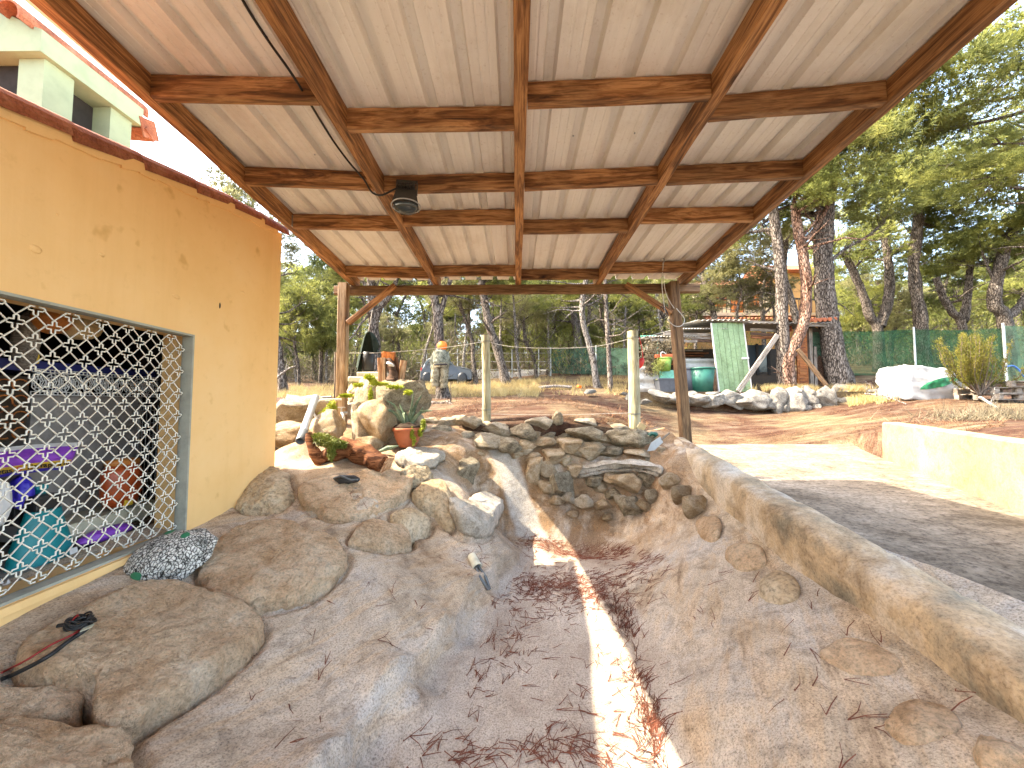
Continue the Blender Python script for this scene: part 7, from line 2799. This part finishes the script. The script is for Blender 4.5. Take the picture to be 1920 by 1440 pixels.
pz = P(1870, 750, 9.3)
pallet(pz, .12, 'lowest weathered pallet under the rosemary bush')
pallet(pz + Vector((.06, .05, .146)), .05, 'middle weathered pallet in the stack under the rosemary bush')
pallet(pz + Vector((.35, .02, .292)), .10, 'topmost weathered pallet in the stack under the rosemary bush')
bu = thing('rosemary_bush', 'upright yellow green rosemary bush beside the pallets', 'bush', P(1838, 745, 9.0))
mb = MB()
tips = []
for k in range(46):
    b_ = P(1838 + random.uniform(-6, 6), 740, 9.0 + random.uniform(-.1, .1))
    px = 1826 + random.gauss(0, 34)
    e_ = P(px, random.uniform(618, 680) + abs(px - 1826) * .25, 9.0 + random.uniform(-.35, .35))
    mid = b_.lerp(e_, .5) + Vector(((e_.x - b_.x) * .25, 0, -.05))
    q = interp([b_, mid, e_], 8)
    mb.tube(q, [.016 * (1 - .1 * i) for i in range(8)], 4, False)
    tips.append(q)
mb.build('stems', M['twig'], bu)
pts = []
for q in tips:
    for _ in range(330):
        u = random.uniform(.32, 1) * 7
        i = min(int(u), 6)
        pts.append((q[i].lerp(q[i + 1], u - i) + Vector((random.gauss(0, .03), random.gauss(0, .03), random.gauss(0, .03))))[:])
pts = np.array(pts)
V, F = scatter_tris(len(pts), lambda k: pts, .05, .007, 1.0)
mesh_obj('foliage', np_mesh('foliage', V, F), M['bush'], bu)
wb_ = thing('wheelbarrow_handle', 'blue tubular handle sticking up behind the pallets', 'handle', P(1900, 705, 11))
mb = MB()
mb.tube(interp([P(1885, 688, 11), P(1900, 686, 11), P(1912, 695, 11), P(1920, 706, 11), P(1950, 712, 11)], 20), .022, 7)
mb.build('tube', M['navy'] if False else m_plain('blue_tube', (.05, .16, .45), .5, .4), wb_)
mb = MB()
mb.tube([P(1912, 695, 11), P(1925, 690, 11.2)], .022, 7)
mb.build('grip', M['black_plastic'], wb_)
V, F = scatter_tris(1400, lambda n: np.stack([(lambda X, Y: (X, Y, ground_z(X, Y)))(RNG.normal(9.2 - 3.9, .3, n) * 0 + RNG.normal(P(1870, 800, 7.0).x, .55, n), RNG.normal(7.0, .3, n))[i] for i in range(3)], -1), .3, .005, .7)
tag(mesh_obj('dead_twigs', np_mesh('dead_twigs', V, F), M['scrub']), 'dead twigs piled behind the yellow wall', 'twigs', None, 'stuff')

# ------------------------------------------------------------------ things behind the window screen
XI = -2.36


def inbox(px0, px1, py0, py1, X, depth, mat, parent, name, bev=.004):
    a_, b_ = PX(px0, (py0 + py1) / 2, X), PX(px1, (py0 + py1) / 2, X)
    zt, zb = PX((px0 + px1) / 2, py0, X).z, PX((px0 + px1) / 2, py1, X).z
    mb = MB()
    mb.box((X - depth / 2, (a_.y + b_.y) / 2, (zt + zb) / 2), (depth, abs(b_.y - a_.y), abs(zt - zb)), None, bev)
    return mb.build(name, M[mat], parent)


cb_ = thing('cabinet', 'grey cabinet with a white lace edging inside the window', 'cabinet', PX(180, 900, -2.8))
inbox(52, 262, 742, 985, -2.75, .35, 'grey_panel', cb_, 'door')
inbox(-60, 318, 682, 701, -2.72, .3, 'navy', cb_, 'shelf_edge')
lace = []
aL, bL = PX(58, 723, -2.70), PX(312, 723, -2.70)
zt, zb = PX(180, 700, -2.70).z, PX(180, 742, -2.70).z
mb = MB()
W_ = bL.y - aL.y
for z_ in (zt, zt - .016, zb, zb + .016):
    mb.tube([(-2.70, aL.y, z_), (-2.70, bL.y, z_)], .0035, 4)
for k in range(40):
    y_ = aL.y + W_ * k / 39
    mb.tube([(-2.70, y_, zt), (-2.70, y_, zt - .016)], .003, 4)
    mb.tube([(-2.70, y_, zb), (-2.70, y_, zb + .016)], .003, 4)
zc_, hh = (zt + zb) / 2, (zt - zb) / 2 - .016
for k in range(13):
    y_ = aL.y + W_ * (k + .5) / 13
    for rr_ in (.95, .62, .3):
        mb.tube([(-2.70, y_ + rr_ * W_ / 26 * math.cos(t_) * (1 + .15 * math.cos(5 * t_)), zc_ + rr_ * hh * math.sin(t_)) for t_ in np.linspace(0, 2 * math.pi, 16)], .003, 4)
    for q in range(8):
        t_ = q * math.pi / 4 + .2
        mb.tube([(-2.70, y_ + .3 * W_ / 26 * math.cos(t_), zc_ + .3 * hh * math.sin(t_)), (-2.70, y_ + .95 * W_ / 26 * math.cos(t_), zc_ + .95 * hh * math.sin(t_))], .0028, 4)
tag(mb.build('lace_edging', M['white_plastic'], cb_), kind='stuff')
inbox(318, 332, 560, 985, -2.6, .3, 'black_plastic', cb_, 'side_frame')
rack = thing('wire_rack', 'grey wire rack standing right of the cabinet inside the window', 'rack', PX(285, 900, -2.6))
for k in range(7):
    p0, p1 = PX(262 + 7 * k, 760, -2.66), PX(262 + 7 * k, 985, -2.66)
    mb = MB()
    mb.tube([p0, (p0.x, p0.y, p1.z)], .003, 4)
    mb.build('upright', M['grey_pipe'], rack)
for k in range(9):
    p0, p1 = PX(262, 770 + 24 * k, -2.66), PX(304, 770 + 24 * k, -2.66)
    mb = MB()
    mb.tube([p0, (p1.x, p1.y, p0.z)], .003, 4)
    mb.build('crossbar', M['grey_pipe'], rack)
cp_ = thing('carved_panel', 'dark brown carved panel at the left inside the window', 'panel', PX(20, 770, -2.6))
inbox(-90, 52, 702, 830, -2.62, .05, 'brown_panel', cp_, 'board')
for k in range(4):
    for j in range(2):
        c = PX(8 + 30 * j, 722 + 30 * k, -2.60)
        mb = MB()
        mb.tube([c + Vector((0, .032 * math.cos(t_), .03 * math.sin(t_))) for t_ in np.linspace(0, 5.2, 14)], .004, 5)
        mb.build('scroll', M['orange_wood'], cp_)


def soft(px, py, X, w, h, d, mat, parent, name, seed=0, amp=.12, freq=2.2):
    c = PX(px, py, X)
    s = PX(px + 1, py, X).y - PX(px, py, X).y
    s2 = abs(PX(px, py, X).z - PX(px, py + 1, X).z)
    V_, Fc_ = ICO[4]
    V2 = V_ + (fbm(V_ * freq + seed * 5, 3) * amp)[:, None] * V_
    V2 = V2 * np.array([d, w * abs(s) / 2, h * s2 / 2])
    return mesh_obj(name, np_mesh(name, V2, Fc_, True), M[mat], parent, Matrix.Translation(c))


hb = thing('hanging_bags', 'orange and cream bags hanging at the top of the screened window', 'bag', PX(130, 600, -2.5))
soft(95, 600, -2.5, 66, 52, .08, 'orange_bag', hb, 'orange_bag', 1)
soft(150, 612, -2.5, 76, 50, .08, 'cream_bag', hb, 'cream_bag', 2)
cl = thing('hanging_sack', 'dull grey brown sack hanging by the left side of the screened window', 'sack', PX(40, 640, -2.52))
soft(48, 640, -2.55, 40, 110, .06, 'frame_grey' if False else 'grey_wood', cl, 'sack', 3)
jr = thing('yellow_box', 'tiny yellow box on the navy shelf inside the window', 'box', PX(70, 675, -2.6))
inbox(64, 75, 664, 682, -2.6, .05, 'yellow', jr, 'carton')

# potting soil bag with its printed band
pb_ = thing('soil_bag', 'purple potting soil bag with a yellow printed band behind the wire screen', 'soil bag', PX(80, 865, XI))
yA_, yB_ = PX(-60, 860, XI).y, PX(172, 860, XI).y
zt, zb = PX(85, 838, XI).z, PX(85, 890, XI).z
n, m = 40, 16
V_ = []
for j in range(m + 1):
    for i in range(n + 1):
        u, v = i / n, j / m
        inset = .10 * (1 - v) * u ** 6
        bul = math.sin(math.pi * v) * .06 * math.sin(math.pi * min(1, (1 - u) * 5 + .02) / 2)
        V_.append((XI - .06 + bul, yA_ + (yB_ - yA_ - inset) * u, zb + (zt - zb) * v + .012 * math.sin(u * 3)))
V_ = np.array(V_)
V_[:, 0] += fbm(V_ * 14, 3) * .008
ii = np.arange((m + 1) * (n + 1)).reshape(m + 1, n + 1)


def rows_mesh(a_, b_, name, mat, off=0.0):
    f = np.stack([ii[a_:b_, :-1].ravel(), ii[a_:b_, 1:].ravel(), ii[a_ + 1:b_ + 1, 1:].ravel(), ii[a_ + 1:b_ + 1, :-1].ravel()], -1)
    ids = np.unique(f)
    mp = np.zeros(len(V_), int)
    mp[ids] = np.arange(len(ids))
    return mesh_obj(name, np_mesh(name, V_[ids] + np.array([off, 0, 0]), mp[f], True), M[mat], pb_)


rows_mesh(0, 2, 'blue_base', 'blue')
rows_mesh(2, 6, 'yellow_band', 'yellow')
rows_mesh(6, 14, 'purple_front', 'purple')
rows_mesh(14, 16, 'white_seam', 'white_plastic')
bk_ = MB()
bk_.box((XI - .12, (yA_ + yB_) / 2, (zt + zb) / 2), (.10, (yB_ - yA_) * .94, (zt - zb) * .92), None, .03)
bk_.build('back', M['purple'], pb_)


def text3d(body, loc, size, mat, parent, name='lettering', rot=(math.pi / 2, 0, math.pi / 2)):
    cu = bpy.data.curves.new(name, 'FONT')
    cu.body = body
    cu.size = size
    cu.align_x = 'CENTER'
    cu.align_y = 'CENTER'
    cu.extrude = .0006
    cu.offset = size * .018
    tmp = bpy.data.objects.new(name, cu)
    COL.objects.link(tmp)
    dg = bpy.context.evaluated_depsgraph_get()
    me = bpy.data.meshes.new_from_object(tmp.evaluated_get(dg))
    bpy.data.objects.remove(tmp)
    me.materials.clear()
    me.materials.append(M[mat])
    o = mesh_obj(name, me, M[mat], parent, Matrix.Translation(loc) @ Euler(rot).to_matrix().to_4x4())
    return o


zband = zb + (zt - zb) * 4 / 16
band_h = (zt - zb) * 4 / 16
for word, px in (('macetas', -2), ('Tierra', 73), ('para m', 112)):
    yy_ = PX(px, 872, XI + .0).y
    i = int(np.clip((yy_ - yA_) / (yB_ - yA_) * n, 0, n))
    text3d(word, (V_[4 * (n + 1) + i, 0] + .010, yy_, zband + .012 * math.sin((yy_ - yA_) / (yB_ - yA_) * 3)), band_h * .95, 'ink', pb_)
mb = MB()
yy_ = PX(40, 872, XI).y
i = int((yy_ - yA_) / (yB_ - yA_) * n)
mb.lathe([(0, .001), (band_h * .36, 0)], (V_[4 * (n + 1) + i, 0] + .010, yy_, zband + .01), 14, (0, math.pi / 2, 0))
mb.build('flower_mark', M['red_jar'], pb_)

tj = thing('teal_can', 'large teal plastic watering can behind the wire screen', 'can', PX(75, 1110, XI - .04))
c = PX(72, 1112, XI - .08)
s_ = .0026
mb = MB()
w_ = abs(PX(138, 1050, XI).y - PX(10, 1050, XI).y) / 2
h_ = PX(70, 958, XI - .08).z - c.z
mb.lathe([(0, 0), (w_ * .98, 0), (w_, .02), (w_ * .99, h_ * .3), (w_ * .86, h_ * .6), (w_ * .58, h_ * .9), (w_ * .52, h_), (0, h_)], c, 24, None, .55, 1)
mb.build('body', M['teal'], tj)
mb = MB()
mb.box(c + Vector((.0, -.01, h_ + .04)), (.08, .11, .08), None, .012)
mb.build('collar', M['black_plastic'], tj)
mb = MB()
mb.box((c.x + .115, PX(126, 1036, XI).y, PX(126, 1036, XI).z), (.004, .035, .05), (0, -.2, 0), .001)
mb.build('white_sticker', M['white_plastic'], tj)
sb = thing('spray_bottle', 'blue trigger spray bottle standing behind the teal can', 'spray bottle', PX(35, 960, XI - .12))
soft(38, 925, XI - .14, 44, 60, .05, 'blue', sb, 'trigger_head', 5, .25)
inbox(26, 46, 945, 985, XI - .14, .06, 'black_plastic', sb, 'neck')
st2 = thing('spray_bottle', 'small teal spray head poking up right of the blue one', 'spray bottle', PX(85, 930, XI - .1))
inbox(70, 92, 908, 918, XI - .1, .05, 'teal', st2, 'nozzle')
inbox(76, 88, 918, 940, XI - .1, .04, 'teal', st2, 'trigger')
inbox(66, 106, 940, 962, XI - .1, .08, 'black_plastic', st2, 'bottle')
wh = thing('white_bundle', 'white plastic bundle at the left edge of the screened window', 'bundle', PX(2, 930, XI))
soft(-4, 945, XI - .03, 44, 90, .04, 'white_plastic', wh, 'fold', 6, .2)
cat = thing('cat_figurine', 'small white cat figurine sitting on the window shelf behind the screen', 'figurine', PX(8, 1130, XI + .06))
soft(6, 1128, XI + .07, 26, 36, .03, 'white_plastic', cat, 'body', 7, .08)
soft(8, 1104, XI + .07, 18, 18, .024, 'white_plastic', cat, 'head', 8, .05)
for dx in (0, 13):
    q = PX(2 + dx, 1094, XI + .07)
    mb = MB()
    mb.lathe([(.008, 0), (.0, .022)], q, 6)
    mb.build('ear', M['white_plastic'], cat)
rj = thing('red_jar', 'translucent red orange jar on the right inside the window', 'jar', PX(228, 945, -2.5))
c = PX(226, 946, -2.5)
w_ = abs(PX(262, 900, -2.5).y - PX(192, 900, -2.5).y) / 2
h_ = PX(226, 872, -2.5).z - c.z
mb = MB()
mb.lathe([(0, 0), (w_ * .8, 0), (w_, h_ * .3), (w_, h_ * .8), (w_ * .82, h_), (0, h_)], c, 22, None, .6, 1)
mb.build('glass', M['red_jar'], rj)
mb = MB()
mb.lathe([(w_ * .78, h_), (w_ * .86, h_ + .004), (w_ * .86, h_ + .035), (0, h_ + .04)], c, 22, None, .6, 1)
mb.build('lid', M['orange_bag'], rj)
inbox(234, 250, 925, 948, -2.44, .04, 'yellow', rj, 'tag')
tr_ = thing('cream_tray', 'cream plastic tray under the red jar inside the window', 'tray', PX(210, 985, -2.5))
inbox(118, 305, 962, 990, -2.5, .25, 'cream_box', tr_, 'edge', .008)
inbox(118, 290, 991, 1035, -2.56, .2, 'frame_grey', tr_, 'front', .006)
du = thing('dark_bag', 'dark charcoal bag with a purple flap on the shelf inside the window', 'bag', PX(230, 1030, XI - .04))
soft(230, 1032, XI - .05, 190, 78, .09, 'bin_grey', du, 'body', 9, .15)
soft(200, 1000, XI - .03, 100, 24, .05, 'purple', du, 'flap', 10, .15)
inbox(212, 236, 1000, 1018, XI + .035, .01, 'white_plastic', du, 'printed_label', .001)

# ------------------------------------------------------------------ fallen pine needles in the pond
def needles(zones, length=.085, width=.0019):
    P0, A = [], []
    for (px, py, w, h, cnt, ang, spread) in zones:
        cnt = int(cnt * (.75 if py < 1130 else .5))
        c = hit(px, py)
        sX = c.y / F_PX
        # ground depth covered by h picture rows
        q = hit(px, max(py - h / 2, 990))
        q2 = hit(px, min(py + h / 2, 1436))
        dY = max(.05, abs(q.y - q2.y) / 2)
        xs_ = c.x + RNG.normal(size=cnt) * w * sX / 2.6
        ys_ = c.y + RNG.normal(size=cnt) * dY / 1.3
        P0.append(np.stack([xs_, ys_], -1))
        A.append(ang + RNG.normal(size=cnt) * spread)
    P0 = np.concatenate(P0)
    A = np.concatenate(A)
    sl_ = np.hypot(basin_z(P0[:, 0] + .05, P0[:, 1]) - basin_z(P0[:, 0] - .05, P0[:, 1]), basin_z(P0[:, 0], P0[:, 1] + .05) - basin_z(P0[:, 0], P0[:, 1] - .05)) / .1
    P0, A = P0[sl_ < .55], A[sl_ < .55]
    n = len(P0)
    L_ = length * RNG.uniform(.55, 1.25, n)
    Vv, Ff = [], []
    V_ = np.zeros((n, 2, 6, 3))
    for b in range(2):                                     # needles fall in pairs
        a_ = A + (b * 2 - 1) * np.abs(RNG.normal(size=n)) * .16
        cv = RNG.normal(size=n) * .28
        if b:
            L_ = L_ * np.where(RNG.uniform(size=n) < .4, .04, RNG.uniform(.6, 1.0, n))
        lift = RNG.uniform(0, .016, n)
        for i, u in enumerate((0, .5, 1)):
            x_ = P0[:, 0] + np.cos(a_ + cv * u) * L_ * u
            y_ = P0[:, 1] + np.sin(a_ + cv * u) * L_ * u
            z_ = basin_z(x_, y_) + .003 + lift * (u * (1.4 - u))
            wx, wy = -np.sin(a_) * width, np.cos(a_) * width
            k = 1 - .5 * u
            V_[:, b, 2 * i] = np.stack([x_ - wx * k, y_ - wy * k, z_], -1)
            V_[:, b, 2 * i + 1] = np.stack([x_ + wx * k, y_ + wy * k, z_ + .0012], -1)
    V_ = V_.reshape(-1, 3)
    base = np.arange(n * 2)[:, None] * 6
    F_ = np.concatenate([base + np.array([[0, 1, 3, 2]]), base + np.array([[2, 3, 5, 4]])])
    return V_, F_


Z = [(1035, 1025, 130, 34, 420, 0, 1.2), (1090, 1040, 120, 30, 220, .3, 1), (1165, 1030, 90, 30, 320, .2, .9), (1200, 1060, 70, 30, 140, -.3, .8), (1000, 1010, 90, 40, 120, .8, 1),
     (1050, 1095, 150, 36, 420, 0, 1.0), (1110, 1115, 120, 36, 240, 0, 1.2), (1000, 1105, 80, 40, 130, .3, 1), (1020, 1150, 170, 30, 120, 0, 1.6), (1160, 1140, 30, 50, 220, 2.1, .8), (1180, 1180, 26, 50, 170, 2.0, .7),
     (960, 1190, 46, 110, 70, .9, .8), (900, 1260, 46, 110, 50, .9, .8), (1205, 1300, 30, 150, 230, 1.8, .9), (1225, 1380, 34, 90, 230, 1.8, 1.0), (1170, 1260, 80, 150, 80, 0, 2),
     (1300, 1270, 50, 50, 40, 0, 2), (1320, 1330, 40, 90, 90, 1.5, 1), (1350, 1400, 46, 60, 70, 1, 1.2), (1270, 1220, 50, 70, 34, 0, 2), (1280, 1160, 80, 80, 36, 0, 2), (1220, 1110, 60, 60, 30, 0, 2),
     (940, 1415, 170, 26, 70, .3, 1), (1020, 1400, 180, 30, 70, .4, .9), (840, 1425, 90, 20, 26, .6, .8), (1110, 1410, 120, 40, 50, 0, 1.4), (1060, 1300, 240, 160, 50, 0, 2), (980, 1230, 140, 100, 40, 0, 2), (1110, 1370, 120, 80, 34, 0, 2),
     (640, 1380, 260, 100, 26, -.5, 1), (500, 1250, 300, 160, 22, 0, 2), (750, 1150, 200, 120, 22, 0, 2), (300, 1200, 400, 120, 22, 0, 2), (1420, 1250, 240, 200, 36, 0, 2), (1600, 1180, 180, 100, 28, .6, .8), (1640, 1320, 240, 120, 26, 0, 2), (1420, 1060, 120, 80, 24, .5, .8), (640, 920, 160, 40, 40, 0, 2), (900, 1040, 90, 60, 44, .8, .8)]
V, F = needles(Z)
tag(mesh_obj('pine_needles', np_mesh('pine_needles', V, F), M['litter']), 'red brown pine needles drifted over the pond floor', 'pine needles', None, 'stuff')
